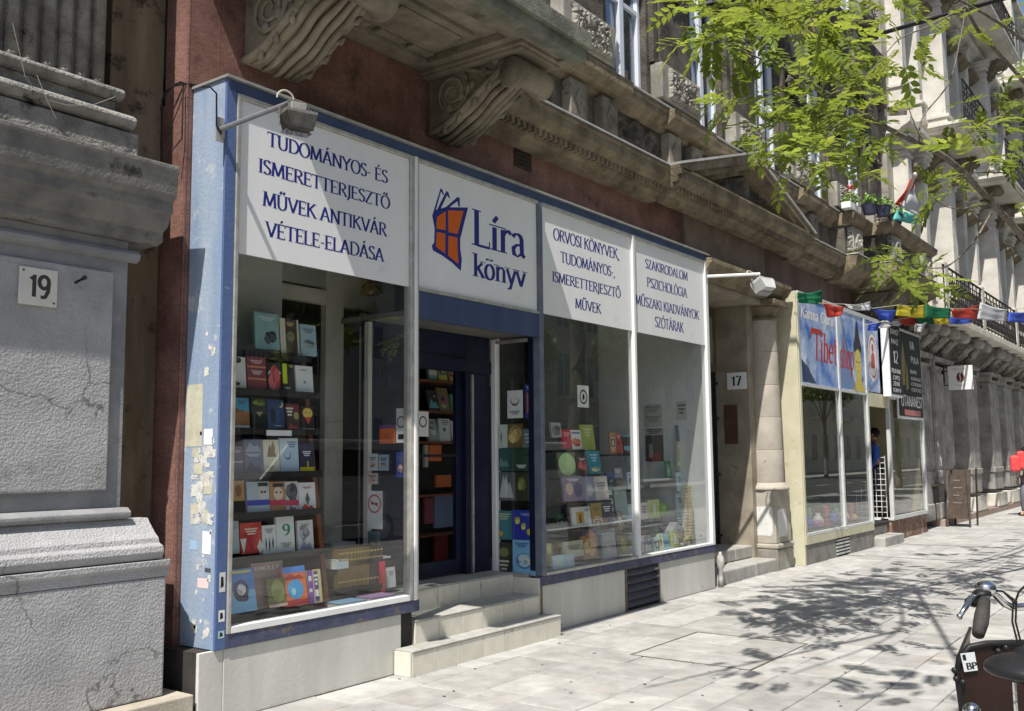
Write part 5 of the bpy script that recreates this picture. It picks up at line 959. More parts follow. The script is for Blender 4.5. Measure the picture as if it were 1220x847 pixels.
obj('body', prism(B(), [(a.x, .55), (b.x, .55), (b.x, .7), ((a.x+b.x)/2+.02, .8), ((a.x+b.x)/2-.02, .8), (a.x, .7)], 'y', .25, .35), pm((.35, .36, .37)), hs_, bevel=.004); bm = B(); ring(bm, (a.x+b.x)/2, .67, .04, .05, (0, .25, 0), X3, .001); obj('emblem', bm, BLACK, hs_, recalc=False)
rb = random.Random(21); CN = [((.45, .06, .05), 'red'), ((.05, .12, .35), 'blue'), ((.5, .42, .1), 'yellow'), ((.07, .25, .12), 'green'), ((.6, .58, .52), 'cream'), ((.03, .03, .035), 'black'), ((.3, .33, .36), 'grey'), ((.45, .22, .06), 'orange'), ((.25, .08, .22), 'purple'), ((.12, .35, .4), 'turquoise'), ((.22, .13, .07), 'brown'), ((.5, .6, .68), 'pale blue')]
AN = ['plain', 'striped', 'round-pictured', 'mountain-pictured', 'starred', 'portrait', 'framed', 'banded']
def rart(k, c):
    lt = tuple(min(.75, .3+x) for x in c); dk = tuple(x*.3 for x in c); alt = CN[rb.randrange(12)][0]
    base = [('t', .5+rb.uniform(-.1, .1), rb.choice((.84, .2)), rb.uniform(.5, .8), rb.uniform(.08, .2), lt if sum(c) < .9 else dk)]
    return base+{0: [], 1: [('r', .5, .6, 1, .06, alt), ('r', .5, .5, 1, .04, alt), ('r', .5, .4, 1, .06, alt)], 2: [('o', .5, .5, .6, .4, alt), ('o', .45, .52, .3, .2, dk)], 3: [('m', .5, .35, .95, .45, alt), ('o', .7, .7, .16, .12, lt)], 4: [('s', .5, .5, .6, .45, alt)], 5: [('o', .5, .55, .4, .34, (.42, .3, .22)), ('m', .5, .25, .7, .3, dk), ('o', .5, .68, .42, .14, dk)], 6: [('r', .5, .5, .8, .5, alt), ('r', .5, .5, .7, .42, dk), ('s', .5, .5, .3, .3, lt)], 7: [('r', .5, .3, 1, .22, alt), ('r', .5, .96, 1, .08, alt)]}[k]
ordn = ('first', 'second', 'third', 'fourth', 'fifth', 'sixth', 'seventh', 'eighth', 'ninth', 'tenth', 'eleventh', 'twelfth', 'thirteenth', 'fourteenth')
def bookrow(x0, x1, z, y, h0, where, gap=.012):
    x = x0; n = 0; kk = rb.randrange(12)
    while x < x1-.1 and n < 14:
        w = rb.uniform(.11, .19); h = h0*rb.uniform(.78, 1.08); c, cn = CN[(kk+n*5) % 12]; k = rb.randrange(8)
        c = tuple(v*rb.uniform(.75, 1.1) for v in c)
        book(x, z+rb.uniform(0, .004), w, h, y+rb.uniform(-.015, .02), c, f'{cn} {AN[k]} book, {ordn[n]} from the left {where}', rart(k, c), th=rb.uniform(.012, .035), lean=rb.uniform(.06, .24)); x += w+rb.uniform(.004, .035); n += 1
def XR_(px, Y): return ay(px, 560, Y).x
bookrow(XR_(652, .45), XR_(752, .45), .505, .45, .22, 'on the third window floor')
bookrow(XR_(665, .62), XR_(752, .62), .8, .62, .23, 'behind the third window glass shelf')
bookrow(XR_(725, .6), XR_(755, .6), 1.2, .6, .24, 'on the third window upper ledge'); obj('back_ledge', bx(XR_(722, .6), XR_(757, .6), .58, .8, 1.17, 1.195), SHELF, rk)
bookrow(XR_(728, .6), XR_(756, .6), 1.62, .6, .24, 'on the third window top ledge'); obj('back_ledge', bx(XR_(722, .6), XR_(757, .6), .58, .8, 1.59, 1.615), SHELF, rk)
bookrow(XR_(772, .75), 10.93, 1.32, .5, .22, 'on the fourth window back shelf'); obj('back_ledge', bx(XR_(765, .5), 10.95, .48, .7, 1.29, 1.316), WHITEPAINT, rk)
bookrow(XR_(768, .2), XR_(812, .2), .505, .2, .2, 'on the fourth window floor')
bookrow(XR_(768, .42), 10.9, .505, .42, .24, 'under the fourth window table')
bookrow(XR_(768, .6), 10.9, zt+.003, .62, .22, 'on the fourth window table')
bookrow(XR_(700, .3), XR_(752, .3), zt-.0, .36, .2, 'on the third window glass shelf')
for z_, nm_ in ((1.752, 'third'), (2.052, 'second'), (2.352, 'top')): bookrow(7.1, 7.9, z_, 1.15, .22, 'on the '+nm_+' shelf inside the doorway')
for k_, (x_, z_) in enumerate(((7.5, .52), (8.2, .52), (8.75, .52), (9.4, .52), (10.1, .52))):
    flat_c, flat_n = CN[(k_*5+3) % 12]; bm = B(); box(bm, 0, .2, 0, .14, 0, .004, 0); box(bm, 0, .2, 0, .14, .026, .03, 0); box(bm, 0, .2, 0, .004, .0041, .0259, 0); box(bm, .004, .197, .0042, .137, .0042, .0258, 1)
    o = obj('book', bm, [pm(flat_c), PAGES], None, loc=(0, 0, 0)); tag(o, f'{flat_n} book lying flat just behind the glass, {ordn[k_]} from the left', 'book'); o.location = (x_, .08, .503); o.rotation_euler = (0, 0, rb.uniform(-.3, .3))
# model of a backbone
a = ay(820, 638, .2); b = ay(822, 580, .2); sp = thing('spine_model', 'yellowish anatomical backbone model standing in the corner of the fourth window', 'anatomical model', (a.x, .2, .55)); BONE = pm((.55, .45, .22), .5)
for i in range(17):
    t = i/16; x = a.x+(b.x-a.x)*t+.03*sin(t*5); z = a.z+(b.z-a.z)*t; r = .042*(1-.35*t); bm = lathe(B(), x, .2, [(r*.9, z-.014), (r, z-.01), (r*.85, z), (r, z+.01), (r*.9, z+.014)], 12)
    tube(bm, [(x-r*1.9, .2, z-.006), (x, .2, z), (x+r*1.9, .2, z-.006)], [.006, .011, .006], 6); tube(bm, [(x, .22, z), (x, .28, z-.02)], [.01, .005], 6); obj('vertebra', bm, BONE, sp, smooth=True)
bm = B(); 
for s in (-1, 1): tube(bm, [(a.x, .2, a.z-.02), (a.x+s*.06, .19, a.z-.01), (a.x+s*.1, .2, a.z-.05), (a.x+s*.07, .2, a.z-.11), (a.x+s*.02, .2, a.z-.12)], [.02, .03, .03, .025, .012], 8)
obj('pelvis', bm, BONE, sp, smooth=True); obj('stand', lathe(B(), a.x, .2, [(.07, .5), (.07, .52), (.01, .525), (.01, a.z)], 14), WHITEPAINT, sp)
p_ = ay(838, 640, .15); sc = thing('ear_model', 'small red and white anatomical ear model beside the backbone', 'anatomical model', (p_.x, .15, .55)); bm = B(); ball(bm, Vector((p_.x, .15, .63)), .07, 14, (1, .7, .8)); 
for v in bm.verts: v.co.z += .02*noise.noise(v.co*30)
obj('shell', bm, pm((.62, .58, .5)), sc, smooth=True); bm = B(); ball(bm, Vector((p_.x-.02, .09, .64)), .035, 10); obj('canal', bm, pm((.5, .1, .07)), sc, smooth=True)
# posters standing behind the side glass of the doorway
def PS(l, t, r, b, c, lab, art=(), XX=7.36):
    a = ax(580+l/2.647, 380+b/2.647, XX); d = ax(580+r/2.647, 380+t/2.647, XX); w = abs(a.y-d.y); h = ax(580+l/2.647, 380+t/2.647, XX).z-a.z
    return book(a.y, a.z, w, h, 0, c, lab, art, th=.006, lean=0, X=XX, cat='book', name='book')
PS(65, 225, 112, 312, (.6, .6, .6), 'white cover with a drawn bearded face in the side window', [('o', .5, .62, .6, .3, (.1, .1, .1)), ('o', .5, .65, .5, .28, (.55, .55, .55)), ('m', .5, .5, .4, .1, (.06, .06, .06)), ('t', .5, .2, .7, .12, (.15, .15, .15))])
PS(121, 205, 150, 312, (.02, .04, .22), 'blue cover with an orange panel in the side window', [('r', .5, .45, .6, .6, (.5, .14, .02)), ('t', .5, .9, .7, .08, WT)])
PS(28, 332, 64, 405, (.45, .48, .45), 'pale cover with a thin standing figure in the side window', [('d', .5, .45, .15, .6, (.1, .1, .1))]); PS(66, 330, 112, 404, (.12, .09, .03), 'gold and black cover in the side window', [('s', .5, .55, .8, .7, (.35, .25, .08))]); PS(113, 345, 148, 404, (.12, .14, .15), 'slate magazine in the side window', [('t', .5, .5, .6, .5, (.35, .4, .4))])
PS(28, 407, 76, 478, (.03, .08, .09), 'dark teal cover in the side window', [('m', .5, .4, .8, .4, (.1, .2, .2))]); PS(78, 405, 130, 478, (.02, .05, .03), 'dark forest cover in the side window', [('t', .6, .2, .6, .14, WT)]); PS(34, 482, 90, 570, (.1, .11, .12), 'grey castle cover in the side window', [('m', .5, .5, .8, .8, (.4, .42, .42)), ('d', .5, .5, .2, .9, (.5, .5, .5))]); PS(91, 482, 132, 572, (.03, .04, .02), 'dark green book right of the castle cover', [('s', .5, .6, .6, .5, (.12, .14, .03))])
PS(28, 602, 79, 692, (.05, .18, .2), 'teal book beside the blue fish poster', [('t', .5, .8, .8, .2, (.4, .45, .3)), ('o', .3, .2, .3, .2, (.5, .35, .05))]); PS(80, 600, 152, 692, (.02, .035, .3), 'deep blue poster with three gold fish at the side window', [('s', .25, .65, .22, .25, (.7, .5, .05)), ('s', .5, .45, .2, .22, (.7, .5, .05)), ('s', .75, .25, .25, .22, (.7, .5, .05)), ('t', .6, .85, .5, .08, (.3, .35, .6))], XX=7.34)
PS(82, 694, 154, 803, (.2, .42, .75), 'light blue poster with a drawn globe at the side window', [('o', .5, .4, .7, .46, (.06, .17, .42)), ('s', .5, .4, .55, .38, (.35, .55, .8)), ('t', .4, .86, .6, .12, (.05, .1, .35))], XX=7.34); PS(28, 702, 80, 802, (.04, .045, .03), 'dark greenish book at the bottom of the side window', [('t', .5, .3, .6, .3, (.5, .5, .4)), ('o', .5, .7, .6, .3, (.2, .2, .08))])
# ---------------------------------------------------------------- floodlights and cables
def flood(name, lab, P0, P1, s, tilt, grey, low=True):
    t = thing(name, lab, 'floodlight', P0); P0 = Vector(P0); P1 = Vector(P1)
    obj('mounting_plate', bx(P0.x-.03, P0.x+.03, P0.y-.004, P0.y+.006, P0.z-.08, P0.z+.08), ALU, t); obj('arm', tube(B(), [P0, P1], .021*s, 8), WHITEPAINT if s > .9 else mat('arm_steel', (.16, .165, .18), (.26, .265, .28), 9, .45, metal=.4), t)
    M = Matrix.Translation(P1+Vector((.02, -.02, -.19*s))) @ Matrix.Rotation(R(-18), 4, 'Z') @ Matrix.Rotation(R(tilt), 4, 'X')
    def tr(bm): bmesh.ops.transform(bm, matrix=M, verts=bm.verts); return bm
    bm = B(); prism(bm, [(-.09*s, -.06*s), (.09*s, -.06*s), (.13*s, .07*s), (-.13*s, .07*s)], 'y', -.13*s, .06*s); obj('housing', tr(bm), grey, t, bevel=.004)
    bm = B()
    for k in range(11): box(bm, (-.125+k*.0245)*s, (-.118+k*.0245)*s, -.12*s, .05*s, .0701*s, .1*s)
    obj('cooling_fins', tr(bm), grey if s > .9 else mat('fin_grey', (.2, .195, .18), (.3, .29, .27), 10, .5, metal=.4), t)
    bm = B(); box(bm, -.11*s, .11*s, -.05*s, .05*s, -.0705*s, -.0605*s); obj('lamp_glass', tr(bm), mat('lamp_front', (.1, .1, .1), rough=.1, spec=.7), t)
    bm = B(); box(bm, -.06*s, .07*s, -.04*s, .05*s, .115*s, .18*s); obj('junction_box', tr(bm), ALU, t, bevel=.004)
    bm = B(); tube(bm, [(-.14*s, 0, -.02*s), (-.145*s, 0, .12*s), (-.05*s, 0, .2*s), (.05*s, 0, .2*s), (.145*s, 0, .12*s), (.14*s, 0, -.02*s)], .007*s, 6); obj('bracket', tr(bm), RUST, t)
    bm = B(); tube(bm, [(-.09*s+.07*s*cos(R(a)), .01, .2*s+.07*s*sin(R(a))) for a in range(180, -40, -20)], .008*s, 6); obj('cable_loop', tr(bm), mat('pale_cable', (.5, .48, .4)), t)
    return t
FG = mat('weathered_lamp_grey', (.035, .033, .03), (.08, .075, .065), 14, .6, .3, spots=((.03, .03, .03), 20, .6, .05))
A0 = ay(262, 155, -.02); a = ax(350, 124, 4.12)
TL = ay(348, 122, -.55)
flood('wall_floodlight', 'weathered floodlight on an arm at the left corner of the bookshop sign', A0, TL, .78, 0, FG)
A1 = Vector((10.98, -.02, 3.79)); T2 = ay(905, 327, -.5)
flood('wall_floodlight', 'pale floodlight on a long white arm in front of the column capital', A1, T2, 1.0, -25, mat('pale_lamp_grey', (.45, .46, .45), (.55, .56, .55), 8, .5))
cb = thing('wall_cables', 'thin loose cables bunched at the top of the blue side panel', 'cables', (3.8, .3, 3.9))
for pts in ([(192, 195, .55), (193, 120, .5), (205, 104, .42), (222, 100, .36), (240, 103, .3)], [(197, 112, .5), (210, 100, .42), (232, 102, .34)], [(191, 132, .5), (196, 110, .5), (215, 98, .4), (238, 106, .3)], [(240, 104, .05), (250, 104, -.03), (258, 112, -.03), (258, 150, -.03), (264, 160, -.03)], [(218, 105, .36), (217, 165, .35), (205, 180, .36)]):
    obj('cable', tube(B(), [ay(*p) for p in pts], .006, 5), BLACK, cb)
lc = thing('grey_cables', 'pale slack cables hanging over the fluted pilaster base of the corner building', 'cables', (2.7, .1, 3.7))
for pts in ([(15, 28, .2), (30, 92, .2), (50, 118, .2), (80, 126, .18), (110, 126, .17), (137, 116, .17)], [(44, 90, .2), (56, 120, .18), (67, 142, .17)]): obj('cable', tube(B(), [ay(*p) for p in pts], .0022, 5), mat('dusty_cable', (.28, .265, .23)), lc)
# ================================================================ Tibetan shop front
T = thing('tibet_shop_front', 'cream framed shop front with sky blue sign band beyond entrance 17', 'shop front', (17.5, -.1, 0))
TY = -.1; CRB = mat('cream_board', (.5, .47, .33), (.58, .55, .42), 3, .7, .15, spots=((.4, .36, .24), 5, .62, .06)); FRM = mat('silver_frame', (.5, .51, .5), (.6, .61, .6), 8, .45)
obj('side_board', bx(13.83, 13.86, TY, .34, 0, 3.98), CRB, T, bevel=.004)
obj('corner_post', bx(13.8601, 13.93, TY-.01, TY+.05, .39, 3.96), CRB, T, bevel=.004); obj('top_rail', bx(13.93, 20.95, TY-.01, .34, 3.93, 4.0), FRM, T)
for x0, x1 in ((15.64, 15.72), (17.12, 17.2), (18.42, 18.5), (20.85, 20.95)): obj('mullion', bx(x0, x1, TY-.02, TY+.05, .39, 3.929), FRM, T, bevel=.006)
obj('display_pane', bx(13.93, 15.64, TY+.015, TY+.021, .45, 2.62), GL, T); obj('display_pane', bx(15.72, 17.12, TY+.015, TY+.021, .45, 2.62), GL, T); obj('display_pane', bx(18.5, 20.85, TY+.015, TY+.021, .47, 2.6), GL, T)
for a in ((13.93, 15.64), (15.72, 17.12), (18.5, 20.85)): obj('glazing_rail', bx(a[0], a[1], TY-.015, TY+.04, .41, .45), FRM, T); obj('glazing_rail', bx(a[0], a[1], TY-.015, TY+.04, 2.6, 2.64), FRM, T)
obj('cream_rail', bx(13.86, 17.2, TY-.014, TY+.06, .29, .4095), CRB, T, bevel=.004); obj('base_slab', bx(13.88, 15.2, TY, .3, 0, .289), mat('dirty_grey_base', (.17, .165, .15), (.27, .26, .24), 4, .9, .4), T); obj('base_slab', bx(15.9, 17.2, TY, .3, 0, .288), mat('dirty_grey_base', (.17, .165, .15)), T)
gv = obj('vent_grille', bx(15.2005, 15.8995, TY+.02, .3, 0, .2885), BLACK, T); bm = B()
for k in range(5): box(bm, 15.24, 15.86, TY-.004, TY+.018, .03+k*.052, .055+k*.052)
obj('slats', bm, FRM, gv)
obj('brick_base', bx(18.42, 20.95, TY+.03, .3, 0, .38), mat('bare_brick_base', (.17, .09, .065), (.28, .17, .13), 9, .9, .6, 50, spots=((.33, .3, .26), 6, .55, .05)), T); obj('glazing_sill', bx(18.4, 20.97, TY-.02, TY+.2, .381, .409), FRM, T)
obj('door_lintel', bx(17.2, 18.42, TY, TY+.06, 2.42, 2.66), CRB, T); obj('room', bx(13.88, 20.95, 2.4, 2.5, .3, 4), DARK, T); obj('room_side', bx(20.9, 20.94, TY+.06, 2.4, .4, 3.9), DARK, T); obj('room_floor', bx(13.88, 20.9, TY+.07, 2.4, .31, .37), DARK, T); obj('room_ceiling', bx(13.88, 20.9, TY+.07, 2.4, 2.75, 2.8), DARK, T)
obj('back_wall', bx(20.8, 20.89, TY+.07, 2.35, .38, 2.74), mat('beige_wall', (.4, .35, .21), (.48, .42, .26), 3, .8), T)
ts = thing('entrance_steps', 'two grey concrete steps with tiled cheek before the Tibetan shop door', 'steps', (17.8, -.2, 0)); obj('step', bx(17.22, 18.42, -.28, .3, -.02, .16), SW, ts, bevel=.015); obj('step', bx(17.25, 18.4, 0, .6, .162, .33), SW, ts, bevel=.015)
gr_ = thing('security_gate', 'white square mesh gate standing in the Tibetan shop doorway', 'gate', (18.42, .2, .4)); bm = B()
for k in range(7): tube(bm, [(18.42, .0+k*.09, .4), (18.42, .0+k*.09, 1.55-k*.12)], .006, 5)
for k in range(12): tube(bm, [(18.42, -.0, .42+k*.1), (18.42, min(.54, max(.08, (1.6-.42-k*.1)/2.0)), .42+k*.1)], .006, 5)
obj('mesh', bm, WHITEPAINT, gr_); obj('foot_rail', bx(18.40, 18.44, -.02, .6, .38, .41), WHITEPAINT, gr_)
# sky blue signs
SKYB = mat('printed_mountain_sky', (.04, .15, .5), (.62, .7, .8), 1.9, .4, spots=((.1, .14, .26), 2.2, .6, .05), detail=5)
tsg = thing('shop_sign', 'sky and mountain printed sign with Karma Guru Tibet shop lettering', 'sign', (15.5, -.1, 2.6))
obj('board', bx(13.935, 15.638, TY+.001, TY+.014, 2.642, 3.928), SKYB, tsg); obj('board', bx(15.722, 17.118, TY+.001, TY+.014, 2.642, 3.928), SKYB, tsg)
bm = B(); text(bm, 'Tibet', (14.5, TY+.001, 3.02), X3, Z3, .44, 1.12, .003, thick=.15, thin=.05, slant=.12); text(bm, 'shop', (15.78, TY+.001, 3.0), X3, Z3, .42, .72, .003, thick=.15, thin=.05, slant=.12)
polyprint(bm, [(14.45, 3.5), (14.9, 3.5), (15.0, 3.44), (14.5, 3.42), (14.38, 3.3)], (0, TY+.001, 0), X3, Z3, .004)
obj('lettering', bm, pm((.45, .04, .035)), tsg, recalc=False)
bm = B(); text(bm, 'Karma Guru', (14.02, TY+.001, 3.62), X3, Z3, .17, 1.5, .004, thick=.17, thin=.08, slant=.1); obj('lettering', bm, pm((.8, .77, .68)), tsg, recalc=False)
def pp(P, c, e, nm='portrait'): bm = B(); polyprint(bm, P, (0, TY+.001, 0), X3, Z3, e); obj(nm, bm, pm(c), tsg, recalc=False)
pp([(15.75, 2.66), (15.75, 3.05), (15.95, 3.5), (16.05, 3.72), (16.15, 3.45), (16.4, 3.0), (16.5, 2.66)], (.16, .25, .45), .0002, 'mountain')
pp([(14.0, 2.66), (14.0, 3.0), (14.25, 2.9), (14.6, 2.66)], (.04, .06, .13), .0002, 'mountain')
pp([(16.42, 2.65), (16.5, 2.75), (16.62, 2.85), (16.6, 2.95), (16.9, 2.95), (16.88, 2.85), (17.0, 2.75), (17.1, 2.65)], (.6, .47, .1), .003); pp(disc(16.74, 3.13, .19, .26), (.65, .52, .13), .0036)
pp([(16.54, 3.28), (16.53, 3.4), (16.62, 3.55), (16.68, 3.78), (16.74, 3.86), (16.8, 3.78), (16.86, 3.55), (16.95, 3.4), (16.94, 3.28), (16.74, 3.36)], (.03, .03, .035), .0042)
for x in (16.67, 16.81): pp([(x-.045, 3.14), (x+.045, 3.14), (x+.045, 3.155), (x-.045, 3.155)], (.1, .06, .03), .0046)
pp([(16.7, 2.98), (16.78, 2.98), (16.76, 3.0), (16.72, 3.0)], (.45, .08, .05), .0046)
em = thing('shop_sign', 'narrow sky blue sign with a red figure in a white oval', 'sign', (17.5, -.1, 2.7)); obj('board', bx(17.202, 18.0, TY+.001, TY+.03, 2.68, 3.92), SKYB, em)
bm = B(); polyprint(bm, disc(17.62, 3.28, .3, .42), (0, TY+.001, 0), X3, Z3, .002); obj('oval', bm, pm((.75, .75, .76)), em, recalc=False); bm = B(); ring(bm, 0, 0, .9, 1.0, (0, 0, 0), X3, .0)
for v in bm.verts: v.co = Vector((17.62+v.co.x*.25, TY-.0028, 3.28+v.co.z*.36))
polyprint(bm, [(17.5, 3.1), (17.74, 3.1), (17.72, 3.32), (17.62, 3.38), (17.52, 3.32)], (0, TY-.0024, 0), X3, Z3, .001); polyprint(bm, disc(17.62, 3.45, .06, .07, 10), (0, TY-.0024, 0), X3, Z3, .001); obj('figure', bm, pm((.5, .05, .03)), em, recalc=False)
def blacksign(x0, x1, z0, z1, lab, lines, depth=.12, extra=None):
    t = thing('shop_sign', lab, 'sign', (x0, TY, z0)); obj('box', bx(x0, x1, TY-depth, TY-.025, z0, z1), WHITEPAINT, t, bevel=.004); obj('face', bx(x0+.05, x1-.03, TY-depth-.006, TY-depth-.0005, z0+.05, z1-.04), BLACK, t)
    for s, a, b, z, h in lines: obj('lettering', text(B(), s, (a, TY-depth-.006, z), X3, Z3, h, b-a, .002, serif=False, thick=.17), pm((.62, .62, .6)), t, recalc=False)
    return t
blacksign(18.08, 18.86, 2.62, 3.98, 'black and white box sign with the large number 12', [('ERNST', 18.2, 18.76, 3.76, .09), ('HAZ', 18.25, 18.7, 3.58, .09), ('12', 18.32, 18.64, 3.25, .2), ('RUHAK', 18.18, 18.8, 3.06, .08), ('CIPO', 18.25, 18.7, 2.94, .07), ('ZENE', 18.25, 18.7, 2.83, .07), ('KONYV', 18.22, 18.75, 2.71, .07)], .16)
bs = blacksign(18.95, 20.8, 2.25, 3.96, 'tall dark poster sign with gold figures and red and white bands', [('VA', 19.95, 20.3, 3.62, .16), ('PULA', 20.0, 20.6, 3.38, .12), ('BAR', 19.9, 20.4, 3.16, .07), ('KAVEHAZ', 19.95, 20.7, 3.03, .06), ('ETEREM', 19.95, 20.7, 2.92, .06), ('CSOCSO', 19.95, 20.7, 2.81, .06), ('UTANANEST', 19.15, 20.75, 2.5, .2)], .05)
bm = B(); polyprint(bm, [(19.35, 2.32), (20.55, 2.32), (20.55, 2.43), (19.35, 2.43)], (0, TY-.056, 0), X3, Z3, .002); obj('red_band', bm, pm((.45, .16, .15)), bs, recalc=False)
bm = B(); 
for q_ in ([(19.3, 2.9), (19.5, 2.9), (19.55, 3.4), (19.42, 3.75), (19.3, 3.4)], [(19.55, 2.8), (19.75, 2.85), (19.72, 3.2), (19.6, 3.4)]): polyprint(bm, q_, (0, TY-.056, 0), X3, Z3, .002)
obj('gold_figures', bm, pm((.25, .18, .06)), bs, recalc=False)
# goods in the Tibetan windows
cols_ = [((.4, .05, .04), 'red'), ((.5, .4, .05), 'yellow'), ((.05, .1, .35), 'blue'), ((.1, .3, .1), 'green'), ((.3, .1, .3), 'purple'), ((.55, .5, .42), 'cream')]
for i in range(14):
    x = 14.1+i*.21; c, nm_ = cols_[i % 6]; hh = .2+.12*((i*7) % 5)/5
    if 15.55 < x < 15.75: continue
    kind = ('tall', 'low', 'round')[i % 3]; pr = {'tall': [(.05, 0), (.07, .04), (.03, .14), (.055, .22), (.035, .3), (.04, .32)], 'low': [(.06, 0), (.09, .05), (.085, .1), (.05, .12)], 'round': [(.04, 0), (.08, .05), (.09, .1), (.06, .17), (.03, .19), (.045, .22)]}[kind]
    o = obj('vase', lathe(B(), x, .1+.05*(i % 2), [(r_, z_+.455) for r_, z_ in pr], 14), pm(c), None, loc=(x, .1, .45), smooth=True)
    tag(o, f'{kind} {nm_} vase, {("first","second","third","fourth","fifth","sixth","seventh","eighth","ninth","tenth","eleventh","twelfth","thirteenth","fourteenth")[i]} from the left in the Tibetan shop windows', 'vase')
obj('display_shelf', bx(13.95, 17.1, .0, .5, .41, .45), SHELF, T)
# ================================================================ prayer flags
FC = {'green': (.02, .22, .1), 'red': (.6, .07, .045), 'white': (.72, .72, .74), 'blue': (.07, .14, .62), 'yellow': (.68, .58, .05)}
def cloth(c, t=.35):
    m = mat('flag_%s' % c, FC[c], tuple(x*.85 for x in FC[c]), 20, .8)
    N = m.node_tree.nodes; L = m.node_tree.links
    if 'Translucent BSDF' not in N:
        p = N['Principled BSDF']; tr = N.new('ShaderNodeBsdfTranslucent'); tr.inputs[0].default_value = (*FC[c], 1); mx = N.new('ShaderNodeMixShader'); mx.inputs[0].default_value = t
        L.new(p.outputs[0], mx.inputs[1]); L.new(tr.outputs[0], mx.inputs[2]); L.new(mx.outputs[0], N['Material Output'].inputs[0])
    return m
def flagstring(lab, cord, flags):
    t = thing('prayer_flag_string', lab, 'prayer flags', cord[0]); obj('cord', tube(B(), cord, .006, 5), mat('pale_cord', (.4, .42, .3)), t)
    for i, (q, c) in enumerate(flags):
        P = [Vector(p) for p in q]; bm = B(); n = 10; g = []     # four corners: top-left, top-right, bottom-right, bottom-left
        nrm = (P[1]-P[0]).cross(P[3]-P[0]).normalized()
        for j in range(n+1):
            v = j/n; g.append([bm.verts.new((P[0]*(1-u)+P[1]*u)*(1-v)+(P[3]*(1-u)+P[2]*u)*v + nrm*(.03*v*sin(u*9+i*2)+.015*noise.noise(Vector((u*3, v*3, i))))+Vector((0, 0, -.03*sin(pi*u)*(1 if v < .5 else .4)))) for u in [k/n for k in range(n+1)]])
        for j in range(n):
            for k in range(n): bm.faces.new((g[j][k], g[j][k+1], g[j+1][k+1], g[j+1][k]))
        o = obj('flag', bm, cloth(c), t, smooth=True, label=c+' prayer flag'); s_ = o.modifiers.new('thickness', 'SOLIDIFY'); s_.thickness = .002
def yy(px): return -.35-(px-950)/270*.55
def FQ(pts, c, dY=0): return ([ay(x, y+(2.5 if k_ > 1 else -.5), yy(x)+dY) for k_, (x, y) in enumerate(pts)], c)
flagstring('upper string of big prayer flags over the Tibetan shop sign', [ay(945, 354, -.12), ay(978, 362, yy(978)), ay(1005, 363, yy(1005)), ay(1040, 368, yy(1040)), ay(1070, 364, yy(1070)), ay(1135, 368, yy(1135)), ay(1200, 370, yy(1200)), ay(1240, 366, yy(1240))],
 [FQ([(950, 349), (979, 346), (981, 360), (951, 358)], 'green'), FQ([(981, 360), (1006, 366), (1000, 374), (988, 376)], 'red'), FQ([(1005, 363), (1037, 360), (1038, 368), (1010, 366)], 'white'), FQ([(1038, 367), (1068, 370), (1064, 382), (1046, 376)], 'blue'), FQ([(1069, 364), (1102, 364), (1101, 377), (1069, 374)], 'yellow'), FQ([(1102, 363), (1133, 368), (1132, 377), (1101, 376)], 'green'), FQ([(1133, 370), (1166, 364), (1165, 378), (1134, 376)], 'red'), FQ([(1168, 361), (1200, 370), (1198, 381), (1166, 378)], 'white'), FQ([(1202, 373), (1232, 371), (1232, 383), (1200, 381)], 'blue')])
flagstring('lower string of prayer flags hanging below the first', [ay(1030, 388, -.3), ay(1050, 384, yy(1050)+.3), ay(1100, 376, yy(1100)+.2), ay(1160, 380, yy(1160)+.2), ay(1240, 378, yy(1240)+.2)],
 [FQ([(1036, 383), (1051, 384), (1046, 392), (1034, 391)], 'blue', .3), FQ([(1051, 383), (1072, 381), (1072, 385), (1049, 389)], 'white', .3), FQ([(1068, 378), (1092, 377), (1094, 384), (1076, 386)], 'red', .28), FQ([(1090, 378), (1110, 377), (1114, 384), (1093, 384)], 'green', .25), FQ([(1110, 376), (1130, 379), (1130, 384), (1116, 384)], 'yellow', .2), FQ([(1130, 378), (1157, 379), (1157, 383), (1130, 384)], 'blue', .2), FQ([(1090, 386), (1104, 385), (1099, 394), (1089, 392)], 'white', .2)])
# shadow-casting overhead wires across the pavement
wr1 = thing('overhead_wires', 'two taut overhead wires crossing high above the pavement', 'wires', (16, 0, 5))
for xs_ in (15.6, 18.0):
    z = 7.5; obj('wire', tube(B(), [(xs_-.57*z+.1, .2, z), (xs_-.57*z, -3, z+.05), (xs_-.57*z, -12, z+.3)], .03, 6), BLACK, wr1)
# ================================================================ flag and flower pots on the second balcony
hf = thing('national_flag', 'red white and green flag on a slanting pole at the carved balcony', 'flag', (19, -.4, 5.7))
p0 = ay(1068, 266, -.2); p1 = ay(1090, 209, -.9); obj('pole', tube(B(), [p0, p1], .025, 8), mat('pale_pole', (.5, .45, .38)), hf); bm = B(); ball(bm, p1, .05, 8); obj('finial', bm, ALU, hf)
def strip(name, pts, m, par, lab=None):
    bm = B(); A, Bq = pts; n = 8; g = []
    for i in range(n+1):
        u = i/n; a = A[0].lerp(A[1], u); b = Bq[0].lerp(Bq[1], u); g.append([bm.verts.new(a.lerp(b, v)+Vector((0, .02*sin(u*8+v*3), 0))) for v in (0, .25, .5, .75, 1)])
    for i in range(n):
        for j in range(4): bm.faces.new((g[i][j], g[i][j+1], g[i+1][j+1], g[i+1][j]))
    o = obj(name, bm, m, par, smooth=True, label=lab); s_ = o.modifiers.new('t', 'SOLIDIFY'); s_.thickness = .003
q = lambda x, y: ay(x, y, -.55)
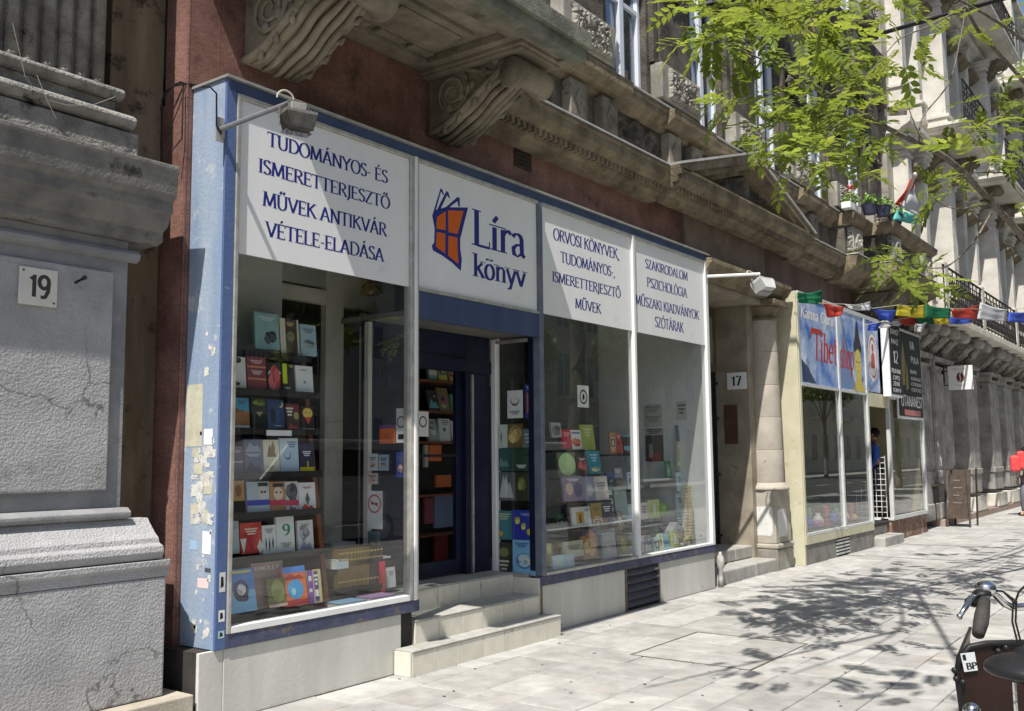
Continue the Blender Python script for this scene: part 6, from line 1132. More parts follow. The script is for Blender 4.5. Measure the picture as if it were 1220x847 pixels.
strip('red_stripe', ((q(1089, 209), q(1067, 244)), (q(1090, 220), q(1072, 247))), cloth('red'), hf, 'red stripe'); strip('white_stripe', ((q(1090, 220.5), q(1072, 247.5)), (q(1093, 240), q(1096, 259))), cloth('white'), hf, 'white stripe')
m_ = mat('flag_teal', (.1, .42, .38), rough=.8); strip('green_stripe', ((q(1071, 249), q(1096, 260)), (q(1064, 262), q(1090, 268))), m_, hf, 'green stripe')
LEAFG = mat('pot_plant_leaf', (.12, .25, .04), (.25, .4, .08), 9, .6, rnd=.2)
def leafball(c, r, n, m, par, s=.05, kind='stuff', seed=1):
    rr = random.Random(seed); bm = B()
    for i in range(n):
        d = Vector((rr.gauss(0, 1), rr.gauss(0, 1), rr.gauss(0, 1))).normalized()*r*rr.uniform(.4, 1); p = c+Vector((d.x, d.y*.8, abs(d.z))); a = Vector((rr.uniform(-1, 1), rr.uniform(-1, 1), rr.uniform(-.3, 1))).normalized(); b = a.cross(Vector((rr.uniform(-1, 1), rr.uniform(-1, 1), 1))).normalized()
        vs = [bm.verts.new(x) for x in (p, p+a*s*.5+b*s*.25, p+a*s, p+a*s*.5-b*s*.25)]; bm.faces.new(vs)
    return obj('leaves', bm, m, par, kind=kind, recalc=False)
for i, (px, py, lab, box_) in enumerate(((1015, 268, 'white window box with a red geranium on the balcony ledge', 1), (1037, 266, 'leftmost dark flower pot on the balcony ledge', 0), (1053, 265, 'middle dark flower pot on the balcony ledge', 0), (1067, 263, 'rightmost dark flower pot with the tallest plant on the ledge', 0))):
    p = ay(px, py, (-.1, -.3, -.45, -.45)[i]); p.z = 5.765; t = thing('flower_box' if box_ else 'flower_pot', lab, 'flower box' if box_ else 'flower pot', p)
    if box_: obj('trough', bx(p.x-.3, p.x+.3, p.y-.08, p.y+.08, 5.765, 5.88), WHITEPAINT, t, bevel=.01)
    else: obj('pot', lathe(B(), p.x, p.y, [(.1, 5.765), (.14, 5.93), (.15, 5.94), (.12, 5.94)], 18), pm((.05, .05, .09)), t, smooth=False)
    leafball(p+Vector((0, 0, .15)), .2 if i < 3 else .26, 130, LEAFG, t, .07, seed=i)
    if box_: leafball(p+Vector((.05, 0, .38)), .12, 40, pm((.6, .04, .05)), t, .06, seed=9).name = 'blossoms'
# ================================================================ far cafe things
cf = thing('cafe_sign', 'square white hanging sign with a brown coffee bean', 'sign', (24, -.25, 3.3))
a = ax(1129, 436, 24); b = ax(1160, 463, 24); obj('panel', bx(23.98, 24.02, b.y, a.y, b.z, a.z), WHITEPAINT, cf, bevel=.003)
cy, cz = (a.y+b.y)/2, (a.z+b.z)/2+.01; bm = B(); polyprint(bm, disc(-cy, cz, .085, .115), (23.98, 0, 0), (0, -1, 0), Z3, .002); obj('bean', bm, pm((.16, .04, .02)), cf, recalc=False)
bm = B(); polyprint(bm, [(-cy-.01, cz-.11), (-cy+.02, cz-.04), (-cy-.0, cz+.04), (-cy+.02, cz+.11), (-cy+.0, cz+.11), (-cy-.022, cz+.04), (-cy-.002, cz-.04), (-cy-.03, cz-.11)], (23.98, 0, 0), (0, -1, 0), Z3, .004); obj('bean_cleft', bm, pm((.75, .7, .66)), cf, recalc=False)
bm = B(); text(bm, 'MAGYAR', (23.98, cy+.17, cz+.17), (0, -1, 0), Z3, .045, .3, .002, serif=False, thick=.1); text(bm, 'TORZS', (23.98, cy+.12, cz-.21), (0, -1, 0), Z3, .045, .22, .002, serif=False, thick=.1); obj('lettering', bm, pm((.5, .4, .36)), cf, recalc=False)
for z in (a.z-.1, b.z+.12): obj('bracket_arm', tube(B(), [(24, a.y, z), (24, .4, z)], .014, 6), IRON, cf)
obj('hanger_plate', bx(23.97, 24.03, .1, .2, 3.2, 3.6), IRON, cf)
ab = thing('pavement_board', 'dark wooden chalkboard easel leaning open outside the cafe', 'sign', (23.2, -.35, 0)); 
BW = mat('easel_wood', (.045, .032, .024), (.085, .06, .045), 12, .7)
for s, x0 in ((1, 22.6), (-1, 23.35)):
    for y in (-.55, -.1): obj('leg', tube(B(), [(x0 if s > 0 else 23.35, y, 0), (23.0, y+.1*s, 1.25)], .022, 6), BW, ab)
bm = B(); prism(bm, [(22.68, .18), (22.72, .18), (23.02, 1.22), (22.98, 1.22)], 'y', -.54, -.1); obj('board', bm, BW, ab)
for k in range(4):
    bm = B(); z = .5+k*.16; x = 22.68+(z-.18)*.29; polyprint(bm, [(.2, z), (.38-.05*(k % 2), z), (.38-.05*(k % 2), z+.025), (.2, z+.025)], (x-.003, 0, 0), (0, -1, 0), Z3, .006); obj('chalk_line', bm, pm((.22, .21, .2)), ab, recalc=False)
def table(x, y, lab, h=.72, w=.55):
    t = thing('cafe_table', lab, 'table', (x, y, .15)); obj('table_top', bx(x-w, x+w, y-.3, y+.3, .15+h, .18+h), BW, t, bevel=.006)
    for a_ in (-1, 1):
        for b_ in (-1, 1): obj('leg', bx(x+a_*(w-.05)-.02, x+a_*(w-.05)+.02, y+b_*.26-.02, y+b_*.26+.02, .15, .149+h), BLACK, t)
table(22.9, .35, 'low black framed table beside the chalkboard easel'); table(25.1, .35, 'small table between the dark and the bright pilasters', .68, .45)
# ================================================================ people
SKIN = mat('skin', (.45, .27, .19), rough=.55)
def skinbody(name, joints, edges, rad, m, par):
    me = bpy.data.meshes.new(name); base = _world(par); me.from_pydata([Vector(j)-base for j in joints], edges, []); me.update(); o = bpy.data.objects.new(name, me); COL.objects.link(o); o.parent = par
    md = o.modifiers.new('skin', 'SKIN'); 
    for i, v in enumerate(me.skin_vertices[0].data): v.radius = (rad[i][0], rad[i][1]) if isinstance(rad[i], tuple) else (rad[i], rad[i]); v.use_root = (i == 0)
    md.use_smooth_shade = True; s_ = o.modifiers.new('sub', 'SUBSURF'); s_.levels = 1; s_.render_levels = 1; me.materials.append(m); return o
def person(lab, x, y, z, yaw, top, legs, hair, stride=.12, h=1.74, arm=0):
    t = thing('person', lab, 'person', (x, y, z)); c, s = cos(yaw), sin(yaw); k = h/1.74
    def W(a, b, e): return (x+(a*c-b*s)*k, y+(a*s+b*c)*k, z+e*k)          # a = sideways, b = forward
    fl = lambda sd: [W(sd*.1, 0, .92), W(sd*.1, stride*sd*.6, .5), W(sd*.1, stride*sd*.6-.03, .09), W(sd*.11, stride*sd*.6+.15, .035)]
    J = [W(0, 0, .98), W(0, 0, 1.2), W(0, 0, 1.42), W(0, .01, 1.5), W(0, .02, 1.6), W(0, .03, 1.7)]; E = [(0, 1), (1, 2), (2, 3), (3, 4), (4, 5)]; Rr = [(.13, .1), (.125, .09), (.13, .09), .05, (.085, .1), (.06, .075)]
    for sd in (-1, 1):
        b0 = len(J); J += [W(sd*.19, 0, 1.4), W(sd*.24, -.03-arm*.1, 1.13), W(sd*.23, .08+arm, .92+arm*.8), W(sd*.23, .11+arm*1.1, .84+arm)]; E += [(2, b0), (b0, b0+1), (b0+1, b0+2), (b0+2, b0+3)]; Rr += [.058, .043, .03, .032]
        for f in range(5): n0 = len(J); J.append(W(sd*(.2+.015*f), .12+arm*1.1+.01*f, (.77 if f else .8)+arm+.006*abs(f-2))); E.append((b0+3, n0)); Rr.append(.009)
        b0 = len(J); J += fl(sd); E += [(0, b0), (b0, b0+1), (b0+1, b0+2), (b0+2, b0+3)]; Rr += [.085, .06, .042, .04]
    obj_ = skinbody('body', J, E, [tuple(q*k for q in r) if isinstance(r, tuple) else r*k for r in Rr], SKIN, t)
    J = [W(0, 0, 1.0), W(0, 0, 1.2), W(0, 0, 1.42)]; E = [(0, 1), (1, 2)]; Rr = [(.155, .12), (.145, .11), (.15, .105)]
    for sd in (-1, 1): b0 = len(J); J += [W(sd*.2, 0, 1.4), W(sd*.245, -.03-arm*.1, 1.13), W(sd*.235, .07+arm*.9, .95+arm*.8)]; E += [(2, b0), (b0, b0+1), (b0+1, b0+2)]; Rr += [.078, .06, .05]
    skinbody('jacket', J, E, [tuple(q*k for q in r) if isinstance(r, tuple) else r*k for r in Rr], top, t)
    J = [W(0, 0, .97)]; E = []; Rr = [(.15, .115)]
    for sd in (-1, 1): b0 = len(J); J += fl(sd)[:3]; E += [(0, b0), (b0, b0+1), (b0+1, b0+2)]; Rr += [.1, .075, .06]
    skinbody('trousers', J, E, [tuple(q*k for q in r) if isinstance(r, tuple) else r*k for r in Rr], legs, t)
    bm = B()
    for sd in (-1, 1): ball(bm, Vector(W(sd*.105, stride*sd*.6+.05, .045)), .1*k, 10, (.55, 1.3, .5))
    obj('shoes', bm, BLACK, t, smooth=True)
    bm = B(); ball(bm, Vector(W(0, -.01, 1.66)), .115*k, 14, (.9, 1.0, .95)); obj('hair', bm, hair, t, smooth=True)
    bm = B(); ball(bm, Vector(W(0, .115, 1.61)), .018*k, 8)
    for sd in (-1, 1): ball(bm, Vector(W(sd*.09, .02, 1.62)), .025*k, 8, (.5, 1, 1.3))
    obj('nose_and_ears', bm, SKIN, t, smooth=True); bm = B()
    for sd in (-1, 1): ball(bm, Vector(W(sd*.035, .105, 1.645)), .009*k, 6)
    obj('eyes', bm, BLACK, t); return t, W
HAIRD = mat('dark_hair', (.02, .015, .012), rough=.7)
person('person in a blue jacket standing inside the Tibetan shop doorway', 20.2, .68, .37, R(10), mat('blue_jacket', (.03, .09, .4), (.05, .13, .5), 14, .8), pm((.04, .04, .06)), HAIRD, 0, 1.72)
pt, W_ = person('pale-clothed person carrying a bright red bag at the right edge of the photo', 27.6, -.97, 0, R(80), mat('pale_jacket', (.55, .53, .48), (.62, .6, .56), 14, .8), pm((.12, .12, .14)), HAIRD, .3, 1.72)
c_ = ay(1213, 549, -.8); bgm = mat('red_nylon', (.65, .06, .06), (.75, .1, .1), 8, .5); bg_ = thing('red_bag', 'bright red padded bag on the back of the person at the right edge', 'bag', c_)
obj('main_bag', bx(c_.x-.15, c_.x+.1, c_.y-.17, c_.y+.02, c_.z-.2, c_.z+.26), bgm, bg_, bevel=.06); obj('side_pocket', bx(c_.x-.19, c_.x+.08, c_.y-.06, c_.y+.17, c_.z-.26, c_.z+.15), bgm, bg_, bevel=.06); obj('strap', tube(B(), [c_+Vector((0, -.1, .25)), c_+Vector((.05, -.15, .38)), c_+Vector((.08, -.1, .1))], .015, 6), BLACK, bg_)
# ================================================================ cargo bicycle, only its handlebar, saddle and box reach into the picture
bk = thing('cargo_bicycle', 'dark cargo bicycle with brown front box and curved chrome handlebar', 'bicycle', (3.3, -3.9, 0))
def dp(px, py, d): r_ = _ray(px, py); return CAM + r_*(d/FPX)       # point at distance d straight ahead
HB = mat('handlebar_grip', (.03, .028, .027), (.05, .045, .04), 20, .7, .3)
obj('handlebar', tube(B(), [dp(1166, 752, 3.05), dp(1171, 725, 3.12), dp(1176, 706, 3.2), dp(1184, 706, 3.26), dp(1196, 718, 3.3), dp(1206, 723, 3.32), dp(1222, 722, 3.33), dp(1250, 724, 3.3), dp(1275, 745, 3.1)], .0125, 12), CHROME, bk, smooth=True)
obj('grip', tube(B(), [dp(1165.5, 755, 3.04), dp(1168.5, 742, 3.08), dp(1170, 732, 3.1), dp(1173, 715, 3.16)], [.019, .023, .023, .018], 14), HB, bk, smooth=True)
bm = B(); ball(bm, dp(1174, 700, 3.22), .035, 16, (1, 1, .7)); obj('bell', bm, CHROME, bk, smooth=True); bm = B(); ball(bm, dp(1170, 707, 3.2), .03, 12, (1.2, 1, .6)); obj('shifter', bm, BLACK, bk, smooth=True)
obj('brake_lever', tube(B(), [dp(1168, 708, 3.2), dp(1157, 712, 3.15), dp(1152, 720, 3.1), dp(1144, 733, 3.06)], [.012, .011, .009, .007], 8), CHROME, bk, smooth=True); bm = B(); ball(bm, dp(1143, 734, 3.06), .01, 8); obj('lever_tip', bm, CHROME, bk)
obj('lever_mount', tube(B(), [dp(1171, 716, 3.18), dp(1160, 718, 3.16), dp(1153, 716, 3.15)], .014, 8), BLACK, bk, smooth=True)
for off in (0, 4): obj('brake_cable', tube(B(), [dp(1176, 702, 3.2), dp(1195, 704, 3.2), dp(1207+off, 716, 3.25), dp(1206+off, 740, 3.4), dp(1212+off, 764, 3.6)], .0035, 6), BLACK, bk)
obj('brake_cable', tube(B(), [dp(1222, 697, 3.2), dp(1214, 704, 3.3), dp(1209, 718, 3.35)], .004, 6), BLACK, bk)
BOX = mat('brown_box_panel', (.014, .007, .005), (.03, .012, .009), 6, .4, .1)
D_ = 3.75
Lb = [dp(1140, 800, D_), dp(1143, 783, D_), dp(1155, 770, D_), dp(1175, 766, D_), dp(1300, 763, D_), dp(1300, 960, D_), dp(1160, 960, D_), dp(1148, 860, D_)]
_q = _ray(1262, 800); fwd = Vector((_q.x, _q.y, 0)).normalized(); bm = B(); A_ = [bm.verts.new(p) for p in Lb]; C_ = [bm.verts.new(p+fwd*.03) for p in Lb]; n = len(Lb); bm.faces.new(A_); bm.faces.new(C_[::-1])
for i in range(n): bm.faces.new((A_[i], A_[(i+1) % n], C_[(i+1) % n], C_[i]))
obj('cargo_box', bm, BOX, bk, bevel=.004)
bm = B(); tube(bm, Lb[6:]+Lb[:5], .012, 8); obj('box_rim', bm, BLACK, bk, smooth=True)
bm = B(); L2 = [p+fwd*.75 for p in Lb]; A_ = [bm.verts.new(p+fwd*.03) for p in (Lb[6], Lb[7], Lb[0], Lb[1])]; C_ = [bm.verts.new(p) for p in (L2[6], L2[7], L2[0], L2[1])]
for i in range(3): bm.faces.new((A_[i], A_[i+1], C_[i+1], C_[i]))
o = obj('box_side', bm, BOX, bk); s_ = o.modifiers.new('t', 'SOLIDIFY'); s_.thickness = .012
bm = B()
for (px, py) in ((1137, 798), (1139, 808), (1189, 775), (1147, 812), (1198, 771)): ball(bm, dp(px, py, D_-.01), .012, 8)
obj('box_bolts', bm, BLACK, bk)
q0, q1, q2, q3 = [dp(x, y, D_-.012) for x, y in ((1144, 778), (1161, 776), (1165, 798), (1149, 800))]; bm = B(); vs = [bm.verts.new(p) for p in (q3, q2, q1, q0)]; bm.faces.new(vs); stk = obj('sticker', bm, pm((.62, .65, .68)), bk, recalc=False, label='pale sticker reading I BP')
bm = B(); ux = (q2-q3).normalized(); uz = (q0-q3).normalized(); text(bm, 'BP', q3+ux*.012+uz*.008, ux, uz, .025, .042, .002, thick=.2, thin=.1); text(bm, 'I', q3+ux*.006+uz*.045, ux, uz, .022, .012, .002, thick=.3, thin=.1); obj('sticker_print', bm, BLACK, stk, recalc=False)
SD = mat('saddle_black', (.012, .012, .014), (.02, .02, .022), 10, .4); bm = B(); c = dp(1231, 797, 2.95); ball(bm, c, .14, 20, (1, 1, .33))
for v in bm.verts:
    if v.co.z < c.z-.01: v.co.z = c.z-.01-(c.z-.01-v.co.z)*.5
obj('saddle', bm, SD, bk, smooth=True); bm = B(); tube(bm, [c+fwd*.05, c+fwd*.22+Vector((0, 0, .01))], [.07, .03], 12); obj('saddle_nose', bm, SD, bk, smooth=True)
obj('seat_post', tube(B(), [c+Vector((0, 0, -.03)), c+Vector((0, 0, -.35))], .015, 12), CHROME, bk, smooth=True); bm = B()
for s in (-1, 1): tube(bm, [c+RT*.06*s+Vector((0, 0, -.05+.012*cos(k*1.4))) - Vector((0, 0, k*.006)) for k in range(12)], .006, 5)
obj('saddle_springs', bm, CHROME, bk); base_ = Vector((c.x, c.y, 0)); obj('frame', tube(B(), [c+Vector((0, 0, -.34)), Vector((c.x, c.y, .32)), Vector((c.x, c.y, .32))+fwd*.5, Vector((c.x, c.y, .75))+fwd*.55], .02, 10), BLACK, bk, smooth=True)
def wheel(cc, r, par):
    ux = fwd; bm = B(); pts = [cc+ux*r*cos(a_)+Vector((0, 0, r*sin(a_))) for a_ in [2*pi*k/32 for k in range(33)]]; w_ = obj('wheel', tube(bm, pts, .02, 8, cap=False), BLACK, par, smooth=True)
    bm = B(); 
    for k in range(16): tube(bm, [cc, cc+ux*(r-.02)*cos(2*pi*k/16)+Vector((0, 0, (r-.02)*sin(2*pi*k/16)))], .0015, 4)
    ball(bm, cc, .025, 8); obj('spokes', bm, CHROME, w_)
wheel(base_+Vector((0, 0, .33))-fwd*.45, .31, bk); wheel(base_+Vector((0, 0, .27))+fwd*1.9, .25, bk)
bm = B(); ball(bm, dp(1158, 847, 3.3), .03, 12); obj('rear_light', bm, CHROME, bk, smooth=True)
# ================================================================ street tree
tr_ = thing('street_tree', 'leafy street tree with feather-shaped leaves reaching in over the pavement', 'tree', (14.3, -4.0, 0))
def curve(P, n=6):
    out = []
    for i in range(len(P)-1):
        p0, p1, p2, p3 = P[max(0, i-1)], P[i], P[i+1], P[min(len(P)-1, i+2)]
        for k in range(n): t = k/n; out.append(.5*((2*p1)+(p2-p0)*t+(2*p0-5*p1+4*p2-p3)*t*t+(3*p1-p0-3*p2+p3)*t*t*t))
    out.append(P[-1]); return out
TRK = Vector((14.3, -4, 0)); trunk_ = [TRK, Vector((14.25, -4.02, 1.5)), Vector((14.35, -4.0, 3)), Vector((14.2, -3.95, 4.6)), Vector((14.5, -4.1, 6.5)), Vector((14.4, -4.2, 9))]
c_ = curve(trunk_); obj('trunk', tube(B(), c_, [.19-.13*i/len(c_) for i in range(len(c_))], 14), BARK, tr_, smooth=True)
def BY(px): return -3.35+(1220-px)/320*1.25       # the limbs come in over the pavement, nearer the wall at their tips
def limb(pts, r0, r1, start=None, dY=0):
    P = [ay(x, y, BY(x)+dY) for x, y in pts]
    if start is not None: P = P+[Vector(start)]
    c = curve(P, 5); n = len(c); obj('branch', tube(B(), c, [r1+(r0-r1)*i/(n-1) for i in range(n)], 8), BARK, tr_, smooth=True); return c
twigs = []
main = limb([(905, 62), (941, 86), (1000, 120), (1036, 142), (1075, 162), (1113, 180), (1142, 201), (1181, 241), (1220, 285), (1262, 345)], .048, .01, (14.25, -4.0, 3.1))
twigs += [limb([(1085, -30), (1142, 0), (1181, 22), (1220, 49), (1270, 90)], .03, .008, (14.3, -4, 5.2)), limb([(1150, 8), (1167, 39), (1187, 61), (1220, 98), (1262, 150)], .03, .018, (14.3, -4, 4.4)),
 limb([(1150, 8), (1145, 42), (1131, 98), (1100, 139), (1095, 167)], .009, .006), limb([(1030, 95), (1058, 61), (1075, 45), (1110, 30), (1150, 8)], .01, .004), limb([(1080, 122), (1100, 168), (1125, 164), (1142, 173), (1173, 150), (1215, 125)], .01, .004),
 limb([(1090, 318), (1116, 320), (1133, 315), (1159, 290), (1181, 254)], .013, .004), limb([(1112, 236), (1128, 247), (1148, 249), (1173, 244), (1185, 246)], .009, .004), limb([(1130, 215), (1150, 207), (1185, 206), (1220, 208)], .009, .005), limb([(830, 30), (855, 48), (880, 60), (905, 70), (941, 86)], .008, .003), limb([(890, 130), (905, 118), (928, 108), (941, 90)], .006, .003), limb([(960, 190), (985, 165), (1005, 140), (1010, 124)], .008, .003),
 limb([(940, -20), (965, 20), (985, 60), (1012, 90), (1040, 130)], .01, .003), limb([(800, 10), (840, 5), (890, -10), (950, -40), (1100, -60)], .012, .003)]
def leafmat(name, a, b):
    m = mat(name, a, b, 6, .45, rnd=.25, spec=.4); N = m.node_tree.nodes; L = m.node_tree.links; p = N['Principled BSDF']; tl = N.new('ShaderNodeBsdfTranslucent'); hs = N.new('ShaderNodeHueSaturation'); hs.inputs['Value'].default_value = 2.6; hs.inputs['Hue'].default_value = .475
    L.new(p.inputs['Base Color'].links[0].from_socket, hs.inputs['Color']); L.new(hs.outputs[0], tl.inputs[0]); mx = N.new('ShaderNodeMixShader'); mx.inputs[0].default_value = .45; L.new(p.outputs[0], mx.inputs[1]); L.new(tl.outputs[0], mx.inputs[2]); L.new(mx.outputs[0], N['Material Output'].inputs[0]); return m
LEAF = leafmat('tree_leaf', (.09, .14, .016), (.15, .2, .03))
def leafgeo(bm, M, L=.24, pairs=5, rr=random):
    """one feather-shaped leaf along +x of M: a rachis with paired, folded leaflets"""
    def lf(b, d, ln):
        s = Vector((0, 0, 1)).cross(d).normalized(); w = ln*.25; dr = Vector((0, 0, -1))
        P = [b, b+d*ln*.35+s*w+dr*ln*.03, b+d*ln*.7+s*w*.75+dr*ln*.1, b+d*ln+dr*ln*.24, b+d*ln*.7-s*w*.75+dr*ln*.1, b+d*ln*.35-s*w+dr*ln*.03]; mid = b+d*ln*.5+dr*ln*(.1)
        v = [bm.verts.new(M @ q_) for q_ in P]; mv = bm.verts.new(M @ mid)
        for i in range(6): bm.faces.new((v[i], v[(i+1) % 6], mv))
    def rx(t): return Vector((L*t, 0, -L*.28*t*t))
    a, b = [bm.verts.new(M @ (rx(t)+Vector((0, .0015, 0)))) for t in (0, 1)], [bm.verts.new(M @ (rx(t)-Vector((0, .0015, 0)))) for t in (0, 1)]
    bm.faces.new((a[0], a[1], b[1], b[0]))
    for i in range(pairs):
        t = .28+.6*i/(pairs-1)
        for s in (-1, 1): lf(rx(t), Vector((.55+rr.uniform(-.1, .1), s*.85, rr.uniform(-.15, .2))).normalized(), L*(.36-.05*abs(t-.5))*rr.uniform(.85, 1.1))
    lf(rx(1), Vector((1, 0, -.25)).normalized(), L*.36)
protos = []
for k in range(5):
    bm = B(); leafgeo(bm, Matrix.Identity(4), .24, 4+k % 3, random.Random(k)); me = bpy.data.meshes.new('leaf'); bm.to_mesh(me); bm.free(); me.materials.append(LEAF); protos.append(me)
rt = random.Random(5); leaves = []
def orient(p, d, roll, s):
    x = d.normalized(); zz = Vector((rt.uniform(-.35, .35), rt.uniform(-.35, .35), 1)); y_ = zz.cross(x).normalized(); z_ = x.cross(y_)
    return Matrix(((x.x*s, y_.x*s, z_.x*s, p.x), (x.y*s, y_.y*s, z_.y*s, p.y), (x.z*s, y_.z*s, z_.z*s, p.z), (0, 0, 0, 1)))
def cluster(cx, cy, rx_, ry_, n, dY=0, s=1.0):
    Y = BY(cx)+dY
    for _ in range(n):
        a = rt.uniform(0, 2*pi); q_ = sqrt(rt.random()); p = ay(cx+rx_*q_*cos(a), cy+ry_*q_*sin(a), Y+rt.gauss(0, .28)); c0 = ay(cx, cy-ry_*.2, Y)
        d = Vector((rt.uniform(-1, .45), rt.uniform(-.9, .5), rt.uniform(-.35, .35))); d = d.normalized()+(p-c0).normalized()*.7
        leaves.append((p, orient(p, d, 0, s*rt.uniform(.75, 1.15))))
CL = [(845, 35, 55, 38, 30), (895, 22, 60, 30, 30), (905, 55, 40, 26, 18), (885, 125, 34, 20, 14), (960, 30, 45, 32, 20), (1000, 60, 45, 40, 26), (1010, 95, 45, 25, 20), (960, 130, 55, 30, 22), (975, 180, 60, 36, 32), (930, 180, 40, 30, 16), (1028, 160, 36, 32, 22), (1010, 205, 36, 24, 12), (935, 215, 20, 14, 4),
 (1085, 70, 28, 22, 8), (1147, 26, 20, 20, 10), (1065, 18, 34, 24, 12), (1136, 130, 16, 22, 6), (1185, 165, 38, 38, 22), (1205, 120, 22, 40, 9), (1180, 195, 34, 14, 8), (1210, 20, 14, 20, 4), (1215, 70, 14, 16, 3), (1075, 325, 38, 22, 20), (1105, 340, 22, 10, 6), (1122, 224, 24, 17, 11), (1060, 305, 28, 14, 8), (1190, 235, 20, 14, 3)]
for cx, cy, a, b, n in CL: cluster(cx, cy-(12 if cx < 1060 and cy < 240 else 0), a*.88, b*.85, int(n*1.15), s=1.22)
# the crown goes on above the picture, over and behind the camera's side of the pavement
for (x, y_, z, r, n) in ((12.5, -6.2, 8.2, 1.4, 70), (15, -6.5, 9, 1.6, 80), (17, -6.8, 7.5, 1.4, 60), (14, -7, 7, 1.5, 50), (4.0, -3.3, 5.6, .5, 18), (3.9, -4.6, 5.6, .5, 18), (5.0, -4.1, 5.4, .4, 8)):
    for _ in range(n):
        d = Vector((rt.gauss(0, 1), rt.gauss(0, 1), rt.gauss(0, .7))).normalized()*r*rt.random()**.4; p = Vector((x, y_, z))+d; leaves.append((p, orient(p, d+Vector((0, 0, -.2)), 0, rt.uniform(.9, 1.3))))
for P in ([(14.4, -4.1, 6), (12, -4, 6.8), (9, -3, 6.2), (6, -3.6, 5.7), (3.9, -3.4, 5.5)], [(14.4, -4.1, 7), (15.5, -4.6, 8.5)], [(14.3, -4, 5.5), (16.5, -4.8, 7.2)], [(9, -3, 6.2), (5, -4.3, 5.6), (3.8, -4.6, 5.5)], [(6, -3.6, 5.7), (3, -2.7, 5.4)]):
    c_ = curve([Vector(p) for p in P]); obj('branch', tube(B(), c_, .03, 6, .01), BARK, tr_, smooth=True)
def lseen(L_):
    c = L_[0]-CAM; d = c.dot(FW)
    if d < .3: return 1e9
    u = c.dot(RT)/d*FPX; v = -c.dot(UP)/d*FPX
    return d if abs(u) < 615 and abs(v) < 430 else 1e3+d
leaves.sort(key=lseen)
for i, (p, M) in enumerate(leaves[:298]):
    o = bpy.data.objects.new('leaf', protos[i % 5]); COL.objects.link(o); o.parent = tr_; o.matrix_local = Matrix.Translation(-Vector(tr_.location)) @ M
bm = B()
for i, (p, M) in enumerate(leaves[298:]): leafgeo(bm, M, .24, 5, rt)
obj('foliage', bm, LEAF, tr_, kind='stuff', recalc=False)
# ================================================================ the other side of the street, seen in the window panes
OP = mat('opposite_stucco', (.52, .45, .32), (.64, .57, .43), 1.5, .9, .2)
for n_, (x0, x1, lab) in enumerate(((-10, 18, 'ochre stucco house across the street with balustraded balcony'), (18.05, 42, 'paler stucco house across the street, further right'), (42.1, 75, 'far stucco house across the street'), (75.1, 140, 'farthest long stucco house across the street'))):
    O = thing('stucco_house', lab, 'building', ((x0+x1)/2, -24, 0)); obj('wall', bx(x0, x1, -34, -24, 0, 17), OP if n_ != 1 else mat('opposite_pale', (.58, .56, .5), (.68, .66, .6), 1.5, .9), O)
    x = x0+1.5
    while x < x1-2:
        for z in (1, 4.9, 8.6, 12.3):
            fr = obj('window', bx(x-.12, x+1.32, -23.999, -23.93, z-.12, z+2.4), PALE, O); obj('pane', bx(x, x+1.2, -23.9299, -23.92, z, z+2.25), mat('dark_pane', (.03, .035, .04), rough=.1, spec=.6), fr); obj('glazing_bar', bx(x+.57, x+.63, -23.9198, -23.9, z, z+2.25), WHITEPAINT, fr)
        if int(x) % 2 == 0:
            obj('balcony_slab', bx(x-.5, x+1.7, -23.9, -23.1, 4.6, 4.75), PALE, O); bm = B(); box(bm, x-.5, x+1.7, -23.2, -23.08, 5.6, 5.7)
            for k in range(11): box(bm, x-.45+k*.21, x-.35+k*.21, -23.18, -23.1, 4.751, 5.6)
            obj('balustrade', bm, PALE, O)
        x += 3.1
    obj('cornice', bx(x0, x1, -23.999, -23.5, 16.4, 17.1), PALE, O)
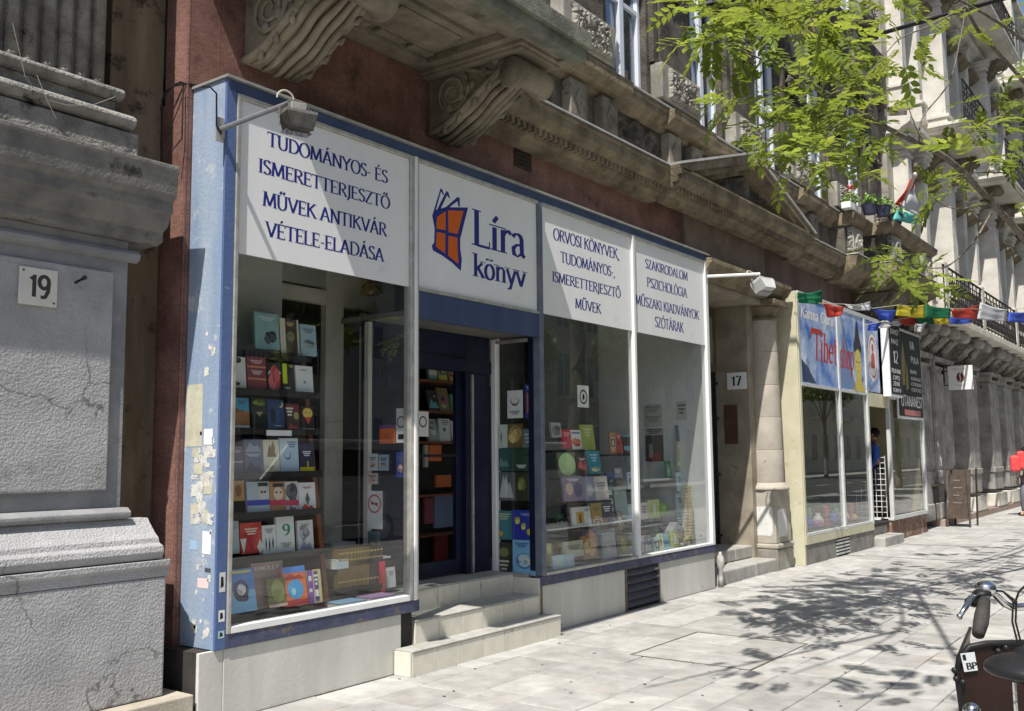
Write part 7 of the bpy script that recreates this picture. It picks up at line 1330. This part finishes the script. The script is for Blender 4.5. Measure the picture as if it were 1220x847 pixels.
for k, (x, y_, h) in enumerate(((9, -17.2, 9), (19, -17.4, 10), (29, -17.2, 9), (41, -17.2, 10), (66, -17.2, 10), (31, -7.2, 9.5), (38, -7.2, 9), (46, -7.2, 9))):
    t = thing('street_tree', ('nearest', 'second', 'third', 'fourth', 'farthest', 'nearest', 'middle', 'farthest')[k]+(' tree on the far side of the street, seen only as a reflection' if k < 5 else ' of the three street trees along this kerb beyond the feather-leaved one'), 'tree', (x, y_, 0)); obj('trunk', tube(B(), curve([Vector((x, y_, 0)), Vector((x+.1, y_, h*.3)), Vector((x-.1, y_+.1, h*.7))]), .16, 10, .07), BARK, t, smooth=True)
    for q_ in range(4): obj('branch', tube(B(), [Vector((x, y_, h*.35)), Vector((x+1.6*cos(q_*1.6), y_+1.6*sin(q_*1.6), h*.75))], .06, 6, .02), BARK, t)
    bm = B(); rr = random.Random(k)
    for i in range(3600):
        cc = [(0, 0, .7, 2.1), (1.5, .4, .62, 1.5), (-1.5, -.3, .65, 1.5), (.4, -.5, .9, 1.5)][i % 4]; d = Vector((rr.gauss(0, 1), rr.gauss(0, 1), rr.gauss(0, .8))).normalized()*cc[3]*rr.random()**.4; p = Vector((x+cc[0], y_+cc[1], h*cc[2]))+d; a = Vector((rr.uniform(-1, 1), rr.uniform(-1, 1), rr.uniform(-1, 1))).normalized()*.16; b = a.cross(Vector((rr.uniform(-1, 1), rr.uniform(-1, 1), 1))).normalized()*.09
        bm.faces.new([bm.verts.new(v) for v in (p-a, p+b, p+a, p-b)])
    obj('crown', bm, LEAF, t, kind='stuff', recalc=False)
# a pale van parked at the kerb, reflected as light bands low in the panes
def van(x, y, lab, m):
    t = thing('parked_van', lab, 'van', (x, y, 0)); W_ = .9
    pr = [(-2.3, .35), (-2.35, .9), (-2.2, 1.15), (-1.5, 1.25), (-.9, 1.85), (-.6, 1.95), (2.2, 1.95), (2.35, 1.8), (2.4, .35)]
    obj('body', prism(B(), [(x+a_, z_) for a_, z_ in pr], 'y', y-W_, y+W_), m, t, bevel=.06); wn = BLACK
    obj('side_window', prism(B(), [(x+a_, z_) for a_, z_ in ((-1.35, 1.25), (-.8, 1.75), (.1, 1.75), (.1, 1.25))], 'y', y-W_-.004, y+W_+.004), wn, t); obj('side_window', prism(B(), [(x+a_, z_) for a_, z_ in ((.25, 1.25), (.25, 1.75), (2.0, 1.75), (2.0, 1.25))], 'y', y-W_-.004, y+W_+.004), wn, t)
    for a_ in (-1.5, 1.5):
        for s in (-1, 1): w_ = obj('wheel', tube(B(), [(x+a_, y+s*(W_-.12), .2), (x+a_, y+s*(W_+.02), .2)], .32, 20), BLACK, t); obj('hubcap', tube(B(), [(x+a_, y+s*(W_+.021), .2), (x+a_, y+s*(W_+.035), .2)], .19, 16), ALU, w_)
    for s in (-.65, .65): obj('headlight', bx(x-2.36, x-2.3, y+s-.15, y+s+.15, .75, .95), WHITEPAINT, t)
    return t
van(12.5, -9.3, 'silver grey van parked at the near kerb outside the picture', mat('silver_paint', (.4, .41, .42), rough=.3, metal=.3)); van(19.5, -9.4, 'white van parked at the near kerb, second along', WHITEPAINT); van(5.5, -9.3, 'dark blue van parked behind the camera', pm((.03, .05, .12)))
S.cycles.transparent_max_bounces = 24
